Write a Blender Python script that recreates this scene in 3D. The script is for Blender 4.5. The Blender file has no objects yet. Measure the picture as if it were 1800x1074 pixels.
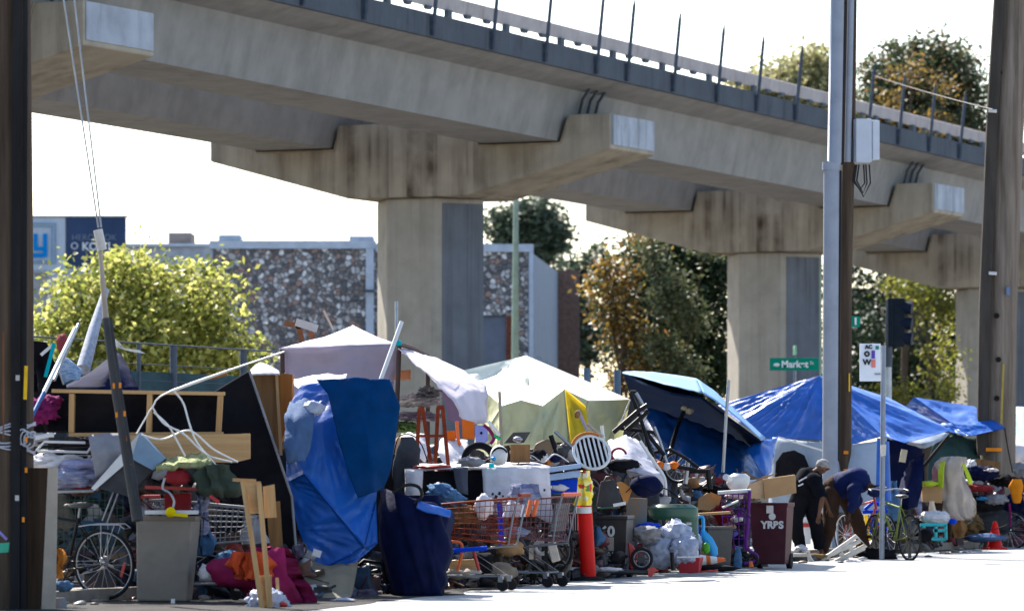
import bpy, bmesh, math, random
from mathutils import Vector, Matrix, Euler, noise
R = math.radians
V = Vector
sc = bpy.context.scene
COL = sc.collection
# ------------------------------------------------------------------ camera
F = 7900.0; HY = 830.0; EYE = 1.25          # focal length and horizon in photo pixels, eye height in metres
cam = bpy.data.cameras.new('camera'); cam.sensor_fit = 'HORIZONTAL'; cam.sensor_width = 36
cam.lens = 36 * F / 1800; cam.shift_y = (HY - 537) / 1800
cam.clip_start = 0.5; cam.clip_end = 8000
cam.dof.use_dof = True; cam.dof.focus_distance = 54; cam.dof.aperture_fstop = 3.2
co = bpy.data.objects.new('camera', cam); COL.objects.link(co)
co.location = (0, 0, EYE); co.rotation_euler = (R(90), 0, 0); sc.camera = co
# ------------------------------------------------------------------ sky and sun
SUN_EL, SUN_AZ = 43.0, 28.0                 # elevation; azimuth to the left of straight ahead
w = bpy.data.worlds.new('World'); sc.world = w; w.use_nodes = True
nt = w.node_tree; bgn = nt.nodes['Background']
sky = nt.nodes.new('ShaderNodeTexSky'); sky.sky_type = 'NISHITA'; sky.sun_disc = False
sky.sun_elevation = R(SUN_EL); sky.sun_rotation = R(-SUN_AZ); sky.dust_density = 1.4; sky.air_density = 1.0; sky.ozone_density = 0.6
nt.links.new(sky.outputs[0], bgn.inputs[0]); bgn.inputs[1].default_value = 0.11
sd = bpy.data.lights.new('sun', 'SUN'); sd.energy = 5.0; sd.angle = R(0.5); sd.color = (1, .95, .87)
so = bpy.data.objects.new('sun', sd); COL.objects.link(so)
sdir = V((-math.sin(R(SUN_AZ)) * math.cos(R(SUN_EL)), math.cos(R(SUN_AZ)) * math.cos(R(SUN_EL)), math.sin(R(SUN_EL))))
so.rotation_euler = sdir.to_track_quat('Z', 'Y').to_euler(); so.location = (0, 0, 60)
sc.view_settings.view_transform = 'Standard'; sc.view_settings.look = 'None'
sc.view_settings.exposure = 1.65; sc.view_settings.gamma = 1
sc.cycles.max_bounces = 6; sc.cycles.transparent_max_bounces = 8
# ------------------------------------------------------------------ helpers
def W(px, py, d): return V(((px - 900) / F * d, d, EYE + (HY - py) / F * d))
def dg(py, z=0.0): return (EYE - z) * F / (py - HY)       # depth of a ground point seen at photo row py
def rnd(seed): return random.Random(seed)
MATS = {}
def mat(name, col, rough=.8, var=.25, scale=6., bump=.15, metal=0., spec=.05, trans=0., col2=None, bscale=None, stretch=(1, 1, 1), dirt=.14, sharp=0.):
    if name in MATS: return MATS[name]
    m = bpy.data.materials.new(name); m.use_nodes = True; MATS[name] = m
    n = m.node_tree.nodes; l = m.node_tree.links; b = n['Principled BSDF']
    tc = n.new('ShaderNodeTexCoord'); mp = n.new('ShaderNodeMapping'); mp.inputs['Scale'].default_value = stretch
    l.new(tc.outputs['Object'], mp.inputs[0])
    nz = n.new('ShaderNodeTexNoise'); nz.inputs['Scale'].default_value = scale; nz.inputs['Detail'].default_value = 6; nz.inputs['Roughness'].default_value = .62
    l.new(mp.outputs[0], nz.inputs[0])
    cr = n.new('ShaderNodeValToRGB'); c2 = col2 or tuple(c * (1 - var) for c in col); c1 = col if col2 else tuple(min(1, c * (1 + var * .5)) for c in col)
    w_ = .22 - .15 * sharp
    cr.color_ramp.elements[0].position = .5 - w_; cr.color_ramp.elements[1].position = .5 + w_
    cr.color_ramp.elements[0].color = (*c2, 1); cr.color_ramp.elements[1].color = (*c1, 1)
    l.new(nz.outputs[0], cr.inputs[0]); out = cr.outputs[0]
    if dirt:
        n2 = n.new('ShaderNodeTexNoise'); n2.inputs['Scale'].default_value = 2.3; n2.inputs['Detail'].default_value = 8
        l.new(tc.outputs['Object'], n2.inputs[0])
        r2 = n.new('ShaderNodeValToRGB'); r2.color_ramp.elements[0].position = .5; r2.color_ramp.elements[1].position = .75
        mm = n.new('ShaderNodeMath'); mm.operation = 'MULTIPLY'; mm.inputs[1].default_value = dirt; l.new(n2.outputs[0], r2.inputs[0]); l.new(r2.outputs[0], mm.inputs[0])
        mx = n.new('ShaderNodeMix'); mx.data_type = 'RGBA'; l.new(mm.outputs[0], mx.inputs[0]); l.new(out, mx.inputs[6]); mx.inputs[7].default_value = (.05, .042, .034, 1); out = mx.outputs[2]
    l.new(out, b.inputs['Base Color'])
    b.inputs['Roughness'].default_value = rough; b.inputs['Metallic'].default_value = metal; b.inputs['Specular IOR Level'].default_value = spec
    if bump:
        bp = n.new('ShaderNodeBump'); bp.inputs['Strength'].default_value = bump; bp.inputs['Distance'].default_value = .02
        bz = n.new('ShaderNodeTexNoise'); bz.inputs['Scale'].default_value = bscale or scale * 5; bz.inputs['Detail'].default_value = 4
        l.new(mp.outputs[0], bz.inputs[0]); l.new(bz.outputs[0], bp.inputs['Height']); l.new(bp.outputs[0], b.inputs['Normal'])
    if trans:
        tr = n.new('ShaderNodeBsdfTranslucent'); l.new(out, tr.inputs[0]); ms = n.new('ShaderNodeMixShader'); ms.inputs[0].default_value = trans
        l.new(b.outputs[0], ms.inputs[1]); l.new(tr.outputs[0], ms.inputs[2]); l.new(ms.outputs[0], n['Material Output'].inputs[0])
    return m
def streaked(name, col, stain, sscale=(3, 3, .18), amount=.7, lo=.52, hi=.72, rough=.9):
    """weathered concrete with vertical run-off stains"""
    m = mat(name, col, rough, .18, 1.3, .25, bscale=24)
    n = m.node_tree.nodes; l = m.node_tree.links; b = n['Principled BSDF']
    src = b.inputs['Base Color'].links[0].from_socket
    tc = n.new('ShaderNodeTexCoord'); mp = n.new('ShaderNodeMapping'); mp.inputs['Scale'].default_value = sscale; l.new(tc.outputs['Object'], mp.inputs[0])
    nz = n.new('ShaderNodeTexNoise'); nz.inputs['Scale'].default_value = 1.6; nz.inputs['Detail'].default_value = 7; nz.inputs['Roughness'].default_value = .65; l.new(mp.outputs[0], nz.inputs[0])
    r = n.new('ShaderNodeValToRGB'); r.color_ramp.elements[0].position = lo; r.color_ramp.elements[1].position = hi; l.new(nz.outputs[0], r.inputs[0])
    n3 = n.new('ShaderNodeTexNoise'); n3.inputs['Scale'].default_value = .5; l.new(tc.outputs['Object'], n3.inputs[0])
    r3 = n.new('ShaderNodeValToRGB'); r3.color_ramp.elements[0].position = .3; r3.color_ramp.elements[1].position = .52; l.new(n3.outputs[0], r3.inputs[0])
    mu = n.new('ShaderNodeMath'); mu.operation = 'MULTIPLY'; l.new(r.outputs[0], mu.inputs[0]); l.new(r3.outputs[0], mu.inputs[1])
    m2 = n.new('ShaderNodeMath'); m2.operation = 'MULTIPLY'; m2.inputs[1].default_value = amount; l.new(mu.outputs[0], m2.inputs[0])
    mx = n.new('ShaderNodeMix'); mx.data_type = 'RGBA'; l.new(m2.outputs[0], mx.inputs[0]); l.new(src, mx.inputs[6]); mx.inputs[7].default_value = (*stain, 1)
    l.new(mx.outputs[2], b.inputs['Base Color'])
    return m
def wood(name, c1, c2, axis=2, sc_=14, rough=.75, bump=.3):
    st = [1, 1, 1]; st[axis] = .06
    return mat(name, c1, rough, 0, sc_, bump, col2=c2, stretch=tuple(st), bscale=sc_ * 3)
def leafmat(name, cols, trans=.45):
    m = bpy.data.materials.new(name); m.use_nodes = True
    n = m.node_tree.nodes; l = m.node_tree.links; b = n['Principled BSDF']
    g = n.new('ShaderNodeNewGeometry'); cr = n.new('ShaderNodeValToRGB'); e = cr.color_ramp.elements
    while len(e) < len(cols): e.new(.5)
    for i, c in enumerate(cols): e[i].position = i / (len(cols) - 1); e[i].color = (*c, 1)
    l.new(g.outputs['Random Per Island'], cr.inputs[0]); l.new(cr.outputs[0], b.inputs['Base Color'])
    b.inputs['Roughness'].default_value = .55; b.inputs['Specular IOR Level'].default_value = .35
    tr = n.new('ShaderNodeBsdfTranslucent'); l.new(cr.outputs[0], tr.inputs[0]); ms = n.new('ShaderNodeMixShader'); ms.inputs[0].default_value = trans
    l.new(b.outputs[0], ms.inputs[1]); l.new(tr.outputs[0], ms.inputs[2]); l.new(ms.outputs[0], n['Material Output'].inputs[0])
    return m

ORG = {}
def tag(o, label, cat, group=None, kind=None):
    if label: o['label'] = label
    if cat: o['category'] = cat
    if group: o['group'] = group
    if kind: o['kind'] = kind
    return o
def thing(name, loc, label, cat, group=None, rot=(0, 0, 0)):
    o = bpy.data.objects.new(name, None); COL.objects.link(o); o.location = loc; o.rotation_euler = rot; o.empty_display_size = .2
    ORG[o.name] = V(loc); return tag(o, label, cat, group)
class M:
    """collects shapes in world coordinates (or local ones, build(local=True)) and links them as one mesh object"""
    def __init__(s): s.v = []; s.f = []; s.sm = []
    def add(s, vs, fs, smooth=False):
        k = len(s.v); s.v += [V(v) for v in vs]; s.f += [[i + k for i in f] for f in fs]; s.sm += [smooth] * len(fs); return s
    def hexa(s, c, ax, ay, az):
        vs = [c + ax * x + ay * y + az * z for x, y, z in ((-1, -1, -1), (1, -1, -1), (1, 1, -1), (-1, 1, -1), (-1, -1, 1), (1, -1, 1), (1, 1, 1), (-1, 1, 1))]
        return s.add(vs, [(0, 3, 2, 1), (4, 5, 6, 7), (0, 1, 5, 4), (1, 2, 6, 5), (2, 3, 7, 6), (3, 0, 4, 7)])
    def box(s, c, size, rot=None):
        m = (Euler(rot).to_matrix() if rot is not None else Matrix.Identity(3))
        return s.hexa(V(c), m @ V((size[0] / 2, 0, 0)), m @ V((0, size[1] / 2, 0)), m @ V((0, 0, size[2] / 2)))
    def beam(s, p, q, w_, h, up=(0, -1, 0)):
        p = V(p); q = V(q); d = (q - p); u = V(up); sx = d.cross(u)
        if sx.length < 1e-5: sx = d.cross(V((1, 0, 0)))
        sx.normalize(); u = sx.cross(d).normalized()
        return s.hexa((p + q) / 2, d / 2, sx * w_ / 2, u * h / 2)
    def tube(s, pts, r, n=6, closed=False, caps=True):
        pts = [V(p) for p in pts]; k = len(pts); rs = r if isinstance(r, (list, tuple)) else [r] * k
        vs = []; prev = None
        for i, p in enumerate(pts):
            a = pts[(i - 1) % k] if (closed or i) else p; b = pts[(i + 1) % k] if (closed or i < k - 1) else p
            t = (b - a).normalized() if (b - a).length > 1e-9 else V((0, 0, 1))
            if prev is None: prev = t.orthogonal().normalized()
            prev = (prev - t * prev.dot(t)); prev = prev.normalized() if prev.length > 1e-6 else t.orthogonal().normalized()
            bn = t.cross(prev)
            vs += [p + (prev * math.cos(2 * math.pi * j / n) + bn * math.sin(2 * math.pi * j / n)) * rs[i] for j in range(n)]
        fs = []
        for i in range(k if closed else k - 1):
            for j in range(n):
                a = i * n; b = ((i + 1) % k) * n; fs.append((a + j, a + (j + 1) % n, b + (j + 1) % n, b + j))
        s.add(vs, fs, True)
        if not closed and caps:
            s.add(vs[:n], [tuple(range(n))[::-1]]); s.add(vs[-n:], [tuple(range(n))])
        return s
    def ring(s, c, R_, r, axis=(0, 1, 0), n=28, m=6, a0=0, a1=360):
        ax = V(axis).normalized(); u = ax.orthogonal().normalized() if abs(ax.z) > .9 else ax.cross(V((0, 0, 1))).normalized(); w2 = u.cross(ax)
        full = a1 - a0 >= 360; k = n if full else n + 1
        return s.tube([V(c) + u * R_ * math.cos(R(a0 + (a1 - a0) * i / n)) + w2 * R_ * math.sin(R(a0 + (a1 - a0) * i / n)) for i in range(k)], r, m, full)
    def lathe(s, prof, o=(0, 0, 0), axis=(0, 0, 1), n=20, squash=(1, 1)):
        ax = V(axis).normalized(); u = ax.orthogonal().normalized(); w2 = ax.cross(u); o = V(o)
        vs = [o + ax * z + (u * math.cos(2 * math.pi * j / n) * squash[0] + w2 * math.sin(2 * math.pi * j / n) * squash[1]) * max(r, .0005) for r, z in prof for j in range(n)]
        fs = [(i * n + j, i * n + (j + 1) % n, (i + 1) * n + (j + 1) % n, (i + 1) * n + j) for i in range(len(prof) - 1) for j in range(n)]
        s.add(vs, fs, True); k = len(prof)
        s.add(vs[:n], [tuple(range(n))[::-1]]); s.add(vs[(k - 1) * n:], [tuple(range(n))]); return s
    def disc(s, c, r, th, axis=(0, 1, 0), n=24):
        return s.lathe([(r, -th / 2), (r, th / 2)], c, axis, n)
    def prism(s, poly, off):
        poly = [V(p) for p in poly]; off = V(off); k = len(poly)
        nrm = sum(((poly[i] - poly[0]).cross(poly[(i + 1) % k] - poly[0]) for i in range(1, k)), V((0, 0, 0)))
        if nrm.dot(off) > 0: poly = poly[::-1]
        vs = poly + [p + off for p in poly]
        return s.add(vs, [tuple(range(k)), tuple(range(2 * k - 1, k - 1, -1))] + [(i, i + k, (i + 1) % k + k, (i + 1) % k) for i in range(k)])
    def blob(s, c, r, seed=0, amp=.25, freq=1.6, sub=3, fold=.0, flat=None, rot=None):
        bm = bmesh.new(); bmesh.ops.create_icosphere(bm, subdivisions=sub, radius=1); sv = V((seed * 7.3, seed * 3.1, seed * 1.7)); c = V(c)
        m = Euler(rot).to_matrix() if rot is not None else Matrix.Identity(3)
        for v in bm.verts:
            p = v.co.copy(); k = 1 + amp * noise.noise(p * freq + sv) + amp * .45 * noise.noise(p * freq * 2.7 + sv)
            if fold: k += fold * (abs(noise.noise(p * freq * 3 + sv * 2)) - .25) + fold * .5 * (abs(noise.noise(p * freq * 6.5 + sv)) - .25)
            q = V((p.x * r[0], p.y * r[1], p.z * r[2])) * k
            q = m @ q + c
            if flat is not None and q.z < flat: q.z = flat + (q.z - flat) * .06
            v.co = q
        bm.verts.index_update(); vs = [v.co.copy() for v in bm.verts]; fs = [[v.index for v in f.verts] for f in bm.faces]; bm.free()
        return s.add(vs, fs, True)
    def sheet(s, grid, res=6, wr=.03, freq=2.5, seed=0, th=.012, sag=0, fold=0, fdir=(1, 0, 0), lin=.45):
        """cloth through a grid of points: smooth interpolation, wrinkles and a real thickness"""
        g = [[V(p) for p in row] for row in grid]; nr = len(g); nc = len(g[0])
        def cr(p0, p1, p2, p3, t): return .5 * ((2 * p1) + (p2 - p0) * t + (2 * p0 - 5 * p1 + 4 * p2 - p3) * t * t + (3 * p1 - p0 - 3 * p2 + p3) * t ** 3)
        def lerp_row(row, x):
            i = min(int(x), len(row) - 2); t = x - i; k = len(row)
            p0 = row[i - 1] if i else row[0] * 2 - row[1]; p3 = row[i + 2] if i + 2 < k else row[k - 1] * 2 - row[k - 2]
            return row[i].lerp(row[i + 1], t) * lin + cr(p0, row[i], row[i + 1], p3, t) * (1 - lin)
        NU = (nc - 1) * res; NV = (nr - 1) * res
        cols = [[lerp_row(row, u / res) for u in range(NU + 1)] for row in g]
        P = [[lerp_row([cols[r][u] for r in range(nr)], v_ / res) for u in range(NU + 1)] for v_ in range(NV + 1)]
        N = []
        for j in range(NV + 1):
            row = []
            for i in range(NU + 1):
                a = P[j][min(i + 1, NU)] - P[j][max(i - 1, 0)]; b = P[min(j + 1, NV)][i] - P[max(j - 1, 0)][i]
                c = a.cross(b); row.append(c.normalized() if c.length > 1e-9 else V((0, -1, 0)))
            N.append(row)
        sv = V((seed * 5.1, seed * 2.3, seed)); fd = V(fdir)
        Q = []
        for j in range(NV + 1):
            row = []
            for i in range(NU + 1):
                p = P[j][i]; q = p * freq + sv
                h = noise.noise(q) + .5 * noise.noise(q * 2.3) + (.5 - abs(noise.noise(q * 1.4 + V((9, 9, 9))))) * 1.0
                h += .55 * (.5 - abs(noise.noise(q * 3.3 - sv)) * 1.5) + .22 * noise.noise(q * 6.1) + .12 * (.5 - abs(noise.noise(q * 11.)))
                h *= wr
                if fold: h += fold * (.5 - abs(noise.noise(V((fd.dot(p) * freq * 2.2 + seed, p.z * freq * .25, seed)))) * 1.6)
                row.append(p + N[j][i] * h)
            Q.append(row)
        n1 = NU + 1; T_ = [q for r_ in Q for q in r_]; B = [Q[j][i] - N[j][i] * th for j in range(NV + 1) for i in range(n1)]; o = len(T_)
        fs = []
        for j in range(NV):
            for i in range(NU):
                a = j * n1 + i; fs.append((a, a + 1, a + n1 + 1, a + n1)); fs.append((o + a, o + a + n1, o + a + n1 + 1, o + a + 1))
        edge = [i for i in range(n1)] + [j * n1 + NU for j in range(1, NV + 1)] + [NV * n1 + i for i in range(NU - 1, -1, -1)] + [j * n1 for j in range(NV - 1, 0, -1)]
        for a, b in zip(edge, edge[1:] + edge[:1]): fs.append((a, o + a, o + b, b))
        return s.add(T_ + B, fs, True)
    def panels(s, tris, n=14, sag=.04, crease=.02, kc=9., seed=0, th=.01):
        """taut fabric: triangles that meet in sharp ridges, each sagging a little and creased outwards from its first corner"""
        for ti, (A, B, C_) in enumerate(tris):
            A, B, C_ = V(A), V(B), V(C_); nr = (B - A).cross(C_ - A).normalized()
            if nr.y > 0: nr = -nr
            idx = {}; top = []
            for i in range(n + 1):
                for j in range(n + 1 - i):
                    b_ = i / n; c = j / n; a = 1 - b_ - c; p = A * a + B * b_ + C_ * c
                    e_ = min(1, 6 * min(a + .02 if a > .02 else a, b_, c)); ang = b_ / max(b_ + c, 1e-6)
                    h = -sag * 27 * a * b_ * c + crease * e_ * ((.5 - abs(noise.noise(V((ang * kc, seed, ti + (b_ + c) * .8)))) * 2.2) * (.45 + .8 * a) + .5 * noise.noise(p * 2.6) + .35 * (.5 - abs(noise.noise(p * 5.3))) + .15 * noise.noise(p * 13))
                    idx[(i, j)] = len(top); top.append(p + nr * h)
            k = len(top); fs = []
            for i in range(n):
                for j in range(n - i):
                    t = [(idx[(i, j)], idx[(i + 1, j)], idx[(i, j + 1)])]
                    if i + j < n - 1: t.append((idx[(i + 1, j)], idx[(i + 1, j + 1)], idx[(i, j + 1)]))
                    for f in t: fs.append(f); fs.append(tuple(q + k for q in f[::-1]))
            s.add(top + [p - nr * th for p in top], fs, True)
        return s
    def text(s, body, c, size, xdir=(1, 0, 0), zdir=(0, 0, 1), th=.004, align='CENTER', bold=0.):
        cu = bpy.data.curves.new('lettering', 'FONT'); cu.body = body; cu.size = size; cu.align_x = align; cu.align_y = 'CENTER'; cu.extrude = th; cu.offset = bold
        o = bpy.data.objects.new('lettering', cu); COL.objects.link(o); dgp = bpy.context.evaluated_depsgraph_get(); me = o.evaluated_get(dgp).to_mesh()
        x = V(xdir).normalized(); z = V(zdir).normalized(); y = x.cross(z); c = V(c)
        s.add([c + x * v.co.x + z * v.co.y - y * v.co.z for v in me.vertices], [tuple(p.vertices) for p in me.polygons])
        bpy.data.objects.remove(o); bpy.data.curves.remove(cu); return s
    def build(s, name, m, parent=None, org=None, local=False, bevel=0, label=None, weld=False):
        me = bpy.data.meshes.new(name)
        if local: o0 = V((0, 0, 0))
        elif parent is not None: o0 = ORG[parent.name]
        else:
            if org is None:
                xs = [v.x for v in s.v]; ys = [v.y for v in s.v]; org = V(((min(xs) + max(xs)) / 2, (min(ys) + max(ys)) / 2, min(v.z for v in s.v)))
            o0 = V(org)
        me.from_pydata([v - o0 for v in s.v], [], s.f); me.polygons.foreach_set('use_smooth', s.sm); me.update()
        if weld:
            bm = bmesh.new(); bm.from_mesh(me); bmesh.ops.remove_doubles(bm, verts=bm.verts, dist=.003); bm.to_mesh(me); bm.free()
        if m: me.materials.append(m)
        o = bpy.data.objects.new(name, me); COL.objects.link(o)
        if parent is not None: o.parent = parent; ORG[o.name] = o0
        else: o.location = o0; ORG[o.name] = o0
        if bevel:
            bv = o.modifiers.new('bevel', 'BEVEL'); bv.width = bevel; bv.segments = 2; bv.limit_method = 'ANGLE'
        if label: o['label'] = label
        return o
    def solo(s, name, m, label, cat, group=None, kind=None, bevel=0, org=None):
        return tag(s.build(name, m, None, org, bevel=bevel), label, cat, group, kind)
def copy_tree(o, parent=None):
    c = o.copy(); COL.objects.link(c)
    if parent is not None: c.parent = parent
    for ch in [x for x in o.children]: copy_tree(ch, c)
    return c
# ------------------------------------------------------------------ materials of the setting
m_road = mat('worn_asphalt', (.37, .365, .355), .9, .2, 3, .3, bscale=120, dirt=.2)
m_walk = mat('pavement_concrete', (.36, .345, .32), .9, .22, 2, .3, bscale=60, dirt=.5)
m_kerb = mat('kerb_concrete', (.25, .22, .19), .9, .35, 3, .3, dirt=.5)
m_dirt = mat('dirt_ground', (.14, .132, .122), .95, .4, .7, .4, bscale=20)
m_conc = streaked('viaduct_concrete', (.265, .258, .248), (.135, .128, .12), (1.3, 1.3, .22), .45, .44, .74)
m_cap = streaked('stained_cap_concrete', (.37, .325, .26), (.06, .042, .022), (1.5, 1.5, .14), .5, .44, .70)
n = m_cap.node_tree.nodes; l = m_cap.node_tree.links; b = n['Principled BSDF']; src = b.inputs['Base Color'].links[0].from_socket
tc = n.new('ShaderNodeTexCoord'); vm = n.new('ShaderNodeVectorMath'); vm.operation = 'DOT_PRODUCT'; l.new(tc.outputs['Object'], vm.inputs[0]); vm.inputs[1].default_value = (math.cos(math.atan(.46)), -math.sin(math.atan(.46)), 0)
nz = n.new('ShaderNodeTexNoise'); nz.noise_dimensions = '1D'; nz.inputs['Scale'].default_value = 2.6; nz.inputs['Detail'].default_value = 5; l.new(vm.outputs['Value'], nz.inputs['W'])
ab = n.new('ShaderNodeMath'); ab.operation = 'ABSOLUTE'; l.new(vm.outputs['Value'], ab.inputs[0])
mr = n.new('ShaderNodeMapRange'); mr.inputs[1].default_value = 2.4; mr.inputs[2].default_value = .9; l.new(ab.outputs[0], mr.inputs[0])
r1 = n.new('ShaderNodeValToRGB'); r1.color_ramp.elements[0].position = .46; r1.color_ramp.elements[1].position = .62; l.new(nz.outputs[0], r1.inputs[0])
n2 = n.new('ShaderNodeTexNoise'); n2.inputs['Scale'].default_value = 1.4; n2.inputs['Detail'].default_value = 6; l.new(tc.outputs['Object'], n2.inputs[0])
r2 = n.new('ShaderNodeValToRGB'); r2.color_ramp.elements[0].position = .35; r2.color_ramp.elements[1].position = .6; l.new(n2.outputs[0], r2.inputs[0])
m1 = n.new('ShaderNodeMath'); m1.operation = 'MULTIPLY'; l.new(r1.outputs[0], m1.inputs[0]); l.new(mr.outputs[0], m1.inputs[1])
m2 = n.new('ShaderNodeMath'); m2.operation = 'MULTIPLY'; l.new(m1.outputs[0], m2.inputs[0]); l.new(r2.outputs[0], m2.inputs[1])
m3 = n.new('ShaderNodeMath'); m3.operation = 'MULTIPLY'; m3.inputs[1].default_value = .9; l.new(m2.outputs[0], m3.inputs[0])
mx = n.new('ShaderNodeMix'); mx.data_type = 'RGBA'; l.new(m3.outputs[0], mx.inputs[0]); l.new(src, mx.inputs[6]); mx.inputs[7].default_value = (.05, .03, .018, 1); l.new(mx.outputs[2], b.inputs['Base Color'])
m_col = streaked('pier_concrete', (.36, .33, .285), (.15, .125, .1), (5, 5, .1), .55, .5, .75)
m_deckedge = streaked('painted_deck_edge', (.085, .098, .118), (.035, .04, .045), (3, 3, .3), .6)
m_endpaint = streaked('pale_painted_concrete', (.36, .39, .44), (.04, .05, .06), (1.9, 1.9, .22), .75, .47, .70)
m_paintgrey = streaked('blue_grey_cover_paint', (.15, .165, .195), (.08, .085, .1), (4, 4, .1), .6, .44, .6)
m_strip = mat('tan_joint_filler', (.30, .25, .17), .8, .3, 4)
m_post = mat('dark_steel_post', (.07, .085, .11), .55, .3, 8, .1, metal=.3)
m_band = streaked('beige_cover_board', (.38, .35, .35), (.2, .15, .13), (3, 3, .4), .6)
m_agg = bpy.data.materials.new('exposed_pebble_aggregate'); m_agg.use_nodes = True
n = m_agg.node_tree.nodes; l = m_agg.node_tree.links; b = n['Principled BSDF']; tc = n.new('ShaderNodeTexCoord')
vo = n.new('ShaderNodeTexVoronoi'); vo.inputs['Scale'].default_value = 6.2; l.new(tc.outputs['Object'], vo.inputs[0])
se = n.new('ShaderNodeSeparateColor'); l.new(vo.outputs['Color'], se.inputs[0]); cr = n.new('ShaderNodeValToRGB'); e = cr.color_ramp.elements; cr.color_ramp.interpolation = 'CONSTANT'
for p, c in ((.14, (.15, .14, .14)), (.3, (.26, .24, .235)), (.45, (.2, .165, .15)), (.55, (.38, .365, .36)), (.66, (.3, .2, .165)), (.76, (.48, .47, .47)), (.9, (.68, .67, .67))):
    x = e.new(p); x.color = (*c, 1)
e[0].color = (.11, .11, .12, 1); l.new(se.outputs[0], cr.inputs[0])
rm = n.new('ShaderNodeValToRGB'); rm.color_ramp.elements[0].position = .0; rm.color_ramp.elements[1].position = .09; v2 = n.new('ShaderNodeTexVoronoi'); v2.feature = 'DISTANCE_TO_EDGE'; v2.inputs['Scale'].default_value = 6.2; l.new(tc.outputs['Object'], v2.inputs[0]); l.new(v2.outputs[0], rm.inputs[0])
mx = n.new('ShaderNodeMix'); mx.data_type = 'RGBA'; l.new(rm.outputs[0], mx.inputs[0]); mx.inputs[6].default_value = (.16, .155, .16, 1); l.new(cr.outputs[0], mx.inputs[7]); l.new(mx.outputs[2], b.inputs['Base Color'])
bp = n.new('ShaderNodeBump'); bp.inputs['Strength'].default_value = .9; bp.inputs['Distance'].default_value = .08; l.new(rm.outputs[0], bp.inputs['Height']); l.new(bp.outputs[0], b.inputs['Normal']); b.inputs['Roughness'].default_value = .85
m_trim = mat('pale_blue_trim', (.45, .50, .58), .7, .15, 3)
m_siding = mat('blue_grey_siding', (.25, .30, .37), .7, .2, 2, stretch=(6, 6, .2))
m_brick = mat('brown_brick', (.17, .11, .09), .9, .4, 7)
m_bark = mat('bark', (.10, .075, .055), .95, .4, 5, .6, stretch=(1, 1, .2))
# ------------------------------------------------------------------ ground, road, pavement
KX, KY, KS = 6.25, 70.5, .38                # kerb line: X = KX + KS (Y - KY)
def kx(y): return KX + KS * (y - KY)
def struct(name, mm, m_): return tag(mm.build(name, m_), None, None, None, 'structure')
struct('ground', M().add([(-4000, -200, -.004), (4000, -200, -.004), (4000, 6000, -.004), (-4000, 6000, -.004)], [(0, 1, 2, 3)]), m_dirt)
kd = V((KS, 1, 0)).normalized(); kn = V((-kd.y, kd.x, 0))     # kn points off the road, to the left
A0 = V((kx(8), 8, 0)); A1 = V((kx(400), 400, 0))
struct('road', M().add([A0, A0 - kn * 26, A1 - kn * 26, A1], [(0, 1, 2, 3)]), m_road)
m_roadshade = mat('stained_gutter_asphalt', (.045, .043, .042), .85, .5, 2.5, .4, bscale=60)  # dark strip along the road edge, shade of the piles put into its colour
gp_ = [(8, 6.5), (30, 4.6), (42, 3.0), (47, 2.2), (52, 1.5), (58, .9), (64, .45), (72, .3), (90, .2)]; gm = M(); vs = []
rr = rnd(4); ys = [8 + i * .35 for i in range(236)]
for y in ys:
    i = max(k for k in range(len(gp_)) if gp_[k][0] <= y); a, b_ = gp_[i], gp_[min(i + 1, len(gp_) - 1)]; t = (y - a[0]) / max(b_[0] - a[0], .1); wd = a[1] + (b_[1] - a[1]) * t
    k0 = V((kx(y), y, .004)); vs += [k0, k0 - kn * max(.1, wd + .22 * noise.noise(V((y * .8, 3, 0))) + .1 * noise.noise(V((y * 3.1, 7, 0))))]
gm.add(vs, [(2 * i, 2 * i + 2, 2 * i + 3, 2 * i + 1)[::-1] for i in range(len(ys) - 1)]); struct('gutter_shade_strip', gm, m_roadshade)
struct('kerb', M().prism([A0, A0 + V((0, 0, .12)), A0 + kn * .15 + V((0, 0, .12)), A0 + kn * .15], A1 - A0), m_kerb)
B0 = A0 + kn * .15; B1 = A1 + kn * .15
struct('pavement', M().prism([B0, B0 + V((0, 0, .116)), B0 + kn * 3.2 + V((0, 0, .116)), B0 + kn * 3.2], B1 - B0), m_walk)
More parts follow.
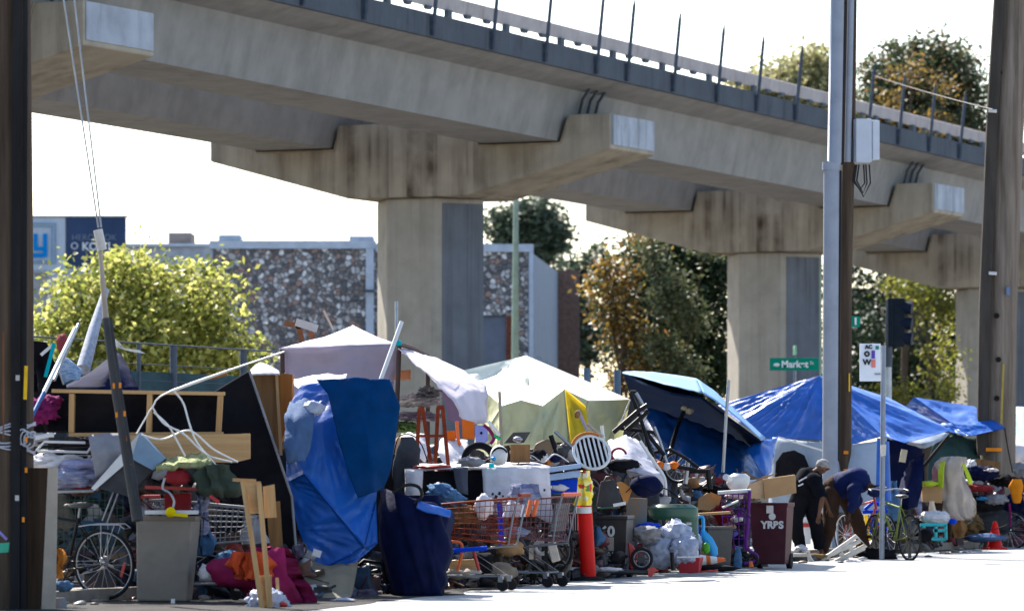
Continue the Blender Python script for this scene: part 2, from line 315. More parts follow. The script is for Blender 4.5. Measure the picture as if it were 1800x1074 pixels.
# ------------------------------------------------------------------ elevated railway
TH = math.atan(.46); ud = V((math.sin(TH), math.cos(TH), 0)); vd = V((math.cos(TH), -math.sin(TH), 0)); C0 = V((-1.82, 100, EYE)); GR = -.013
def U(u, v, z): return C0 + ud * u + vd * v + V((0, 0, z + GR * u))
CAPS = [-45.0, -22.5, 0, 20.9, 39.4, 60.5, 83.6]
rail = thing('elevated_railway', U(0, 0, -EYE), 'grey concrete railway viaduct on hexagonal piers running across the top', 'viaduct')
HW = 1.22
for cu in CAPS:
    pier = M()
    s_ = 1.30
    prof = lambda v, z, u: U(u, v, z)
    out = [(-4.9, 6.97), (-1.45, 6.05), (1.45, 6.05), (4.9, 6.97), (4.9, 7.735), (3.93, 7.735), (3.72, 7.13), (1.78, 7.13), (1.62, 7.68), (-1.62, 7.68), (-1.78, 7.13), (-3.72, 7.13), (-3.93, 7.735), (-4.9, 7.735)]
    pier.add([U(cu + sg * HW, v, z - GR * sg * HW) for sg in (-1, 1) for v, z in out],
             [tuple(range(14)), tuple(range(27, 13, -1))] + [(i, i + 14, (i + 1) % 14 + 14, (i + 1) % 14) for i in range(14)])
    pr = pier.build('pier_cap', m_cap, rail, bevel=.03)
    hx = [(1.32, 0), (.58, 1.0), (-.58, 1.0), (-1.32, 0), (-.58, -1.0), (.58, -1.0)]
    cm = M(); top = U(cu, 0, 6.045); zb = -.1
    ring = [U(cu + y, x, 0) for x, y in hx]
    cm.add([V((p.x, p.y, zb)) for p in ring] + [V((p.x, p.y, top.z)) for p in ring], [(5, 4, 3, 2, 1, 0), (6, 7, 8, 9, 10, 11)] + [(i, (i + 1) % 6, (i + 1) % 6 + 6, i + 6) for i in range(6)])
    cl_ = cm.build('pier_column', m_col, rail, bevel=.05)
    pq = [V((p.x, p.y, 0)) + (ud * -.55 + vd * .83) * .012 for p in (ring[5].lerp(ring[0], .16), ring[5].lerp(ring[0], .985))]
    M().prism([pq[0], pq[1], pq[1] + V((0, 0, top.z - .12)), pq[0] + V((0, 0, top.z - .12))], (ud * .55 - vd * .83) * .008).build('grey_paint_patch', m_paintgrey, cl_)
    ep = M(); ep.add([U(cu + a, 4.9 + b_, z - GR * a) for b_ in (.004, .02) for a, z in ((-1.17, 7.06), (1.17, 7.06), (1.17, 7.715), (-1.17, 7.715))],
                     [(0, 1, 2, 3), (7, 6, 5, 4), (0, 4, 5, 1), (1, 5, 6, 2), (2, 6, 7, 3), (3, 7, 4, 0)]); ep.build('end_panel', m_endpaint, pr)
    for sg in (-1, 1):
        js = M(); q = [(1.62, 7.68), (1.78, 7.13), (3.72, 7.13), (3.93, 7.735)]
        js.tube([U(cu - HW - .01, sg * v, z + GR * HW) for v, z in q][1 if sg > 0 else 0:], .024, 5); js.build('joint_strip', m_strip, pr)
sect = [(1.86, 7.16), (3.64, 7.16), (3.9, 8.28), (4.35, 8.40), (4.62, 8.50), (4.62, 8.60), (4.45, 8.60), (1.0, 8.60), (.88, 8.50), (1.2, 8.38), (1.62, 8.28)]
for i in range(len(CAPS) - 1):
    a, b_ = CAPS[i] + .012, CAPS[i + 1] - .012
    for sg in (-1, 1):
        k = len(sect); g = M(); pts = [(sg * v, z) for v, z in sect]
        vs = [U(u, v, z) for u in (a, b_) for v, z in pts]
        f0 = [tuple(range(k)), tuple(range(2 * k - 1, k - 1, -1))] + [(j, j + k, (j + 1) % k + k, (j + 1) % k) for j in range(k)]
        g.add(vs, f0 if sg > 0 else [f[::-1] for f in f0]); g.build('track_girder', m_conc, rail)
U0, U1 = -44.8, 83.5
for sg in (-1, 1):
    e_ = M(); e_.prism([U(U0, sg * 4.62, 8.5), U(U0, sg * 4.72, 8.5), U(U0, sg * 4.72, 8.97), U(U0, sg * 4.62, 8.97)], U(U1, 0, 0) - U(U0, 0, 0)); e_.build('parapet', m_deckedge, rail)
# leaning fence posts read from the photo: find u for each base
def u_at(px, v=4.76):
    t = (px - 900) / F; B = C0 + vd * v
    return (t * B.y - B.x) / (ud.x - t * ud.y)
bases = [532, 640, 760, 865, 958, 1048, 1102, 1183, 1260, 1330, 1398, 1462, 1525, 1579, 1633, 1686, 1738, 1790, 1840]
for px in bases:
    u = u_at(px); p = M()
    p.tube([U(u, 4.78, 8.52), U(u + .01, 4.82, 9.1), U(u + .02, 4.92, 10.12), U(u + .02, 4.94, 10.32)], [.055, .055, .05, .012], 4)
    p.box(U(u, 4.75, 8.72), (.09, .09, .36), (0, 0, -TH)); p.build('fence_post', m_post, rail)
# cover board on brackets above the deck
bd = M(); bd.prism([U(-30, 1.25, 10.01), U(-30, 1.33, 10.01), U(-30, 1.36, 10.30), U(-30, 1.28, 10.33)], U(80, 0, 0) - U(-30, 0, 0)); br = bd.build('cover_board', m_band, rail)
for i, px in enumerate(range(0, 30)):
    u = -26 + i * 3.0; p = M()
    p.prism([U(u, 1.3, 8.6), U(u + .35, 1.3, 8.6), U(u + .22, 1.3, 8.95), U(u + .2, 1.3, 10.01), U(u, 1.3, 10.01)], vd * .1); p.build('bracket_post', m_post, rail)
    for k in (1.0, 2.0):
        h = M(); h.prism([U(u + k, 1.27, 10.01), U(u + k + .3, 1.27, 10.01), U(u + k + .24, 1.27, 9.93), U(u + k + .06, 1.27, 9.93)], vd * .09); h.build('hanger_clip', m_post, br)
# pipes crossing the girder face over each joint
for cu in CAPS[1:6]:
    for k in range(3):
        p = M(); p.tube([U(cu - .55 + k * .42, 3.86, 7.75), U(cu - .55 + k * .42, 3.95, 8.1), U(cu - .5 + k * .42, 4.1, 8.34)], .035, 6); p.build('drain_pipe', m_post, rail)
cb = M(); pa = W(1535, 133, 116); pb = W(1745, 193, 73)
cb.tube([pa.lerp(pb, t) - V((0, 0, 4 * t * (1 - t) * .03)) for t in [i / 16 for i in range(17)]], .011, 5)
cb.solo('overhead_cable', mat('weathered_cable', (.16, .15, .14), .8), 'pale sagging cable running from the viaduct fence posts to the right timber pole', 'cable')
# ------------------------------------------------------------------ buildings behind
def slab(mm, x0, x1, y0, y1, d, th):            # upright box whose front face fills a photo rectangle at distance d
    a = W(x0, y1, d); b = W(x1, y0, d); return mm.box(((a.x + b.x) / 2, d + th / 2, (a.z + b.z) / 2), (b.x - a.x, th, b.z - a.z))
def toground(mm, x0, x1, y0, d, th):
    a = W(x0, y0, d); b = W(x1, y0, d); return mm.box(((a.x + b.x) / 2, d + th / 2, a.z / 2 - .05), (b.x - a.x, th, a.z + .1))
D = 150
hall = thing('commercial_building', (W(640, 830, D).x, D, 0), 'low building with pebble-aggregate panels and pale blue trim behind the viaduct', 'building')
toground(M(), 374, 928, 434, D, 14).build('aggregate_wall', m_agg, hall)
m_ = M(); slab(m_, 368, 660, 423, 437, D - .1, 14.3); slab(m_, 660.5, 938, 429, 443, D - .12, 14.3); m_.build('parapet_trim', m_trim, hall)
toground(M(), 643, 657, 437.5, D - .12, .3).build('corner_trim', m_trim, hall); toground(M(), 930, 938, 443.5, D - .14, .3).build('corner_trim', m_trim, hall)
sa = W(938.5, 447, D); sb = V((sa.x + .99, D + 19, sa.z))
m_ = M(); m_.prism([V((sa.x, sa.y, 0)), V((sa.x, sa.y, sa.z)), V((sb.x, sb.y, sa.z + .25)), V((sb.x, sb.y, 0))], V((-.4, .05, 0))); sd_ = m_.build('side_wall', m_siding, hall)
m_ = M()
for k in range(1, 8):
    p = sa.lerp(sb, k / 8); m_.box((p.x + .02, p.y, 2.6), (.05, .12, 5.2))
m_.build('siding_batten', m_trim, sd_)
m_ = M(); p = V((sb.x, sb.y, 0)); m_.box((p.x + .35, p.y + .3, 4.4), (.95, .6, 8.9)); m_.build('brick_pilaster', m_brick, hall)
m_ = M(); slab(m_, 614, 656, 415, 422.5, D + 3, 1.5); m_.build('roof_vent', m_siding, hall)
m_ = M(); slab(m_, 384, 422, 413, 422.5, D + 3, 1.5); m_.build('roof_vent', m_siding, hall)
m_ = M(); slab(m_, 643, 657, 509, 513, D - .5, .3); m_.build('wall_lamp', m_post, hall)
m_grout = mat('pale_block_wall', (.36, .39, .45), .85, .3, 3)
low = thing('annex_building', (W(240, 830, 158).x, 158, 0), 'pale blue-grey flat-roofed annex left of the pebble wall', 'building')
toground(M(), 20, 380, 432, 158, 8).build('wall', m_grout, low)
m_ = M(); slab(m_, 20, 380, 428, 433, 157.8, 8.4); m_.build('roof_edge', m_trim, low)
m_ = M(); slab(m_, 296, 336, 409, 431, 160, 2); m_.build('roof_vent', mat('weathered_brown_vent', (.2, .17, .16), .8, .4, 4), low)
D = 140
bb = thing('billboard', (W(110, 830, D).x, D, 0), 'billboard with a blue letter y panel and a navy lettered panel at far left', 'billboard')
m_ = M(); slab(m_, -90, 115, 382, 476, D, .4); m_.build('white_panel', mat('billboard_white', (.42, .48, .56), .7, .1, 2), bb)
m_ = M(); slab(m_, 117, 220, 383, 470, D - .02, .4); m_.build('navy_panel', mat('billboard_navy', (.035, .06, .125), .6, .2, 1), bb)
m_ = M(); slab(m_, -92, 222, 379, 382, D - .06, .5); slab(m_, -92, 116, 476.3, 480, D - .06, .5); m_.build('frame', mat('billboard_frame', (.3, .32, .35), .7), bb)
m_ = M(); toground(m_, 60, 80, 480, D + .1, .3); toground(m_, -20, 0, 480, D + .1, .3); toground(m_, 180, 192, 470, D + .1, .3); m_.build('post', mat('billboard_post', (.3, .31, .33), .8), bb)
m_blue = mat('sign_blue', (.0, .20, .55), .6, .05, 2)
m_ = M(); slab(m_, 58.5, 66, 411, 441, D - .06, .03); slab(m_, 75.5, 83, 411, 452, D - .06, .03); slab(m_, 58.5, 75.3, 434, 441, D - .064, .03); slab(m_, 55, 75.3, 445, 453, D - .06, .03); m_.build('blue_letter', m_blue, bb)
m_ = M()
for k, (x1, y0, y1) in enumerate(((98, 392, 464), (92, 397, 460))):
    slab(m_, 10, x1, y0, y0 + 2, D - .05, .03); slab(m_, 10, x1, y1 - 2, y1, D - .05, .03); slab(m_, x1 - 2, x1, y0 + 2.2, y1 - 2.2, D - .05, .03)
m_.build('border_line', mat('pale_blue_line', (.2, .33, .48), .7), bb)
m_ = M(); m_.text('HERO', W(146, 418, D - .04), .27, th=.01); m_.build('faint_lettering', mat('faint_sign_grey', (.16, .21, .3), .7), bb); M().text('OK', W(194, 418, D - .04), .27, th=.01).build('faint_lettering', MATS['faint_sign_grey'], bb)
m_ = M(); m_.text('O', W(131, 433, D - .04), .3, th=.01); m_.build('white_lettering', mat('sign_white', (.6, .64, .7), .7), bb); M().text('KO', W(158, 434, D - .04), .34, th=.01, bold=.012).build('white_lettering', MATS['sign_white'], bb); M().text('L', W(194, 434, D - .04), .34, th=.01, bold=.012).build('white_lettering', MATS['sign_white'], bb)
# steel-clad hut, rusty post, green pole in front of the building
D = 138
ut = thing('utility_enclosure', (W(868, 830, D).x, D, 0), 'plain slate-grey metal enclosure just right of the nearest viaduct pier', 'enclosure')
toground(M(), 800, 889, 557, D, 3).build('panel_wall', mat('slate_metal_panel', (.13, .16, .22), .6, .2, 2), ut)
m_ = M(); slab(m_, 798, 889, 554, 557, D - .05, 3.1); m_.build('cap_flashing', m_post, ut)
m_ = M(); toground(m_, 889.3, 905, 557, D - .1, .5); m_.build('rusty_post', mat('rust_steel', (.14, .055, .04), .85, .4, 6), ut)
m_green = mat('pale_green_paint', (.30, .38, .30), .6, .2, 4)
lp = thing('lamp_post', (W(906, 830, 128).x, 128, 0), 'slim pale green lamp post rising beside the nearest pier', 'lamp post')
p0 = W(904, 830, 128); p0.z = 0; M().tube([p0, W(907, 330, 128)], [.14, .075], 10).build('pole', m_green, lp)
M().tube([p0, p0 + V((0, 0, .5))], [.2, .17], 10).build('base_sleeve', m_green, lp)
# ------------------------------------------------------------------ screened chain-link fence
fdir = V((.38, 1, 0)).normalized()
def fp(px):                                    # fence line through photo x 305 at 62 m
    X0 = W(305, 830, 62).x; t = (px - 900) / F; y = (X0 - .38 * 62) / (t - .38); return V((t * y, y, 0))
fz = 3.0
m_screen = mat('teal_privacy_screen', (.035, .07, .085), .8, .5, 2, .3, bscale=40); m_galv = mat('galvanised_steel', (.2, .23, .28), .5, .2, 8, .05, metal=.5)
m_fsteel = mat('dull_fence_steel', (.085, .10, .125), .7)
fence = thing('chain_link_fence', fp(500), 'chain-link fence with dark teal privacy screen behind the tents', 'fence')
fa = fp(-60); fb = fp(505); L = (fb - fa).length
for k in range(3):
    p = fa.lerp(fb, k / 2); M().tube([p, p + V((0, 0, fz))], .03, 8).build('fence_post', m_fsteel, fence)
for px in (305, 428): p = fp(px); M().tube([p, p + V((0, 0, fz))], .05, 8).build('fence_post', m_fsteel, fence)
M().tube([fa + V((0, 0, fz)), fb + V((0, 0, fz))], .012, 6).tube([fa + V((0, 0, fz - .28)), fb + V((0, 0, fz - .28))], .007, 5).tube([fa + V((0, 0, fz - .5)), fb + V((0, 0, fz - .5))], .007, 5).build('top_rail', m_fsteel, fence)
m_ = M(); m_.prism([fa, fa + V((0, 0, 2.62)), fb + V((0, 0, 2.62)), fb], V((-.02, .008, 0))); m_.build('privacy_screen', m_screen, fence)
fence2 = thing('board_fence', fp(1100), 'dark screened fence with a blue-grey post between cream tent and umbrella', 'fence')
fa, fb = fp(985), fp(1275); M().prism([fa, fa + V((0, 0, 2.55)), fb + V((0, 0, 2.55)), fb], V((-.02, .008, 0))).build('privacy_screen', mat('dark_brown_screen', (.03, .03, .032), .9, .5, 2), fence2)
for px in (1032, 1085): p = fp(px); M().tube([p - V((0, .06, 0)), p + V((0, -.06, fz + .05))], .06, 8).build('fence_post', mat('slate_blue_post', (.1, .15, .22), .6), fence2)
# ------------------------------------------------------------------ trees
def tree(name, base, label, clumps, nleaf, lsize, lm, seed, trunk_top, tr=.22, group=None, cat='tree', limbs=True):
    r = rnd(seed); base = V(base); t = thing(name, base, label, cat, group)
    tm = M(); top = V(trunk_top); mid = base.lerp(top, .5) + V((r.uniform(-.3, .3), 0, 0))
    tm.tube([base - V((0, 0, .2)), mid, top], [tr, tr * .75, tr * .45], 9)
    for c, rad in clumps:
        c = V(c); j = base.lerp(top, r.uniform(.55, 1)); k = j.lerp(c, .55) + V((0, 0, -.15 * (c - j).length)) 
        tm.tube([j, k, c], [tr * .4, tr * .25, tr * .07], 6)
        for _ in range(3):
            q = c + V((r.uniform(-.7, .7) * rad[0], r.uniform(-.7, .7) * rad[1], r.uniform(-.3, .8) * rad[2])); tm.tube([k.lerp(c, .6), q], [tr * .13, tr * .03], 4)
    tm.build('trunk', m_bark, t)
    vol = [c[1][0] * c[1][1] * c[1][2] for c in clumps]; tot = sum(v ** .75 for v in vol); cm = M(); vs = []; fs = []
    for (c, rad), v in zip(clumps, vol):
        c = V(c); kk = int(nleaf * v ** .75 / tot)
        # leaves gather in sprays
        ns = max(5, kk // 30)
        for s_ in range(ns):
            while True:
                d = V((r.gauss(0, 1), r.gauss(0, 1), r.gauss(0, 1)));
                if d.length > .01: break
            d.normalize(); rr = r.random() ** .36 * (1 + .35 * noise.noise(d * 1.9 + V((seed, s_ * .003, c.x))))
            q = c + V((d.x * rad[0], d.y * rad[1], d.z * rad[2])) * rr; sp = .12 * (rad[0] + rad[2]) * .5 + lsize * 1.1
            for _ in range(30):
                p = q + V((r.gauss(0, sp), r.gauss(0, sp), r.gauss(0, sp * .8)))
                a = V((r.uniform(-1, 1), r.uniform(-1, 1), r.uniform(-.9, .3))).normalized(); b_ = a.cross(V((r.uniform(-1, 1), r.uniform(-1, 1), r.uniform(-1, 1)))).normalized()
                ls = lsize * r.uniform(.6, 1.35); o = len(vs)
                vs += [p, p + a * ls * .5 + b_ * ls * .27, p + a * ls, p + a * ls * .5 - b_ * ls * .27]; fs.append((o, o + 1, o + 2, o + 3))
    cm.add(vs, fs); cm.build('crown', lm, t); return t
def clump(px, py, d, rx, ry, depth=None):
    s_ = d / F; return (W(px, py, d), (rx * s_, depth or rx * s_, ry * s_))
lf_lime = leafmat('lime_leaves', [(.14, .18, .035), (.32, .35, .07), (.62, .59, .20), (.46, .46, .11), (.06, .09, .02), (.24, .28, .06)], .5)
lf_dark = leafmat('dark_leaves', [(.012, .028, .012), (.02, .04, .016), (.035, .055, .02), (.016, .03, .014)], .2)
lf_mix = leafmat('autumn_leaves', [(.035, .06, .028), (.05, .078, .034), (.07, .095, .045), (.09, .095, .04), (.19, .115, .045), (.05, .075, .03), (.04, .065, .03)], .35)
lf_dark2 = leafmat('deep_green_leaves', [(.010, .028, .011), (.016, .038, .014), (.03, .058, .02), (.042, .058, .02), (.014, .034, .012)], .22)
lf_orange = leafmat('orange_leaves', [(.24, .11, .03), (.10, .08, .025), (.30, .19, .04), (.05, .05, .02), (.08, .07, .02)], .45)
lf_olive = leafmat('olive_leaves', [(.06, .085, .035), (.09, .115, .05), (.15, .155, .08), (.035, .055, .022)], .3)
lf_pale = leafmat('pale_yellow_leaves', [(.34, .31, .15), (.42, .38, .2), (.25, .25, .11), (.16, .17, .07)], .5)
lf_yel = leafmat('yellow_green_leaves', [(.13, .15, .02), (.22, .22, .03), (.07, .09, .02), (.3, .26, .05)], .5)
lf_grey = leafmat('grey_green_leaves', [(.045, .07, .045), (.065, .09, .055), (.035, .055, .035)], .3)
d = 104
cl = [clump(*a) for a in ((250, 560, d, 150, 95), (330, 545, d, 90, 80), (170, 540, d, 95, 70), (245, 490, d, 80, 50), (120, 600, d, 70, 50), (395, 595, d, 60, 60), (300, 630, d, 130, 60), (170, 640, d, 110, 50), (440, 640, d, 40, 35), (205, 455, d, 24, 12), (130, 505, d, 42, 18), (90, 560, d, 30, 18), (345, 490, d, 40, 26))]
tree('lime_green_tree', W(255, 830, d) * 1 - V((0, 0, EYE)), 'bright lime-green bushy tree under the viaduct at left', cl, 15000, .17, lf_lime, 3, W(250, 610, d), .16)
d = 215
cl = [clump(*a) for a in ((930, 395, d, 42, 36), (960, 420, d, 32, 30), (895, 400, d, 32, 26), (940, 375, d, 24, 16), (985, 425, d, 14, 22), (925, 440, d, 45, 30), (880, 385, d, 14, 12))]
tree('rounded_pine', W(935, 830, d) - V((0, 0, EYE)), 'rounded grey-green tree above the pebble building roof', cl, 9000, .30, lf_grey, 5, W(932, 420, d), .35)
d = 185
cl = [clump(*a) for a in ((1010, 480, d, 26, 30), (1045, 450, d, 16, 18), (1005, 540, d, 30, 30), (1040, 590, d, 40, 45), (1000, 600, d, 35, 35), (1052, 470, d, 12, 22), (1030, 545, d, 18, 14))]
tree('thin_tree', W(1028, 830, d) - V((0, 0, EYE)), 'thin blue-green tree between the brick pilaster and the orange tree', cl, 6000, .26, lf_grey, 6, W(1030, 560, d), .2)
d = 138
cl = [clump(*a) for a in ((1195, 500, d, 75, 85), (1150, 570, d, 75, 75), (1210, 600, d, 75, 90), (1110, 520, d, 50, 60), (1130, 455, d, 34, 50), (1230, 660, d, 60, 60), (1145, 650, d, 60, 50), (1190, 440, d, 52, 30), (1250, 480, d, 40, 60))]
tree('dark_evergreen', W(1190, 830, d) - V((0, 0, EYE)), 'dense dark green tree left of the second viaduct pier', cl, 30000, .19, lf_dark2, 7, W(1185, 540, d), .25)
d = 134
cl = [clump(*a) for a in ((1078, 520, d, 42, 48), (1105, 580, d, 30, 40), (1128, 425, d, 26, 22), (1100, 480, d, 30, 24), (1075, 565, d, 24, 34), (1130, 640, d, 34, 26), (1095, 668, d, 30, 18), (1150, 610, d, 20, 20), (1065, 470, d, 14, 12))]
tree('orange_tree', W(1100, 830, d) - V((0, 0, EYE)), 'orange-tinged autumn tree leaning out of the dark tree', cl, 2600, .19, lf_orange, 8, W(1095, 600, d), .14)
d = 136
cl = [clump(*a) for a in ((1180, 520, d - 3, 32, 40), (1215, 560, d - 3, 24, 22), (1165, 610, d - 3, 30, 26), (1240, 430, d - 3, 16, 20), (1150, 450, d - 3, 14, 40), (1205, 650, d - 3, 25, 20))]
tree('pale_leaved_sunlit_clumps', W(1170, 830, d - 3) - V((0, 0, EYE)), 'paler leaf clumps put in for sunlit patches of the dark tree', cl, 4200, .17, lf_olive, 9, W(1175, 620, d - 3), .1)  # paler leaves stand in for sunlit patches of the dark tree
d = 165
cl = [clump(*a) for a in ((1600, 150, d, 75, 60), (1660, 120, d, 55, 48), (1560, 190, d, 55, 60), (1680, 190, d, 55, 60), (1620, 230, d, 95, 65), (1540, 130, d, 32, 28), (1650, 85, d, 26, 20), (1705, 150, d, 26, 26), (1590, 105, d, 30, 24), (1530, 240, d, 40, 50), (1715, 250, d, 40, 50), (1565, 85, d, 10, 6), (1610, 75, d, 8, 5))]
tree('broad_autumn_tree', W(1610, 830, d) - V((0, 0, EYE)), 'broad olive and orange autumn tree above the viaduct at right', cl, 24000, .2, lf_mix, 10, W(1610, 300, d), .45)
cl = [clump(*a) for a in ((1600, 130, d - 4, 35, 28), (1660, 160, d - 4, 30, 24), (1560, 180, d - 4, 30, 30), (1640, 215, d - 4, 40, 20))]
tree('orange_tree', W(1585, 830, d - 4) - V((0, 0, EYE)), 'sparse orange-leaved tree mingling with the broad tree above the viaduct', cl, 1100, .18, lf_orange, 11, W(1600, 260, d - 4), .16)
d = 190
cl = [clump(*a) for a in ((1400, 150, d, 55, 40), (1350, 150, d, 40, 30), (1300, 165, d, 34, 24), (1430, 110, d, 32, 24), (1450, 160, d, 40, 40), (1390, 190, d, 80, 36), (1435, 100, d, 16, 10))]
tree('pale_yellow_tree', W(1390, 830, d) - V((0, 0, EYE)), 'pale yellowing tree seen through the viaduct railing', cl, 9000, .28, lf_pale, 12, W(1390, 240, d), .35)
d = 172
cl = [clump(*a) for a in ((1530, 600, d - 8, 60, 60), (1560, 680, d - 8, 70, 50), (1620, 690, d - 8, 70, 50), (1510, 690, d - 8, 50, 50), (1600, 620, d - 8, 50, 40), (1540, 560, d, 80, 90), (1600, 600, d, 85, 100), (1560, 660, d, 90, 70), (1660, 640, d, 60, 80), (1490, 520, d, 60, 80), (1620, 500, d, 70, 55), (1480, 640, d, 60, 80), (1690, 560, d, 40, 60), (1750, 640, d, 60, 90))]
tree('dark_evergreen', W(1570, 830, d) - V((0, 0, EYE)), 'dense dark tree between the second and third viaduct piers', cl, 26000, .22, lf_dark, 13, W(1570, 600, d), .3)
d = 160
cl = [clump(*a) for a in ((1620, 520, d, 44, 34), (1655, 560, d, 30, 44), (1590, 500, d, 36, 20), (1640, 640, d, 22, 40), (1665, 510, d, 22, 26), (1668, 690, d, 16, 24))]
tree('yellow_green_tree', W(1640, 830, d) - V((0, 0, EYE)), 'sunlit yellow-green tree beside the third viaduct pier', cl, 2000, .2, lf_yel, 14, W(1640, 600, d), .14)
d = 120
cl = [clump(*a) for a in ((1665, 660, d, 16, 60), (1655, 600, d, 12, 20), (1560, 690, d, 40, 10), (1600, 695, d, 30, 8))]
tree('climbing_vine', W(1668, 830, d) - V((0, 0, EYE)), 'straggling yellow-green vine in front of the third pier', cl, 900, .14, lf_yel, 15, W(1668, 690, d), .05, cat='vine')
hm = M(); a = W(985, 655, 192); hm.box((a.x + 2, 194, 1.6), (12, .5, 3.2)); hm.solo('garden_wall', mat('grey_brown_wall', (.16, .13, .12), .9, .4, 2), 'low grey-brown wall far behind the cream tent', 'wall')
far = M()
for i in range(26):
    rr = rnd(i); far.blob((-46 + i * 5 + rr.uniform(-2, 2), 330 + rr.uniform(-20, 20), 1.5), (5, 5, 2.6 + rr.random() * 1.2), i, .5, 2.6, 3)
tag(far.build('far_hedge', mat('far_foliage', (.03, .045, .025), .9, .6, 3, .8)), 'dark mass of far hedges along the horizon', 'hedge', None, 'stuff')
# ------------------------------------------------------------------ poles and signs
m_pole = wood('tarred_timber', (.10, .072, .052), (.026, .019, .015), 2, 9, .85, .6)
m_pole2 = wood('grey_weathered_timber', (.22, .185, .155), (.07, .054, .043), 2, 9, .85, .6)
m_paint = mat('grey_painted_steel', (.23, .255, .31), .5, .12, 3, .05, dirt=.25)
m_yel = mat('yellow_tag', (.65, .40, .02), .5); m_orange = mat('orange_reflector', (.75, .24, .02), .5)
D = 41.2
up = thing('utility_pole', V((W(10, 830, D).x, D, 0)), 'dark tarred timber utility pole at the left edge of the street', 'utility pole')
M().tube([V((W(2, 830, D).x, D, -.2)), W(8, 500, D), W(7, -40, D)], [.30, .265, .245], 20).build('pole', m_pole, up)
m_ = M()
for k, (x0, x1) in enumerate(((22, 38), (40, 49))):
    pz = [W(x, y, D - .3 + .03 * k) for x, y in ((x0 - 4, 1074), (x0, -40), (x1, -40), (x1 - 4, 1074))]; m_.prism(pz, V((0, .05, 0)))
m_.build('conduit_moulding', mat('dark_conduit', (.018, .018, .02), .8, .4, 6, stretch=(1, 1, .15)), up)
M().beam(W(46, 643, D - .36), W(44, 702, D - .36), .03, .012).build('yellow_tag', m_yel, up)
m_ = M(); m_.beam(W(6, 584, D - .36), W(6, 770, D - .36), .012, .012); m_.build('rusty_strap', mat('rust_strap', (.18, .07, .03), .9), up)
for y, x in ((913, 41), (826, 46), (772, 46)):
    M().box(W(x, y, D - .35), (.022, .012, .045)).build('reflector', m_orange, up)
m_ = M(); rr = rnd(5)
for k in range(7):
    zc = W(0, 752 + k * 5 + rr.uniform(-6, 6), D).z; tl_ = rr.uniform(-.1, .1)
    m_.tube([V((W(4, 830, D).x + .30 * math.sin(R(q)), D - .30 * math.cos(R(q)), zc + tl_ * math.sin(R(q * 1.3)) + .02 * math.sin(R(q * 4 + k * 50)))) for q in range(-60, 95, 8)], .009, 5)
for k in range(3):
    c_ = W(40 + 6 * k, 764 + 3 * k, D - .27); m_.tube([c_ + V((.05 * math.cos(R(q)), -.02, .07 * math.sin(R(q)) - .02)) for q in range(0, 330, 25)], .008, 5)
m_.build('wire_tie', mat('grey_wire_bundle', (.35, .36, .42), .6), up)
for x, y in ((31, 664), (30, 875)): M().box(W(x, y, D - .36), (.035, .012, .05)).build('staple_plate', mat('dull_plate', (.4, .38, .36), .6), up)
D = 76
rp = thing('utility_pole', V((W(1750, 830, D).x, D, 0)), 'weathered grey-brown timber utility pole leaning at the right edge', 'utility pole')
b0 = W(1751, 830, D); b0.z = -.2
M().tube([b0, W(1757, 560, D), W(1772, 200, D), W(1786, -60, D)], [.31, .29, .27, .255], 20).build('pole', m_pole2, rp)
q = [(1718, 800), (1722, 540), (1736, 200), (1752, -60)]
M().prism([W(x, y, D - .34) for x, y in q] + [W(x + 19, y, D - .34) for x, y in q[::-1]], V((0, .2, 0))).build('conduit_moulding', mat('dark_riser_cover', (.05, .044, .04), .85, .4, 6, stretch=(1, 1, .15)), rp)
M().box(W(1747, 790, D - .36), (.27, .02, .06)).build('reflector_band', m_orange, rp)
M().beam(W(1764, 640, D - .36), W(1760, 745, D - .36), .035, .012).build('yellow_tag', mat('faded_yellow_tag', (.35, .26, .06), .7), rp)
for y in (195, 480): M().tube([W(1738, y, D - .37), W(1752, y + 1, D - .37)], .03, 6).build('clamp', mat('clamp_metal', (.5, .5, .5), .5), rp)
M().box(W(1772, 512, D - .33), (.06, .05, .14)).build('pole_box', mat('faded_blue', (.12, .17, .28), .7), rp)
m_ = M()
for x, y in ((1757, 128), (1752, 555), (1755, 632), (1752, 700)): m_.disc(W(x, y, D - .315), .045, .03)
m_.build('knot_hole', mat('dark_hole', (.015, .013, .012), .9), rp)
D = 68.2
mp = thing('utility_pole', V((W(1485, 830, D).x, D, 0)), 'dark brown timber pole behind the grey steel riser pipe', 'utility pole')
b0 = W(1484, 830, D); b0.z = -.1
M().tube([b0, W(1486, 500, D), W(1492, 250, D), W(1496, -60, D)], [.105, .10, .098, .095], 16).build('pole', m_pole, mp)
for y in (795, 827): M().box(W(1487, y, D - .12), (.07, .02, .05)).build('reflector', m_orange, mp)
M().beam(W(1493, 656, D - .11), W(1493, 688, D - .11), .02, .01).build('yellow_tag', m_yel, mp)
rz = thing('riser_pipe', V((W(1463, 830, D).x, D - .25, 0)), 'tall grey painted steel riser pipe strapped to the dark timber pole', 'riser pipe')
b0 = W(1459, 830, D - .25); b0.z = 0
M().tube([b0, W(1462, 290, D - .25)], .125, 18).build('lower_pipe', m_paint, rz)
M().tube([W(1462, 292, D - .25), W(1468, 286, D - .25), W(1474, -60, D - .25)], [.135, .12, .118], 18).build('upper_pipe', m_paint, rz)
M().tube([W(1461, 300, D - .25), W(1461.5, 286, D - .25)], .14, 18).build('collar', m_paint, rz)
M().tube([W(1490, 285, D - .2), W(1497, -60, D - .2)], .05, 10).build('conduit', m_paint, rz)
M().tube([W(1479, 290, D - .3), W(1486, -60, D - .3)], .03, 8).build('cable', mat('black_rubber', (.02, .02, .022), .6), rz)
M().tube([W(1474, 810, D - .3), W(1475, 550, D - .3), W(1478, 300, D - .3)], .016, 6).build('cable', MATS['black_rubber'], rz)
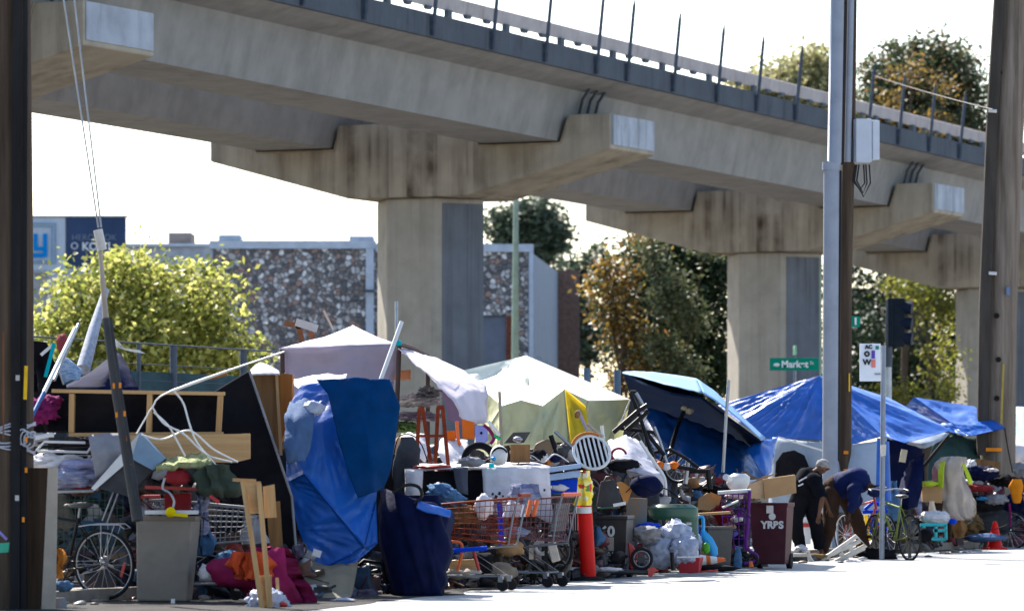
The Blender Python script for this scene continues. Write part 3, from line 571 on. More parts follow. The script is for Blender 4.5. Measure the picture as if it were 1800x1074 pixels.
ub = thing('utility_box', W(1520, 290, D - .1), 'pale grey utility box hung on the timber pole with loose cables below', 'utility box')
M().box(W(1516, 248, D - .15), (.245, .22, .66), (0, 0, R(8))).build('box', mat('pale_grey_box', (.40, .43, .50), .5, .1, 3, .05, dirt=.2), ub, bevel=.015)
M().box(W(1533, 247, D - .1), (.14, .2, .6), (0, 0, R(38))).build('side_cover', MATS['pale_grey_box'], ub, bevel=.015)
m_ = M()
for k, (a, b_) in enumerate(((1506, 1530), (1510, 1524), (1503, 1520))):
    m_.tube([W(a, 290, D - .15), W(a - 4, 318, D - .18), W((a + b_) / 2, 346 - 6 * k, D - .2), W(b_, 322, D - .18), W(b_ - 2, 290, D - .15)], .013, 6)
m_.build('cable_loop', MATS['black_rubber'], ub)
M().box(W(1502, 262, D - .08), (.1, .06, .3)).build('bracket', m_post, ub)
# transit sign
D = 64
ts = thing('transit_sign', V((W(1551, 830, D).x, D, .1)), 'white transit stop sign on a slim steel post near the tents', 'sign')
b0 = W(1550, 830, D); b0.z = .0
M().tube([b0, W(1553, 607, D)], .036, 8).build('post', m_galv, ts)
sg = M(); slab(sg, 1511, 1548, 604, 670, D - .06, .02); pl = sg.build('sign_plate', mat('white_enamel', (.62, .64, .7), .5, .06, 3, .0), ts, bevel=.004)
m_ = M(); m_.ring(W(1524, 622, D - .075), .03, .012, n=18)
m_.text('W', W(1524, 637, D - .075), .11, th=.006, bold=.004); m_.text('AC', W(1527, 610, D - .075), .075, th=.006, bold=.004); m_.text('now', W(1543, 657, D - .075), .05, th=.004); m_.build('black_symbols', mat('sign_black', (.03, .03, .035), .6), pl)
m_ = M(); slab(m_, 1532, 1538, 616, 630, D - .075, .01); m_.build('purple_block', mat('sign_purple', (.10, .06, .36), .6), pl)
m_ = M(); slab(m_, 1532, 1539, 632, 646, D - .075, .01); m_.build('coral_block', mat('sign_coral', (.6, .18, .16), .6), pl)
m_ = M(); slab(m_, 1539, 1545, 608, 614, D - .075, .01); m_.build('teal_block', mat('sign_teal', (.02, .2, .17), .6), pl)
# street name signs
m_sg = mat('street_sign_green', (.0, .22, .14), .45, .08, 3, 0)
D = 92
ss = thing('street_sign', V((W(1397, 830, D).x, D, 0)), 'green Market street name sign in front of the second pier', 'street sign')
b0 = W(1398, 830, D); b0.z = 0; M().tube([b0, W(1397, 627, D)], .035, 8).build('post', m_galv, ss)
m_ = M(); slab(m_, 1353, 1439.5, 629, 651, D - .06, .03); pl = m_.build('name_plate', m_sg, ss, bevel=.004)
m_ = M(); m_.text('Market', W(1397, 640.5, D - .075), .19, th=.006, bold=.006); M().text('St', W(1427, 638, D - .075), .1, th=.006).build('white_lettering', mat('sign_letter_white', (.75, .78, .78), .5), pl); m_.build('white_lettering', mat('sign_letter_white', (.75, .78, .78), .5), pl); M().blob(W(1365, 641, D - .07), (.07, .01, .04), 2, .2, 2, 2).build('oak_emblem', MATS['sign_letter_white'], pl)
m_ = M(); m_.box(W(1397, 616, D), (.05, .55, .2)); m_.build('cross_plate', mat('pale_sign_green', (.25, .45, .3), .5), ss)
D = 125
gp = thing('lamp_post', V((W(1437, 830, D).x, D, 0)), 'pale green post standing at the right side of the second pier', 'lamp post')
b0 = W(1436, 830, D); b0.z = 0; M().tube([b0, W(1438, 560, D)], [.125, .115], 10).build('lower_pole', m_green, gp); M().tube([W(1438, 560, D), W(1440, 400, D)], [.10, .085], 10).build('upper_pole', m_green, gp)
D = 96
gs = thing('street_sign', V((W(1512, 830, D).x, D, 0)), 'small green sign half hidden right of the timber pole', 'street sign')
m_ = M(); slab(m_, 1478, 1512, 556, 575, D - .06, .03); pl = m_.build('name_plate', m_sg, gs)
m_ = M(); m_.text('1', W(1504, 565.5, D - .08), .2, th=.006, bold=.01); m_.build('numeral', MATS['sign_letter_white'], pl)
b0 = W(1484, 830, D); b0.z = 0; M().tube([b0, W(1485, 552, D)], .05, 8).build('post', m_galv, gs)
D = 88
tl = thing('traffic_signal', V((W(1566, 830, D).x, D, 0)), 'dark traffic signal seen from behind on a white-banded post', 'traffic signal')
b0 = W(1563, 830, D); b0.z = 0
M().tube([b0, W(1562, 645, D)], .06, 10).build('lower_post', mat('pale_post', (.4, .43, .45), .6), tl); M().tube([W(1562, 645, D), W(1563, 528, D)], .07, 10).build('upper_post', m_post, tl)
hd = M(); hd.box(W(1578, 567, D), (.26, .22, .95)); hd.box(W(1564, 567, D), (.1, .34, .95)); h_ = hd.build('signal_head', mat('signal_blue_black', (.008, .014, .022), .6), tl, bevel=.02)
for y in (540, 567, 594):
    m_ = M(); m_.lathe([(.115, 0), (.125, .22)], W(1584, y, D), V((.9, -.25, -.12)), 14); m_.build('visor', mat('signal_visor', (.008, .014, .03), .6), h_)
# ------------------------------------------------------------------ helpers for the encampment
def PX(pts, d): return [W(x, y, d) if len(t) == 2 else W(x, y, t[2]) for t in pts for x, y in [t[:2]]]
def poly(pts, d, th, mm=None): return (mm or M()).prism(PX(pts, d), V((0, th, 0)))
def line(pts, d, r, n=6, mm=None, smooth=0):
    p = PX(pts, d)
    if smooth and len(p) > 2:
        q = []
        for i in range(len(p) - 1):
            p0 = p[i - 1] if i else p[0]; p3 = p[i + 2] if i + 2 < len(p) else p[-1]
            for k in range(smooth):
                t = k / smooth; q.append(.5 * ((2 * p[i]) + (p[i + 1] - p0) * t + (2 * p0 - 5 * p[i] + 4 * p[i + 1] - p3) * t * t + (3 * p[i] - p0 - 3 * p[i + 1] + p3) * t ** 3))
        p = q + [p[-1]]
    return (mm or M()).tube(p, r, n)
def cloth(rows, mm=None, **k): return (mm or M()).sheet([PX(r_, 0) for r_ in rows], **k)
def hull(rows, d, dr=.6, n=26, seed=0, amp=.06, freq=4, mm=None, fold=0):
    """closed lumpy body through (row, left, right) photo extents, round in depth"""
    mm = mm or M(); s_ = d / F; amp *= (2.1 if fold else 1); vs = []; sv = V((seed * 3.3, seed, seed * 7.7)); st = []
    for i in range(len(rows) - 1):
        for k in range(4): t = k / 4; st.append([a * (1 - t) + b_ * t for a, b_ in zip(rows[i], rows[i + 1])])
    st.append(list(rows[-1])); K = len(st)
    for y, xl, xr in st:
        cx = (xl + xr) / 2; rx = (xr - xl) / 2 * s_; c = W(cx, y, d)
        for j in range(n):
            a = 2 * math.pi * j / n; p = V((math.cos(a), math.sin(a), 0)); q = c + V((p.x * rx, p.y * rx * dr, 0))
            h = noise.noise(q * freq + sv) + .5 * noise.noise(q * freq * 2.4 + sv)
            if fold: h += fold * (.5 - abs(noise.noise(V((math.cos(a) * 2.5, math.sin(a) * 2.5, q.z * .6 + seed)) )) * 2)
            vs.append(q + (p + V((0, 0, .4 * noise.noise(q * freq - sv)))) * h * amp)
    fs = [(i * n + (j + 1) % n, i * n + j, (i + 1) * n + j, (i + 1) * n + (j + 1) % n) for i in range(K - 1) for j in range(n)]
    mm.add(vs, fs, True); mm.add(vs[:n], [tuple(range(n))], True); mm.add(vs[-n:], [tuple(range(n))[::-1]], True); return mm
def base_at(px, d, z=0.): p = W(px, 830, d); p.z = z; return p
# materials
m_tarp = mat('blue_tarp', (.0, .055, .23), .45, .35, 3, .35, spec=.4, bscale=9, trans=.08)
m_tarpb = mat('bright_blue_tarp', (.006, .09, .40), .36, .3, 3, .35, spec=.5, bscale=9, trans=.05, dirt=.2)
m_tarpl = mat('pale_blue_tarp', (.10, .17, .42), .4, .4, 3, .4, spec=.5, bscale=8)
m_navyq = mat('deep_blue_blanket', (.0, .03, .105), .9, .25, 5, .3, bscale=60)
m_navy = mat('navy_cloth', (.004, .007, .034), .85, .35, 5, .3)
m_dteal = mat('dark_teal_umbrella', (.003, .012, .042), .85, .3, 4, .2, spec=.02)
m_sky = mat('light_blue_canvas', (.16, .30, .55), .6, .2, 4)
m_lilac = mat('lilac_canopy', (.38, .33, .42), .75, .18, 2, .25, bscale=14, trans=.3, dirt=.08)
m_cream = mat('cream_plastic_sheet', (.70, .67, .43), .5, .2, 1.3, .4, spec=.25, col2=(.54, .59, .46), bscale=6, trans=.5)
m_creamlit = mat('white_plastic_sunlit_cream', (.74, .74, .66), .5, .1, 1.4, .35, spec=.3, col2=(.62, .64, .56), bscale=6, trans=.15, dirt=.12); m_lilaclit = mat('sunlit_lilac', (.66, .60, .66), .75, .15, 2, .25, bscale=14, trans=.2, dirt=.1)  # whiter copies of cream and lilac for roofs, sunlight put into their colour
m_yelch = mat('yellow_sheet', (.75, .58, .05), .5, .2, 3, trans=.55)
m_white = mat('white_cloth', (.55, .53, .55), .85, .2, 3, .35, bscale=20, dirt=.3)
m_wplas = mat('white_plastic', (.55, .55, .55), .45, .1, 3, .1, spec=.3, dirt=.35)
m_bagp = mat('bluish_plastic_bag', (.36, .40, .52), .35, .35, 6, .5, spec=.4, bscale=14, trans=.2, dirt=.3)
m_grey = mat('grey_cloth', (.22, .22, .24), .85, .3, 4, .3, dirt=.35)
m_dgrey = mat('charcoal_cloth', (.045, .048, .055), .85, .4, 4, .3, dirt=.35)
m_black = mat('black_cloth', (.008, .008, .011), .95, .4, 5, .3)
m_blackp = mat('black_plastic', (.018, .018, .02), .45, .35, 4, .15, spec=.5, dirt=.15)
m_blackm = mat('black_metal', (.016, .016, .018), .4, .3, 8, .05, metal=.4)
m_steel = mat('dull_steel', (.30, .31, .34), .42, .25, 6, .05, metal=.8)
m_chrome = mat('chrome_wire', (.55, .56, .6), .28, .1, 8, 0, metal=1.)
m_wood = wood('raw_pine', (.46, .29, .14), (.30, .17, .075), 2); m_woodx = wood('raw_pine_plank', (.46, .30, .15), (.31, .18, .08), 0)
m_woodd = wood('dark_brown_board', (.045, .028, .018), (.02, .013, .009), 2); m_woodo = wood('orange_cabinet_wood', (.38, .14, .035), (.22, .075, .02), 2)
m_woodb = wood('brown_cabinet_wood', (.22, .12, .05), (.12, .06, .028), 2); m_tan = mat('tan_edge', (.34, .29, .24), .8, .2, 4, dirt=.35)
m_card = mat('cardboard', (.33, .20, .10), .85, .2, 3, .1, dirt=.15); m_cardo = mat('orange_cardboard', (.45, .2, .06), .85, .2, 3)
m_red = mat('red_plastic', (.36, .012, .01), .45, .25, 4, .05, spec=.5, dirt=.35); m_dred = mat('dark_red_plastic', (.2, .015, .02), .5, .3, 4, dirt=.35)
m_rust = mat('rusty_red_paint', (.2, .035, .014), .6, .4, 10, .1); m_orng = mat('orange_plastic', (.5, .11, .012), .45, .15, 4, .05, dirt=.35)
m_coral = mat('coral_plastic', (.55, .12, .04), .45, .1, 4, .05, dirt=.35)
m_mag = mat('magenta_blanket', (.2, .012, .06), .9, .35, 4, .3, bscale=30, dirt=.35); m_rorange = mat('red_orange_cloth', (.42, .06, .02), .85, .4, 5, .3)
m_pink = mat('hot_pink_cloth', (.2, .014, .10), .8, .5, 7, .3, col2=(.08, .01, .05))
m_binG = mat('taupe_bin_plastic', (.18, .16, .135), .6, .2, 2, .05, spec=.25, dirt=.55)
m_binD = mat('dark_green_plastic', (.008, .075, .045), .45, .25, 3, .05, spec=.5, dirt=.35); m_binM = mat('maroon_bin_plastic', (.055, .016, .024), .5, .3, 3, .05, dirt=.25)
m_crateg = mat('green_crate_plastic', (.02, .07, .05), .55, .3, 4, .05); m_cyan = mat('cyan_plastic', (.01, .38, .40), .4, .15, 4, .05, spec=.5, dirt=.35)
m_lblue = mat('blue_plastic', (.0, .26, .60), .4, .15, 4, .05, spec=.5, dirt=.35); m_royal = mat('royal_blue_plastic', (.0, .04, .45), .45, .15, 4, dirt=.35)
m_purple = mat('purple_plastic', (.10, .02, .16), .5, .3, 5, .05, dirt=.35); m_yelb = mat('yellow_ball_rubber', (.55, .42, .0), .5, .1, 3)
m_olive = mat('olive_cloth', (.045, .06, .045), .85, .4, 4, .4, dirt=.35); m_moss = mat('mossy_fleece', (.40, .40, .24), .95, .6, 14, 1.0, col2=(.12, .16, .05))
m_sheetm = mat('blue_grey_sheet_metal', (.17, .26, .38), .45, .2, 3, .05, metal=.3, dirt=.35); m_sheetl = mat('pale_sheet_metal', (.55, .56, .57), .5, .15, 3, .05, dirt=.35)
m_greyp = mat('grey_plastic', (.16, .17, .19), .5, .2, 4, .05); m_bluej = mat('faded_blue_cloth', (.08, .17, .30), .85, .4, 6, .4, col2=(.02, .05, .11), dirt=.35)
m_strip_ = mat('striped_cloth', (.35, .36, .46), .85, 0, 9, .3, col2=(.03, .04, .13), stretch=(.5, .5, 4)); m_teal = mat('teal_paint', (.0, .28, .32), .5, .2, 4)
m_tyre = mat('tyre_rubber', (.018, .018, .02), .8, .3, 10, .2); m_skin = mat('brown_skin', (.13, .065, .04), .55, .15, 6, .05); m_skin2 = mat('dark_skin', (.06, .03, .02), .55, .15, 6, .05)
m_trou = mat('brown_trousers', (.04, .022, .015), .85, .35, 6, .3); m_jack = mat('navy_jacket', (.006, .012, .06), .75, .3, 5, .3); m_bjack = mat('black_jacket', (.005, .006, .010), .95, .4, 5, .3)
m_beige = mat('beige_cloth', (.38, .32, .28), .85, .2, 4, .35, dirt=.35); m_hivis = mat('hi_vis_cloth', (.36, .46, .03), .8, .15, 4)
m_tentg = mat('grey_tent_fabric', (.30, .35, .42), .6, .15, 3, .2, trans=.15); m_dgtent = mat('dark_green_tent', (.035, .07, .065), .65, .35, 3, .2)
m_flor = bpy.data.materials.new('yellow_floral_cloth'); m_flor.use_nodes = True
n = m_flor.node_tree.nodes; l = m_flor.node_tree.links; b = n['Principled BSDF']; tc = n.new('ShaderNodeTexCoord'); vo = n.new('ShaderNodeTexVoronoi'); vo.inputs['Scale'].default_value = 17; l.new(tc.outputs['Object'], vo.inputs[0])
se = n.new('ShaderNodeSeparateColor'); l.new(vo.outputs['Color'], se.inputs[0]); cr = n.new('ShaderNodeValToRGB'); cr.color_ramp.interpolation = 'CONSTANT'; e = cr.color_ramp.elements
for p, c in ((.5, (.85, .74, .25)), (.68, (.62, .05, .03)), (.78, (.75, .7, .5)), (.92, (.1, .25, .06))): x = e.new(p); x.color = (*c, 1)
e[0].color = (.88, .62, .03, 1); l.new(se.outputs[0], cr.inputs[0]); l.new(cr.outputs[0], b.inputs['Base Color']); b.inputs['Roughness'].default_value = .8
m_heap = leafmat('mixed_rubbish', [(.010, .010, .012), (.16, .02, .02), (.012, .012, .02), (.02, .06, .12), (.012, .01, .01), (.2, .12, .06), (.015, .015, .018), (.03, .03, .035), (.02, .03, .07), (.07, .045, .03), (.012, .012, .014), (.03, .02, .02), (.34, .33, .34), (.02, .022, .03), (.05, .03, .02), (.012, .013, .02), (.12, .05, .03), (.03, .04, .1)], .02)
# ------------------------------------------------------------------ builders of repeated kinds
def wheel(mm_parent, c, r, axis=(0, 1, 0), spokes=18, tw=.022, rim=m_steel, name='wheel', local=True, mag=False):
    t = M().ring(c, r - tw * .5, tw * .62, axis, 36, 8).build(name, m_tyre, mm_parent, local=local)
    rm_ = M().ring(c, r - tw * 1.5, tw * .4, axis, 36, 5).build('rim', rim, t, local=local)
    sp = M(); ax = V(axis).normalized(); u = ax.cross(V((0, 0, 1))).normalized(); w2 = u.cross(ax); c = V(c)
    for k in range(spokes):
        a = 2 * math.pi * k / spokes; q = u * math.cos(a) + w2 * math.sin(a)
        if mag: sp.beam(c + q * r * .1, c + q * (r - tw * 1.6), .022, .02, ax)
        else: sp.tube([c + ax * .025 * (1 if k % 2 else -1) + q * .02, c + q * (r - tw * 1.6)], .0022, 4)
    sp.lathe([(.022 if not mag else .05, -.04), (.022 if not mag else .05, .04)], c, ax, 10); sp.build('spokes', rim if not mag else m_blackp, t, local=local)
    return t
def bicycle(label, hub, yaw, col=m_blackm, rim=m_steel, r=.335, tilt=0, rack=True, group='bicycles in the encampment', scale=1., reflector=False, z_hub=None, pitch=0):
    """hub: world position of the rear hub; yaw: heading of the front wheel"""
    t = thing('bicycle', V((0, 0, 0)), label, 'bicycle', group); m4 = Matrix.Translation(V(hub)) @ Euler((R(tilt), R(pitch), R(yaw)), 'ZYX' if False else 'XYZ').to_matrix().to_4x4() @ Matrix.Scale(scale, 4) @ Matrix.Translation(V((0, 0, -r)))
    t.matrix_world = m4; L_ = 1.04
    wheel(t, (0, 0, r), r, rim=rim); wheel(t, (L_, 0, r), r, rim=rim)
    bb_ = V((.43, 0, .29)); st = V((.27, 0, .80)); hd_ = V((.80, 0, .84)); hb = V((.835, 0, .74))
    f = M(); f.tube([bb_, st], .016, 8).tube([st - V((0, 0, .04)), hd_], .015, 8).tube([bb_, hb], .018, 8).tube([hd_ + V((-.01, 0, .05)), hb + V((.01, 0, -.03))], .018, 8)
    for s_ in (-1, 1): f.tube([V((0, s_ * .06, r)), bb_ + V((0, s_ * .03, 0))], .009, 6).tube([V((0, s_ * .06, r)), st + V((0, s_ * .02, -.05))], .008, 6)
    f.build('frame', col, t, local=True)
    f = M()
    for s_ in (-1, 1): f.tube([hb + V((.015, s_ * .045, -.02)), V((.92, s_ * .05, .5)), V((L_, s_ * .05, r))], .011, 6)
    f.build('fork', col, t, local=True)
    f = M(); f.tube([hd_ + V((0, 0, .03)), hd_ + V((-.03, 0, .17))], .012, 6).tube([V((.70, -.28, 1.02)), V((.78, -.18, 1.03)), V((.79, 0, 1.01)), V((.78, .18, 1.03)), V((.70, .28, 1.02))], .011, 6); h_ = f.build('handlebar', m_steel, t, local=True)
    for s_ in (-1, 1): M().tube([V((.70, s_ * .28, 1.02)), V((.60, s_ * .30, 1.0))], .017, 7).build('grip', m_blackp, h_, local=True)
    sd_ = M(); sd_.blob(V((.245, 0, .925)), (.14, .085, .03), 3, .1, 1, 2); sd_.blob(V((.36, 0, .92)), (.08, .025, .02), 4, .05, 1, 2); s2 = sd_.build('saddle', m_blackp, t, local=True)
    M().tube([st, V((.25, 0, .91))], .012, 6).build('seat_post', m_steel, s2, local=True)
    ck = M(); ck.ring(bb_ + V((0, -.05, 0)), .085, .006, (0, 1, 0), 20, 5).tube([bb_ + V((0, -.06, 0)), bb_ + V((.1, -.07, -.13))], .009, 6).tube([bb_ + V((0, .06, 0)), bb_ + V((-.1, .07, .13))], .009, 6).box(bb_ + V((.1, -.12, -.135)), (.09, .08, .02)).box(bb_ + V((-.1, .12, .135)), (.09, .08, .02)); ck.build('crank', m_blackm, t, local=True)
    M().tube([bb_ + V((0, -.05, .08)), V((0, -.05, r + .035))], .004, 4).tube([bb_ + V((0, -.05, -.08)), V((0, -.05, r - .035))], .004, 4).build('chain', m_steel, t, local=True)
    if rack:
        k = M(); 
        for s_ in (-1, 1): k.tube([V((.24, s_ * .05, .72)), V((.1, s_ * .06, .74)), V((-.22, s_ * .06, .74)), V((-.28, s_ * .06, .70))], .007, 5).tube([V((0, s_ * .065, r)), V((-.02, s_ * .065, .73))], .006, 5).tube([V((0, s_ * .065, r)), V((-.17, s_ * .065, .73))], .006, 5)
        k.tube([V((-.28, -.06, .70)), V((-.28, .06, .70))], .006, 5); k.build('luggage_rack', m_steel, t, local=True)
    if reflector: M().box(V((-.20, -.02, r - .05)), (.03, .012, .14), (0, R(-20), 0)).build('reflector', m_red, t, local=True)
    return t
def cart(label, loc, yaw, wire=m_chrome, handle=m_red, frame=m_greyp, seat=None, group='shopping carts among the belongings'):
    t = thing('shopping_cart', loc, label, 'shopping cart', group, (0, 0, R(yaw)))
    # x runs from the handle (-) to the nose (+)
    def rect(x0, x1, w0, w1, z0, z1): return [V((x0, -w0, z0)), V((x1, -w1, z1)), V((x1, w1, z1)), V((x0, w0, z0))]
    bm_ = M(); lo = rect(-.38, .44, .20, .15, .50, .58); hi = rect(-.46, .50, .26, .20, .98, .90)
    bm_.tube(hi, .011, 6, True).tube(lo, .009, 6, True)
    for k in range(1, 7):
        t_ = k / 7; bm_.tube([a.lerp(b_, t_) for a, b_ in zip(lo, hi)], .0042, 4, True)
    for e_ in range(4):
        a0, a1, b0_, b1 = lo[e_], lo[(e_ + 1) % 4], hi[e_], hi[(e_ + 1) % 4]; kk = 17 if e_ % 2 == 0 else 9
        for k in range(kk): u = k / (kk - 1); bm_.tube([a0.lerp(a1, u), b0_.lerp(b1, u)], .0036, 4)
    for k in range(1, 9): u = k / 9; bm_.tube([lo[0].lerp(lo[1], u), lo[3].lerp(lo[2], u)], .0036, 4)
    bm_.build('basket', wire, t, local=True)
    fm = M()
    for s_ in (-1, 1):
        fm.tube([V((-.52, s_ * .24, 1.0)), V((-.46, s_ * .25, .80)), V((-.40, s_ * .22, .48)), V((.1, s_ * .2, .42)), V((-.30, s_ * .22, .16)), V((.42, s_ * .17, .16))], .013, 6)
    for x in (-.3, .05, .42): fm.tube([V((x, -.2, .16)), V((x, .2, .16))], .011, 6)
    fm.build('undercarriage', frame, t, local=True)
    M().tube([V((-.53, -.26, 1.01)), V((-.53, .26, 1.01))], .02, 10).build('handle', handle, t, local=True)
    for x, y in ((-.32, .22), (-.32, -.22), (.42, .17), (.42, -.17)):
        c_ = M().box(V((x, y, .125)), (.05, .05, .06)).build('caster', m_steel, t, local=True); M().lathe([(.062, -.016), (.062, .016)], V((x - .02, y, .062)), (0, 1, 0), 16).build('wheel', m_tyre, c_, local=True)
    if seat: M().box(V((-.40, 0, .76)), (.02, .42, .3), (0, R(-10), 0)).build('child_seat_flap', seat, t, local=True)
    return t
def wheelie_bin(label, loc, yaw, m_, w_=.58, dep=.62, h=1.05, lid=True, logo=None, group=None):
    t = thing('wheeled_bin', loc, label, 'bin', group, (0, 0, R(yaw))); b_ = M(); a, c = w_ / 2, dep / 2
    rings = [(a * .80, c * .80, .06), (a * .84, c * .84, .12), (a * .97, c * .97, h * .86), (a * 1.02, c * 1.02, h * .87), (a * 1.02, c * 1.02, h * .92)]
    vs = [V((sx * x, sy * y, z)) for x, y, z in rings for sx, sy in ((-1, -1), (1, -1), (1, 1), (-1, 1))]
    b_.add(vs, [(3, 2, 1, 0), (16, 17, 18, 19)] + [(i * 4 + j, i * 4 + (j + 1) % 4, i * 4 + 4 + (j + 1) % 4, i * 4 + 4 + j) for i in range(4) for j in range(4)])
    body = b_.build('body', m_, t, local=True, bevel=.02)
    if lid:
        l_ = M(); l_.add([V((sx * a * k, sy * c * k + .0, z)) for k, z in ((1.06, h * .925), (1.06, h * .95), (.8, h)) for sx, sy in ((-1, -1), (1, -1), (1, 1), (-1, 1))], [(3, 2, 1, 0), (8, 9, 10, 11)] + [(i * 4 + j, i * 4 + (j + 1) % 4, i * 4 + 4 + (j + 1) % 4, i * 4 + 4 + j) for i in range(2) for j in range(4)])
        ld = l_.build('lid', m_, t, local=True, bevel=.012); M().tube([V((-a * .8, c * 1.08, h * .93)), V((-a * .8, c * 1.22, h * .95)), V((a * .8, c * 1.22, h * .95)), V((a * .8, c * 1.08, h * .93))], .015, 6).build('handle', m_, ld, local=True)
    for s_ in (-1, 1): M().lathe([(.1, -.03), (.1, .03)], V((s_ * a * .78, c * .78, .1)), (1, 0, 0), 16).build('wheel', m_tyre, t, local=True)
    if logo: logo(body, a, c, h)
    return t
# ================================================================== big canopies, tents and tarps
can = thing('canopy_tent', V((W(620, 830, 55.5).x, 55.5, 0)), 'lilac pop-up canopy with a pointed white-lit roof and sagging right flap', 'canopy')
pk = (621, 572, 56.2); cA = (494, 612, 54.6); cB = (702, 604, 54.3); cC = (752, 627, 57.6); cD = (540, 600, 58.2)
rf = M()
for a, b_ in ((cA, cB), (cB, cC), (cC, cD), (cD, cA)):
    mid = lambda p, q, t: tuple(p[i] * (1 - t) + q[i] * t for i in range(3)); sg = lambda p: (p[0], p[1] + 5, p[2])
    rf.sheet([PX([pk, pk, pk], 0), PX([sg(mid(pk, a, .5)), sg(mid(pk, mid(a, b_, .5), .5)), sg(mid(pk, b_, .5))], 0), PX([a, mid(a, b_, .5), b_], 0)], res=6, wr=.012, th=.006, seed=2)
rf.build('canopy_roof', m_lilaclit, can)
cloth([[(495, 613, 54.55), (560, 610, 54.4), (630, 607, 54.4), (702, 606, 54.3)], [(497, 640, 54.6), (560, 641, 54.5), (630, 640, 54.4), (700, 640, 54.4)], [(506, 668, 54.6), (560, 672, 54.5), (630, 672, 54.4), (692, 668, 54.4)], [(510, 720, 54.6), (560, 722, 54.5), (630, 722, 54.4), (690, 720, 54.4)]], wr=.02, fold=.03, seed=4).build('side_wall', m_lilac, can)
cloth([[(702, 610, 54.2), (725, 616, 55.5), (752, 628, 57.4)], [(733, 642, 53.8), (770, 638, 55.2), (806, 646, 57)], [(768, 672, 53.3), (808, 662, 54.6), (846, 672, 56.5)], [(798, 706, 53.1), (826, 690, 54), (857, 690, 55.4)], [(815, 742, 53.2), (838, 745, 53.8), (858, 742, 55)]], wr=.03, seed=6, freq=3).build('side_flap', m_lilaclit, can)
cloth([[(772, 686, 54.3), (790, 692, 54.2), (812, 706, 54.1)], [(784, 715, 54.3), (797, 720, 54.2), (812, 726, 54.1)], [(790, 738, 54.3), (802, 744, 54.2), (814, 748, 54.1)]], wr=.03, seed=7).build('torn_panel', mat('purple_canopy', (.2, .13, .22), .8, .2, 3), can)
for p, q, nm in (((702, 606, 54.25), (696, 760, 54), 'leg'), ((496, 614, 54.5), (500, 900, 54.4), 'leg'), ((752, 628, 57.6), (752, 840, 57.4), 'leg')):
    M().tube(PX([p, q], 0), .028, 8).build(nm, mat('dark_canopy_leg', (.07, .045, .04), .6), can)
M().tube(PX([(700, 604, 54.2), (725, 612, 55.6), (752, 626, 57.6)], 0), .03, 8).build('roof_rail', MATS['dark_canopy_leg'], can)
M().blob(W(700, 603, 54.2), (.05, .05, .035), 1, .1, 1, 2).build('corner_cap', m_teal, can)
tt = thing('tarp_tent', V((W(960, 830, 60).x, 60, 0)), 'cream plastic sheeting tent lit white on top with a yellow patch', 'tent')
TP = dict(P=(925, 625, 62.4), L=(797, 655, 62.5), K=(848, 684, 62.0), a=(882, 713, 60.7), b=(915, 703, 60.5), c=(954, 713, 60.2), d=(992, 684, 60.3), e=(1034, 704, 60.5), E=(1108, 702, 61.7), R=(1012, 654, 62.6), k=(832, 790, 61.9), A=(866, 830, 60.6), B=(913, 830, 60.3), C=(955, 830, 59.8), D=(1003, 830, 59.7), F=(1042, 830, 60.1), G=(1084, 815, 61.4))
tri = lambda q, spec: [[W(*q[ch]) for ch in t] for t in spec.split()]
M().panels(tri(TP, 'PLK PKa Pab Pbc Pcd Pde PeE'), sag=.07, crease=.06, kc=5, seed=3).build('roof_panel', m_creamlit, tt, weld=True)
M().panels(tri(TP, 'Kka kaA aAb bAB bBc cBC dcC dCD deD eDF eFE EFG'), sag=.06, crease=.085, kc=4, seed=5).build('side_panel', m_cream, tt, weld=True)
M().panels([PX(t, 0) for t in ([(993, 683, 60.22), (1030, 714, 60.2), (1040, 800, 59.75)], [(993, 683, 60.22), (1040, 800, 59.75), (1006, 806, 59.55)])], sag=.01, crease=.03, seed=2).build('yellow_panel', m_yelch, tt, weld=True)
line([(878, 688), (880, 740), (881, 790)], 57.6, .022).solo('tent_stick', m_tan, 'thin grey-brown stick standing in front of the cream tent', 'pole')
um = thing('patio_umbrella', V((W(1200, 830, 60).x, 60, 0)), 'tilted dark blue patio umbrella with a pale top edge coloured as sunlit', 'umbrella')
hub = (1208, 668, 64.5); rim_ = [(1096, 655, 62.2), (1130, 672, 60.6), (1180, 690, 59.6), (1234, 698, 59.2), (1290, 740, 59.6), (1338, 774, 60.8), (1318, 788, 62.6), (1250, 760, 64.8), (1170, 728, 65), (1110, 695, 64)]
u_ = M(); k = len(rim_)
P_ = PX(rim_, 0); H = W(*hub) + V((0, 0, .0))
H2 = sum(P_, V((0, 0, 0))) / k + V((.1, .5, .26))
vs = [H2] + P_ + [H2 - V((0, -.02, .05))] + [p - V((0, 0, .03)) for p in P_]
u_.add(vs, [(0, i + 1, (i + 1) % k + 1) for i in range(k)] + [(k + 1, (i + 1) % k + k + 2, i + k + 2) for i in range(k)] + [(i + 1, i + k + 2, (i + 1) % k + k + 2, (i + 1) % k + 1) for i in range(k)])
u_.build('canopy', m_dteal, um)
tb = M(); 
tb.sheet([PX([(1100, 653, 62.3), (1145, 655, 62.6), (1190, 660, 63), (1225, 666, 63.2)], 0), PX([(1094, 656, 62), (1136, 666, 60.4), (1184, 680, 59.3), (1236, 691, 58.9)], 0)], wr=.008, th=.01, seed=2); tb.build('bleached_edge', mat('blazing_sunlit_blue', (.17, .29, .43), .7, .2, 3), um)  # pale strip paints the sunlit top of the dark blue umbrella
tb = M(); tb.sheet([PX([(1225, 666, 63.2), (1258, 690, 63), (1300, 728, 62.6), (1345, 770, 62)], 0), PX([(1236, 691, 58.9), (1262, 708, 58.9), (1296, 735, 59.2), (1340, 774, 60.5)], 0)], wr=.008, th=.01, seed=5); tb.build('pale_edge', m_sky, um)
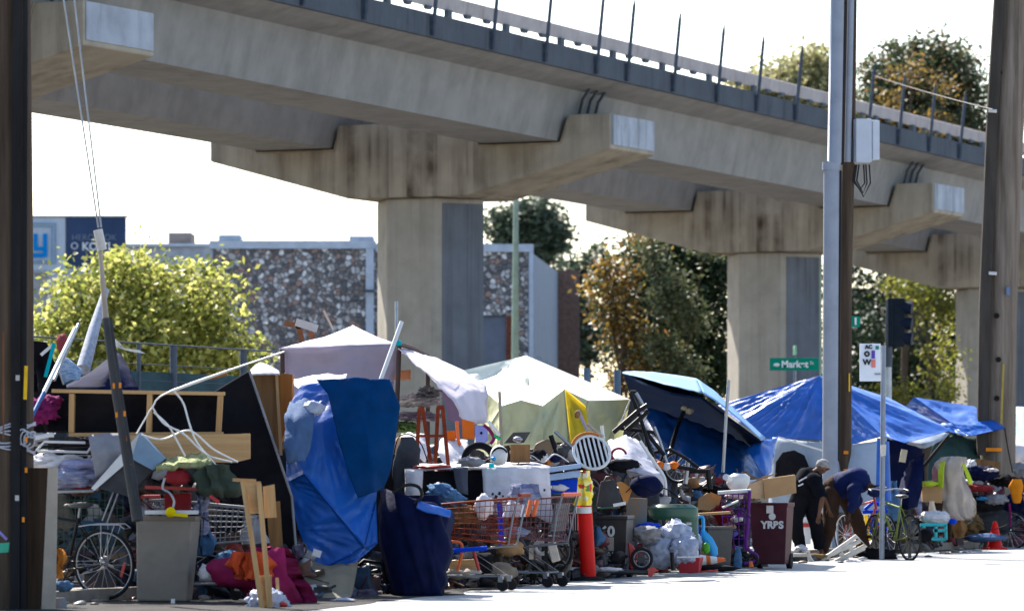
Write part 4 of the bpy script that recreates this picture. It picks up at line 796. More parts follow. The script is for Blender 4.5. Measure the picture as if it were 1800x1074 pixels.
M().tube(PX([(1205, 716, 61.6), (1190, 752, 61), (1176, 800, 60.2)], 0), .03, 8).build('pole', m_blackm, um)
M().blob(W(1212, 722, 61.4), (.06, .06, .05), 1, .2, 2, 2).blob(W(1203, 717, 61.4), (.05, .05, .04), 2, .2, 2, 2).build('runner', mat('pale_hub', (.4, .36, .28), .6), um)
cloth([[(1118, 715, 61.9), (1170, 722, 61.9), (1230, 740, 61.9), (1290, 768, 62), (1330, 790, 62.2)], [(1126, 750, 61.6), (1175, 752, 61.5), (1235, 762, 61.4), (1300, 790, 61.5), (1338, 812, 61.8)], [(1150, 790, 61.2), (1190, 795, 61), (1240, 800, 60.9), (1310, 815, 61), (1346, 838, 61.4)], [(1170, 860, 60.8), (1205, 860, 60.6), (1250, 860, 60.5), (1312, 860, 60.6), (1350, 862, 61)]], wr=.05, fold=.04, freq=2.2, seed=21, res=8).solo('blue_tent', m_tarp, 'rounded blue tent fabric under the tilted umbrella', 'tent')
cloth([[(1312, 790, 60.8), (1335, 775, 61), (1368, 768, 61.4)], [(1325, 808, 60.6), (1340, 800, 60.7), (1360, 800, 61)], [(1342, 838, 60.6), (1348, 836, 60.6), (1356, 830, 60.8)]], wr=.03, seed=5).solo('blue_flap', m_tarpb, 'small bright blue tarp corner tied beside the grey tent', 'tarp')
line([(1281, 668), (1276, 740), (1271, 830)], 59, .022).solo('tent_pole', m_steel, 'thin grey steel pole in front of the tilted umbrella', 'pole')
bt = thing('tarp_shelter', V((W(1450, 830, 69).x, 69, 0)), 'royal blue tarp shelter peaked behind the riser pipe with white sun glare', 'shelter')
SP = dict(P=(1440, 660, 71.4), L=(1262, 712, 71.7), m=(1300, 742, 71.2), B=(1342, 770, 70.9), C=(1425, 771, 70.7), c=(1500, 780, 70.4), R=(1552, 766, 70.1), r=(1590, 778, 70.3), S=(1672, 756, 71.6), T=(1560, 698, 73), U=(1540, 735, 70.9))
M().panels(tri(SP, 'PLm PmB PBC PCc PcR'), n=20, sag=.02, crease=.05, kc=11, seed=4).build('front_tarp', m_tarpb, bt, weld=True)
M().panels(tri(SP, 'PRU PUS PST URr UrS'), n=18, sag=.04, crease=.05, kc=7, seed=8).build('side_tarp', m_tarpb, bt, weld=True)
cloth([[(1358, 768, 69), (1420, 776, 68.4), (1500, 780, 68.2), (1558, 772, 68.4)], [(1352, 820, 68.9), (1420, 822, 68.3), (1500, 822, 68.1), (1556, 822, 68.3)], [(1350, 900, 68.8), (1420, 900, 68.2), (1500, 900, 68), (1556, 900, 68.2)]], wr=.02, seed=8).build('tent_wall', m_tentg, bt)
op = [(1362, 845), (1364, 812), (1376, 795), (1396, 791), (1414, 800), (1424, 824), (1426, 850)]
M().prism([W(x, y, 68.1) for x, y in op], V((0, .1, 0))).build('tent_opening', m_black, bt)
line([(1368, 768), (1400, 778), (1446, 792)], 67.4, .012).build('guy_line', m_wplas, bt)
for a, b_ in (((1548, 770), (1546, 890)), ((1556, 776), (1560, 880))): line([a, b_], 67.6, .06).build('corner_pole', m_tarpb, bt)
fr = thing('tarp_shelter', V((W(1680, 830, 75).x, 75, 0)), 'blue tarp shelter stretched low to the right timber pole', 'shelter')
QP = dict(A=(1606, 698, 76.3), B=(1712, 714, 76.4), T=(1768, 752, 75.4), D=(1672, 744, 75.4), E=(1586, 722, 77.4), G=(1704, 766, 75), H=(1640, 752, 75.2))
M().panels(tri(QP, 'ABD BTD AED EHD DTG DHG'), n=14, sag=.04, crease=.06, kc=8, seed=6).build('tarp', m_tarpb, fr, weld=True)
cloth([[(1574, 764, 73), (1620, 760, 73), (1668, 760, 73)], [(1592, 778, 72.6), (1624, 778, 72.4), (1655, 774, 72.8)], [(1616, 786, 72.5), (1626, 788, 72.4), (1640, 782, 72.6)]], wr=.02, seed=2).build('grey_lining', m_tentg, fr)
cloth([[(1640, 780, 75.6), (1680, 762, 75.8), (1716, 770, 76)], [(1632, 815, 75.4), (1678, 812, 75.5), (1724, 815, 75.8)], [(1630, 870, 75.2), (1680, 870, 75.3), (1728, 870, 75.6)]], wr=.03, seed=6).solo('dark_green_tent', m_dgtent, 'dark green tent wall under the right blue tarp', 'tent')
line([(1618, 826), (1668, 766)], 72.2, .03).build('prop_pole', m_blackm, fr)
cloth([[(1560, 760, 73.5), (1590, 768, 73.4), (1620, 785, 73.4)], [(1556, 830, 73.4), (1590, 830, 73.3), (1625, 830, 73.3)], [(1550, 910, 73.4), (1590, 910, 73.3), (1625, 910, 73.3)]], wr=.04, seed=7).solo('dark_drape', m_navy, 'dark navy drape hanging under the tarp beside the transit sign', 'drape')
cloth([[(1588, 830, 71), (1606, 810, 71), (1624, 795, 71)], [(1580, 860, 70.5), (1600, 850, 70.4), (1622, 850, 70.6)], [(1576, 890, 70.4), (1596, 895, 70.2), (1614, 890, 70.4)]], wr=.05, seed=9, fold=.04).solo('blue_coat', m_navy, 'dark blue coat hanging from the tarp prop pole', 'coat')
cloth([[(1768, 716, 82), (1800, 714, 82), (1850, 716, 82)], [(1764, 790, 80.5), (1800, 790, 80), (1850, 790, 80)], [(1760, 880, 80), (1800, 880, 79.6), (1850, 880, 79.6)]], wr=.05, seed=15).solo('grey_tarp', mat('pale_blue_grey_tarp', (.25, .31, .36), .6, .3, 2, .3), 'pale blue-grey tarp at the far right behind the timber pole', 'tarp')
M().blob(W(1790, 802, 78.5), (.42, .3, .24), 31, .3, 2, 3, .25).solo('white_bundle', m_white, 'white cloth bundle against the grey tarp at far right', 'bundle')
# ---- blue tarps at centre left
bl = thing('blue_tarp', V((W(590, 830, 45.5).x, 45.5, 0)), 'bright blue tarp hanging from head height down to the road edge', 'tarp')
BP = dict(a=(528, 676, 46.3), b=(600, 668, 46.4), c=(690, 672, 46.4), d=(504, 722, 46.0), e=(566, 745, 45.85), f=(670, 792, 46.0), g=(503, 848, 45.8), h=(534, 832, 45.6), i=(590, 900, 45.48), j=(641, 962, 45.4), k=(525, 930, 45.65), l=(553, 1006, 45.55), m=(627, 987, 45.4), n=(664, 955, 45.5), o=(661, 880, 45.75))
M().panels(tri(BP, 'abd bed bce cfe deh dhg gih gki kji klj ljm jnm efi eih foi oji ojn'), n=14, sag=.012, crease=.045, kc=5, seed=12).build('tarp_sheet', m_tarpb, bl, weld=True)
M().box(W(557, 972, 45.2), (.085, .012, .07), (0, .3, 0)).build('white_label', m_white, bl)
cloth([[(556, 667, 45.86), (620, 664, 45.82), (684, 668, 45.95)], [(576, 692, 45.75), (632, 690, 45.7), (703, 714, 45.85)], [(592, 760, 45.55), (645, 760, 45.5), (694, 772, 45.75)], [(611, 830, 45.4), (655, 830, 45.4), (683, 832, 45.65)], [(629, 874, 45.3), (656, 866, 45.3), (673, 858, 45.6)]], wr=.01, freq=1.6, seed=53, res=12, fold=.035, lin=.85).solo('blue_blanket', m_navyq, 'deep blue blanket draped over the bright blue tarp', 'blanket')
cloth([[(512, 700, 45.9), (530, 702, 45.75), (548, 716, 45.6)], [(500, 736, 45.3), (522, 738, 45.2), (552, 752, 45.2)], [(500, 768, 45.1), (520, 775, 45.05), (548, 792, 45.1)], [(504, 815, 45), (515, 812, 45), (532, 805, 45)]], wr=.05, seed=55, fold=.04).solo('grey_blue_cloth', mat('grey_blue_fabric', (.05, .09, .18), .8, .3, 5, .4), 'crumpled grey-blue cloth over the left edge of the bright blue tarp', 'cloth')
M().blob(W(551, 718, 45.5), (.11, .08, .075), 57, .4, 3, 3, .3).solo('plastic_bundle', m_bagp, 'shiny blue and white plastic bundle tucked in the tarp fold', 'bundle')
cloth([[(512, 668, 48.6), (560, 661, 49), (610, 660, 49)], [(520, 680, 47.6), (560, 676, 47.7), (604, 672, 47.7)], [(556, 698, 46.6), (574, 694, 46.6), (596, 680, 47)]], wr=.02, seed=58).solo('white_sheet_for_sun_glare', m_white, 'white sheet put in for sun glare on top of the blue tarps', 'sheet')  # white cloth stands in for the sun's reflection on the blue tarp
nb = thing('navy_bag', V((W(720, 830, 45.8).x, 45.8, 0)), 'tall navy cloth laundry bag with a black hoop handle', 'bag')
cloth([[(664, 858, 46.6), (676, 858, 45.9), (700, 866, 45.6), (732, 876, 45.5), (764, 888, 45.5), (790, 897, 45.8), (796, 900, 46.5)], [(662, 900, 46.6), (668, 900, 45.7), (696, 904, 45.5), (730, 908, 45.4), (764, 912, 45.4), (790, 916, 45.6), (797, 918, 46.5)], [(664, 960, 46.5), (672, 962, 45.7), (700, 965, 45.45), (732, 968, 45.35), (764, 968, 45.35), (788, 966, 45.55), (793, 966, 46.4)], [(682, 1044, 46.4), (688, 1048, 45.7), (710, 1050, 45.45), (736, 1051, 45.4), (760, 1050, 45.4), (778, 1048, 45.55), (783, 1044, 46.4)]], wr=.012, freq=2.5, seed=14, res=8, fold=.07, fdir=(1.6, 0, .45), lin=.7).build('bag_body', m_navy, nb)
hull([(870, 672, 770), (930, 672, 790), (1040, 690, 778)], 46.3, .4, 20, 3, .02, 3).build('bag_back', m_navy, nb)
cloth([[(735, 880, 45.4), (762, 888, 45.35), (794, 896, 45.4)], [(732, 892, 45.3), (762, 902, 45.25), (792, 908, 45.35)]], wr=.02, seed=2).build('blue_trim', m_tarpb, nb)
line([(690, 866), (715, 852), (736, 856), (741, 872), (728, 884)], 45.4, .018, 7, smooth=5).build('hoop_handle', m_blackm, nb)
tn = thing('hand_truck', V((W(650, 830, 46.4).x, 46.4, 0)), 'black hand truck frame behind the navy bag', 'hand truck'); m_ = M()
for pts in ([(612, 1050), (622, 1000), (640, 985), (672, 990), (682, 1045)], [(628, 1010), (676, 1012)]): line(pts, 46.2, .022, 7, m_)
m_.build('frame', m_blackm, tn); M().ring(W(628, 1035, 46.3), .1, .03).build('wheel', m_tyre, tn)
cloth([[(540, 985, 45.6), (580, 995, 45.4), (630, 985, 45.6)], [(520, 1040, 44.9), (580, 1045, 44.8), (620, 1040, 45)], [(515, 1058, 44.4), (575, 1060, 44.4), (612, 1056, 44.5)]], wr=.03, seed=3).solo('tan_sheet', mat('tan_canvas', (.22, .19, .14), .9, .3, 3), 'tan canvas sheet on the ground under the bright blue tarp', 'sheet')
M().blob(W(602, 1058, 43.9), (.14, .09, .045), 60, .3, 2, 3, .2, flat=.0).solo('crushed_bottle', m_bagp, 'crushed clear plastic bottle lying by the road under the blue tarp', 'bottle')
# ================================================================== left pile
tr_ = thing('black_tarp', V((W(180, 830, 46.5).x, 46.5, 0)), 'black triangular tarp peaked behind the wooden frame', 'tarp')
cloth([[(206, 622, 46.8), (209, 621, 46.8), (212, 622, 46.8)], [(160, 654, 46.2), (195, 650, 46), (228, 652, 46.4)], [(106, 684, 46), (180, 686, 45.7), (243, 686, 46)]], wr=.01, seed=1).build('tarp_panel', m_navy, tr_)
wf = thing('bunk_bed', V((W(255, 830, 44.6).x, 44.6, 0)), 'long pine bunk bed base with dark compartments lying across the left pile', 'bed'); m_ = M()
for a, b_ in (((92, 687), (395, 692)), ((122, 764), (392, 762))): m_.beam(W(*a, 44.5), W(*b_, 44.5), .035, .16)
fr_ = m_.build('side_rail', m_woodx, wf); 
for x0, x1 in ((127, 126), (264, 262), (388, 384)): M().beam(W(x0, 692, 44.5), W(x1, 760, 44.5), .05, .14).build('cross_rail', m_wood, wf)
poly([(120, 690), (392, 692), (390, 762), (120, 764)], 44.66, .03).build('dark_backing', m_black, wf)
pk_ = thing('pine_plank', V((W(330, 830, 44.4).x, 44.4, 0)), 'broad pale pine plank under the white tubing', 'plank'); poly([(190, 766), (440, 762), (440, 806), (412, 813), (230, 812)], 44.3, .05).build('plank', m_woodx, pk_, bevel=.006)
bx = thing('metal_box', V((W(240, 830, 43.9).x, 43.9, 0)), 'tilted blue-grey sheet metal box below the wooden frame', 'box')
poly([(246, 760), (290, 806), (268, 826), (231, 806)], 43.7, .3).build('blue_side', m_sheetm, bx); poly([(246, 760), (231, 806), (166, 862), (160, 858), (200, 812)], 43.75, .28).build('pale_side', m_sheetl, bx); poly([(231, 806), (268, 826), (225, 872), (172, 858)], 43.78, .3).build('dark_side', m_dgrey, bx)
cloth([[(155, 764, 44.2), (190, 762, 44.2), (225, 764, 44.3)], [(160, 795, 44), (190, 792, 44), (215, 796, 44.1)], [(168, 838, 44), (185, 828, 44), (205, 816, 44.1)]], wr=.02, seed=2).solo('grey_cover', m_grey, 'limp grey cover hanging beside the tilted metal box', 'cover')
pt = [([(240, 762), (256, 735), (268, 716), (303, 686), (500, 618)], .008), ([(303, 688), (380, 660), (440, 638), (490, 622)], .008)]
for i, (p, r_) in enumerate(pt):
    line(p, 43.9 + .02 * i, r_, 5, smooth=4).solo('white_rope', m_wplas, ('white rope stretched from the canopy corner down to the metal box', 'second white rope drooping just under the first from the canopy')[i], 'rope', None)
for i, p in enumerate(([(268, 716), (288, 744), (322, 762), (352, 790), (372, 803), (408, 812)], [(270, 724), (296, 748), (314, 780), (326, 802)], [(306, 688), (322, 708), (333, 745), (345, 775), (366, 802), (402, 842)], [(248, 764), (285, 772), (325, 757), (345, 763), (376, 790), (418, 812)])):
    line(p, 43.55 + .04 * i, .0095, 7, smooth=8).solo('white_tube', m_wplas, ('white tube running from the frame corner to the olive jacket', 'short white tube dropping to the mossy fleece', 'white tube looping from the rope knot down to the jacket', 'white tube lying along the plank')[i], 'tube', 'tangled white tubes')
cloth([[(272, 816, 43.9), (320, 802, 44), (370, 806, 43.9)], [(275, 826, 43.5), (322, 820, 43.4), (372, 822, 43.5)]], wr=.05, freq=6, seed=61, th=.05).solo('mossy_fleece', m_moss, 'cream and moss-green fleece lying over the red bag', 'fleece')
M().blob(W(312, 838, 43.5), (.12, .1, .085), 62, .25, 2, 3, .2).solo('red_bag', m_dred, 'dark red bag under the mossy fleece', 'bag')
hull([(816, 352, 392), (835, 344, 408), (858, 362, 412), (874, 380, 406)], 43.5, .6, 24, 63, .06, 4, fold=1.2).solo('olive_jacket', m_olive, 'rolled olive green jacket over the left shopping cart', 'jacket')
cart('shopping cart with a red handle behind the taupe bin', base_at(355, 44.2), -14, m_greyp, m_red, m_greyp)
M().beam(W(255, 856, 43.75), W(366, 860, 43.75), .03, .03).solo('red_bar', m_red, 'thin red bar lying across the left shopping cart', 'bar')
poly([(288, 868), (335, 866), (333, 902), (290, 903)], 43.9, .2).solo('red_crate', m_dred, 'dark red box with worn lettering inside the left shopping cart', 'box', bevel=.01)
hull([(868, 345, 372), (900, 340, 372), (940, 342, 366)], 43.7, .5, 20, 4, .05, 5, fold=1).solo('grey_shirt', m_strip_, 'grey striped shirt hanging on the left shopping cart', 'shirt')
line([(290, 840), (286, 858), (298, 866), (306, 880), (303, 895)], 43.3, .012, 6, smooth=4).solo('metal_hook', m_steel, 'curved metal hook hanging in front of the red bag', 'hook')
M().tube(PX([(370, 872, 43.3), (384, 882, 43.25)], 0), .02, 8).solo('red_bottle', m_red, 'small bright red bottle at the end of the cart handle', 'bottle')
# taupe bin
tb_ = thing('kitchen_bin', base_at(289, 43.3), 'tall taupe plastic bin without lid standing at the road edge', 'bin')
def taper(pts_top, pts_bot, d, dep):
    a, b_ = pts_top; c, e_ = pts_bot; q = M(); A = W(a[0], a[1], d); B = W(b_[0], b_[1], d); C_ = W(c[0], c[1], d + .03); E = W(e_[0], e_[1], d + .03)
    C_.z = max(C_.z, .005); E.z = max(E.z, .005); q.add([A, B, E, C_, A + V((.02, dep, 0)), B + V((.06, dep, 0)), E + V((.03, dep * .9, 0)), C_ + V((.02, dep * .9, 0))], [(0, 3, 2, 1), (4, 5, 6, 7), (0, 1, 5, 4), (3, 7, 6, 2), (0, 4, 7, 3), (1, 2, 6, 5)]); return q
taper(((239, 914), (338, 914)), ((240, 1056), (328, 1058)), 43.3, .36).build('body', m_binG, tb_, bevel=.02)
taper(((234, 906), (344, 907)), ((235, 915), (343, 915)), 43.27, .42).build('rim', m_binG, tb_, bevel=.006)
M().box(W(302, 900, 43.4), (.5, .3, .035)).solo('white_board', m_wplas, 'white board resting across the top of the taupe bin', 'board')
M().blob(W(300, 900, 43.2), (.05, .05, .05), 1, .04, 1, 3).beam(W(300, 903, 43.18), W(330, 906, 43.18), .03, .03).solo('yellow_ball', m_yelb, 'yellow ball scoop lying on the white board', 'ball')
# bicycle at left, basket, board by the pole
bicycle('black city bicycle with a rear rack parked nose to the timber pole', W(183, 992, 43.75), 154, m_blackm, m_steel, .345, -4, True, reflector=True)
wb = thing('wire_basket', base_at(150, 44.3), 'dark green wire trolley basket behind the black bicycle', 'basket'); m_ = M()
for k in range(12): x = 100 + k * 10.5; line([(x, 850), (x + 2, 962)], 44.35, .005, 4, m_)
for k in range(9): y = 852 + k * 13.5; line([(98, y), (218, y)], 44.34, .005, 4, m_)
m_.build('wire_mesh', mat('green_wire', (.03, .09, .07), .5), wb); m_ = M(); line([(98, 864), (165, 862)], 44.2, .02, 6, m_); line([(170, 862), (182, 846), (230, 845)], 44.2, .016, 6, m_); line([(180, 915), (205, 850)], 44.2, .01, 5, m_); line([(188, 920), (214, 850)], 44.2, .01, 5, m_); m_.build('rim', m_steel, wb)
bo = thing('propped_board', V((W(70, 830, 41.4).x, 41.4, 0)), 'dark brown board with a tan edge propped against the left pole', 'board')
poly([(42, 822), (84, 822), (72, 1080), (42, 1080)], 41.0, .04).build('face', m_woodd, bo); poly([(84.2, 822), (101, 821), (97, 1080), (72.2, 1080)], 41.0, .05).build('tan_edge', m_tan, bo)
hull([(964, 94, 106), (978, 96, 117), (1000, 94, 112), (1016, 95, 104)], 41.6, .6, 18, 5, .04, 6, fold=1).solo('orange_rag', mat('orange_rag_cloth', (.42, .15, .03), .9, .4, 6, .4), 'crumpled orange rag on the ground at the foot of the left pole', 'rag')
M().blob(W(112, 1030, 41.8), (.09, .08, .05), 71, .3, 2, 3, .3).solo('blue_jeans', m_bluej, 'bundle of blue denim beneath the orange rag', 'clothes')
hull([(1050, 94, 112), (1074, 92, 116)], 41.2, .6, 14, 3, .03, 6).solo('grey_bucket', m_greyp, 'small grey bucket in the bottom left corner', 'bucket')
# clothes heap at left
M().blob(W(105, 812, 44.6), (.36, .25, .09), 72, .3, 2.2, 4, .3).solo('white_blanket', m_white, 'white blanket folded on the left pile beneath the metal rack', 'blanket')
M().blob(W(140, 818, 44.4), (.2, .2, .06), 77, .3, 2.2, 3, .3).solo('lilac_shirt', mat('lilac_shirt_cloth', (.3, .3, .46), .85, .3, 5, .4), 'pale lilac shirt bunched on the white blanket', 'clothes')
M().blob(W(130, 840, 44.3), (.3, .2, .11), 73, .3, 2.4, 4, .35).solo('striped_clothes', m_strip_, 'pile of blue and white striped clothes under the white blanket', 'clothes')
M().blob(W(150, 856, 44.4), (.2, .2, .05), 74, .3, 2.4, 3, .3).solo('dark_red_cloth', m_dred, 'dark red cloth folded under the striped clothes', 'cloth')
mr = thing('metal_rack', base_at(110, 44.7), 'black metal rack with white edges on the left pile', 'rack'); m_ = M()
for k in range(5): line([(66 + k * 3, 778 + k * 7), (158 - k, 775 + k * 7)], 44.5, .014, 5, m_)
m_.build('bars', m_blackm, mr); m_ = M(); line([(50, 772), (90, 764), (95, 765)], 44.3, .025, 6, m_); line([(64, 792), (78, 776), (150, 778)], 44.3, .014, 6, m_); line([(66, 792), (155, 795)], 44.3, .014, 6, m_); line([(152, 797), (164, 780)], 44.3, .012, 6, m_); m_.build('white_edging', m_wplas, mr)
hull([(690, 52, 108), (720, 50, 124), (760, 52, 122)], 45, .6, 24, 8, .07, 4, fold=1.2).solo('pink_clothes_bag', m_black, 'black sack under hot pink clothes beside the left pole', 'bag')
hull([(602, 40, 66), (640, 44, 86), (690, 44, 110)], 45.5, .6, 22, 9, .07, 4, fold=1.2).solo('black_bag', m_black, 'black bag piled high against the left pole', 'bag')
wp = thing('white_pole', V((W(80, 830, 44).x, 44, 0)), 'long white pole leaning against the left pile with a blue lower end', 'pole'); M().tube(PX([(132, 578, 45), (77, 690, 44)], 0), .022, 8).build('white_shaft', m_wplas, wp); M().tube(PX([(77, 690, 44), (52, 740, 43.6)], 0), .02, 8).build('blue_shaft', mat('blue_shaft_paint', (.04, .12, .3), .5), wp)
M().tube(PX([(138, 570, 45.4), (95, 668, 44.6)], 0), .016, 7).solo('grey_pole', m_steel, 'thin grey pole parallel to the long white pole', 'pole')
M().beam(W(95, 604, 44.8), W(80, 662, 44.6), .035, .02).solo('teal_strut', m_teal, 'short teal painted strut beside the long white pole', 'strut')
M().beam(W(72, 624, 44.8), W(93, 606, 44.8), .03, .02).solo('white_strut', m_wplas, 'short white strut meeting the teal one in a point', 'strut')
M().blob(W(110, 604, 45), (.06, .05, .1), 75, .3, 3, 3, .2).solo('red_toy', mat('dull_maroon', (.2, .04, .05), .7), 'small dull maroon bundle poking above the left pile', 'bundle')
bs = thing('beach_chair', base_at(125, 45.4), 'folded striped beach chair standing up in the left pile', 'chair'); cloth([[(100, 640, 45.3), (118, 628, 45.3), (148, 650, 45.4)], [(112, 675, 45.2), (125, 668, 45.2), (140, 668, 45.3)]], wr=.03, seed=2).build('canvas', mat('teal_striped_canvas', (.4, .45, .5), .8, 0, 16, .1, col2=(.02, .12, .3), stretch=(1, 1, 4)), bs); line([(100, 640), (112, 676)], 45.2, .012, 6).build('frame', m_steel, bs)
gw = thing('leaning_pipe', base_at(165, 46.8), 'grey mesh-wrapped pipe leaning in front of the lime tree', 'pipe'); M().tube(PX([(186, 510, 47.5), (165, 580, 47), (146, 650, 46.6)], 0), [.035, .06, .075], 10).build('wrapped_pipe', mat('grey_mesh_wrap', (.33, .35, .42), .7, .4, 25, .3), gw)
gy = thing('guy_wire', V((W(240, 830, 42).x, 42, 0)), 'pair of steel guy wires with a long weathered cover reaching down to the bin', 'guy wire')
for a, b_ in (((106, -40), (173, 400)), ((126, -40), (178, 400))): M().tube(PX([(*a, 43), (*b_, 42.9)], 0), .009, 6).build('wire', m_steel, gy)
M().tube(PX([(172, 404, 42.9), (180, 440, 42.9)], 0), .045, 8).build('preform_grip', mat('pale_grip', (.5, .48, .46), .7), gy)
M().tube(PX([(176, 438, 42.9), (186, 560, 42.8)], 0), [.02, .03], 7).build('turnbuckle', m_tan, gy)
m_gg = mat('grey_wood_guard', (.065, .067, .07), .85, .35, 5, .4, stretch=(1, 1, .2))
g1 = M().tube(PX([(186, 560, 42.75), (205, 690, 42.6), (242, 915, 42.4)], 0), [.035, .048, .052], 10).build('guard', m_gg, gy); M().tube(PX([(194, 560, 42.65), (213, 690, 42.5), (249, 915, 42.3)], 0), .016, 6).build('guard_seam', m_dgrey, g1)
for x, y in ((200, 678), (211, 677), (205, 729), (219, 727), (224, 770), (232, 817)): M().box(W(x, y, 42.45), (.02, .012, .05)).build('reflector', m_orange, gy)
cloth([[(195, 600, 44.8), (203, 596, 44.8), (214, 608, 44.8)], [(204, 610, 44.8), (216, 614, 44.8), (226, 617, 44.8)], [(236, 614, 44.8), (246, 616, 44.8), (256, 622, 44.8)]], wr=.03, freq=6, seed=9).solo('torn_plastic_strip', m_wplas, 'torn white plastic strip fluttering at the top of the guy wire cover', 'plastic strip')
# mattress, cabinet
mt = thing('mattress', V((W(450, 830, 45.6).x, 45.6, 0)), 'black mattress propped on edge beside the blue tarps', 'mattress')
poly([(366, 694), (437, 651), (512, 875), (524, 1022), (470, 1022), (388, 840)], 45.4, .22).build('body', m_black, mt, bevel=.03); line([(438, 650), (470, 745), (513, 873), (520, 960)], 45.36, .014, 6).build('piping', m_grey, mt)
cb_ = thing('wooden_cabinet', V((W(475, 830, 47).x, 47, 0)), 'brown wooden cabinet with an orange side between mattress and blue tarp', 'cabinet'); poly([(444, 660), (485, 655), (492, 790), (470, 790)], 46.9, .4).build('front', m_woodb, cb_); poly([(485.3, 655), (514, 658), (512, 735), (492, 780)], 46.92, .38).build('side', m_woodo, cb_); M().beam(W(486, 655, 46.86), W(494, 800, 46.86), .03, .03).build('edge_strip', m_wood, cb_)
cloth([[(438, 652, 46.6), (458, 638, 47), (488, 652, 47)], [(442, 658, 46.2), (465, 658, 46.2), (492, 658, 46.4)]], wr=.01, seed=2).solo('white_pillowcase', m_white, 'small white cloth peak on top of the brown cabinet', 'cloth')
M().beam(W(368, 664, 45.9), W(398, 656, 45.9), .05, .03).solo('brown_offcut', m_woodo, 'brown wood offcut on the ropes above the mattress', 'offcut')
pr_ = thing('plywood_sheet', base_at(485, 45.2), 'dark brown plywood leaning behind the magenta blanket', 'plywood'); poly([(468, 885), (492, 880), (500, 1010), (478, 1012)], 45.1, .04).build('sheet', m_woodb, pr_)
# pine stand in the foreground
ps = thing('pine_stand', base_at(458, 41.8), 'raw pine stand made of two uprights with block boards at top and foot', 'stand')
for a, b_ in (((427, 846), (462, 1078)), ((455, 850), (475, 1078))): M().beam(W(*a, 41.6), W(*b_, 41.5), .045, .04).build('upright', m_wood, ps)
poly([(431, 846), (458, 846), (461, 902), (440, 903)], 41.63, .03).build('top_board', m_woodx, ps); poly([(462, 855), (482, 851), (486, 909), (465, 910)], 41.7, .04).build('top_board', m_wood, ps); poly([(455, 1012), (477, 1010), (479, 1078), (462, 1079)], 41.56, .03).build('foot_board', m_woodx, ps); M().beam(W(409, 843, 41.7), W(450, 845, 41.7), .03, .03).build('top_rail', m_woodx, ps)
hull([(962, 466, 496), (985, 400, 508), (1010, 392, 520), (1040, 430, 548), (1066, 452, 558)], 43.1, .6, 30, 81, .07, 3.5, fold=1.4).solo('magenta_blanket', m_mag, 'magenta blanket tumbling off the pile onto the street', 'blanket')
hull([(970, 420, 462), (992, 402, 470), (1016, 410, 462)], 42.7, .5, 24, 82, .06, 4, fold=1.2).solo('red_orange_cloth', m_rorange, 'red-orange cloth lying on the magenta blanket behind the pine stand', 'cloth')
M().blob(W(470, 1060, 41.8), (.19, .16, .13), 83, .3, 2.4, 4, .35, flat=.0).solo('white_plastic_bag', m_bagp, 'white plastic bag with a red print at the foot of the pine stand', 'plastic bag', 'white plastic bags')
M().blob(W(497, 1062, 41.7), (.05, .03, .03), 2, .3, 2, 2).solo('red_wrapper', m_red, 'small red wrapper on the white bag by the pine stand', 'wrapper')
M().blob(W(368, 1008, 43.4), (.11, .09, .085), 84, .25, 2.2, 3, .3).solo('white_bundle', m_white, 'small white bundle on the lower rack of the left cart', 'bundle')
M().blob(W(402, 985, 43.7), (.12, .1, .1), 85, .3, 2.2, 3, .3).solo('dark_blue_bundle', m_bluej, 'faded blue bundle on the lower rack of the left cart', 'bundle')
M().beam(W(487, 1016, 42), W(489, 1046, 41.9), .03, .03).solo('wood_peg', m_wood, 'short pine peg sticking up from the white plastic bag', 'peg')
M().tube(PX([(304, 1052, 42.6), (304, 1060, 42.6)], 0), .02, 7).solo('white_cup', m_wplas, 'tiny white cup at the road edge beside the bicycle wheel', 'cup')
gl = thing('green_bottle_holder', W(8, 950, 40.6), 'green and lilac plastic holder tied to the left pole', 'holder'); poly([(-6, 955), (16, 953), (14, 970), (-6, 972)], 40.6, .05).build('green_cup', mat('sea_green_plastic', (.05, .33, .22), .5), gl); line([(-6, 930), (12, 948)], 40.6, .014, 6).build('lilac_rod', mat('lilac_rod_plastic', (.25, .2, .5), .5), gl)

cloth([[(40, 772, 47.6), (200, 778, 47.4), (380, 775, 47.4), (520, 790, 48.6), (715, 800, 50.6)], [(40, 900, 47.4), (200, 900, 47.2), (380, 900, 47.2), (520, 900, 48.4), (715, 900, 50.5)], [(40, 1040, 47.2), (200, 1042, 47), (380, 1042, 47), (520, 1034, 48.2), (715, 1022, 50.4)]], wr=.06, seed=99).solo('black_groundsheet_sun_blocker', m_black, 'black groundsheet added at the back of the left pile to block sun', 'tarp')  # added sheet: keeps sun off the left pile and darkens its gaps

M().blob(W(70, 722, 44.5), (.16, .1, .12), 301, .5, 3, 4, .5).blob(W(92, 706, 44.6), (.1, .08, .06), 302, .5, 3, 3, .5).solo('pink_clothes', m_pink, 'hot pink clothes stuffed on the black sack beside the left pole', 'clothes')
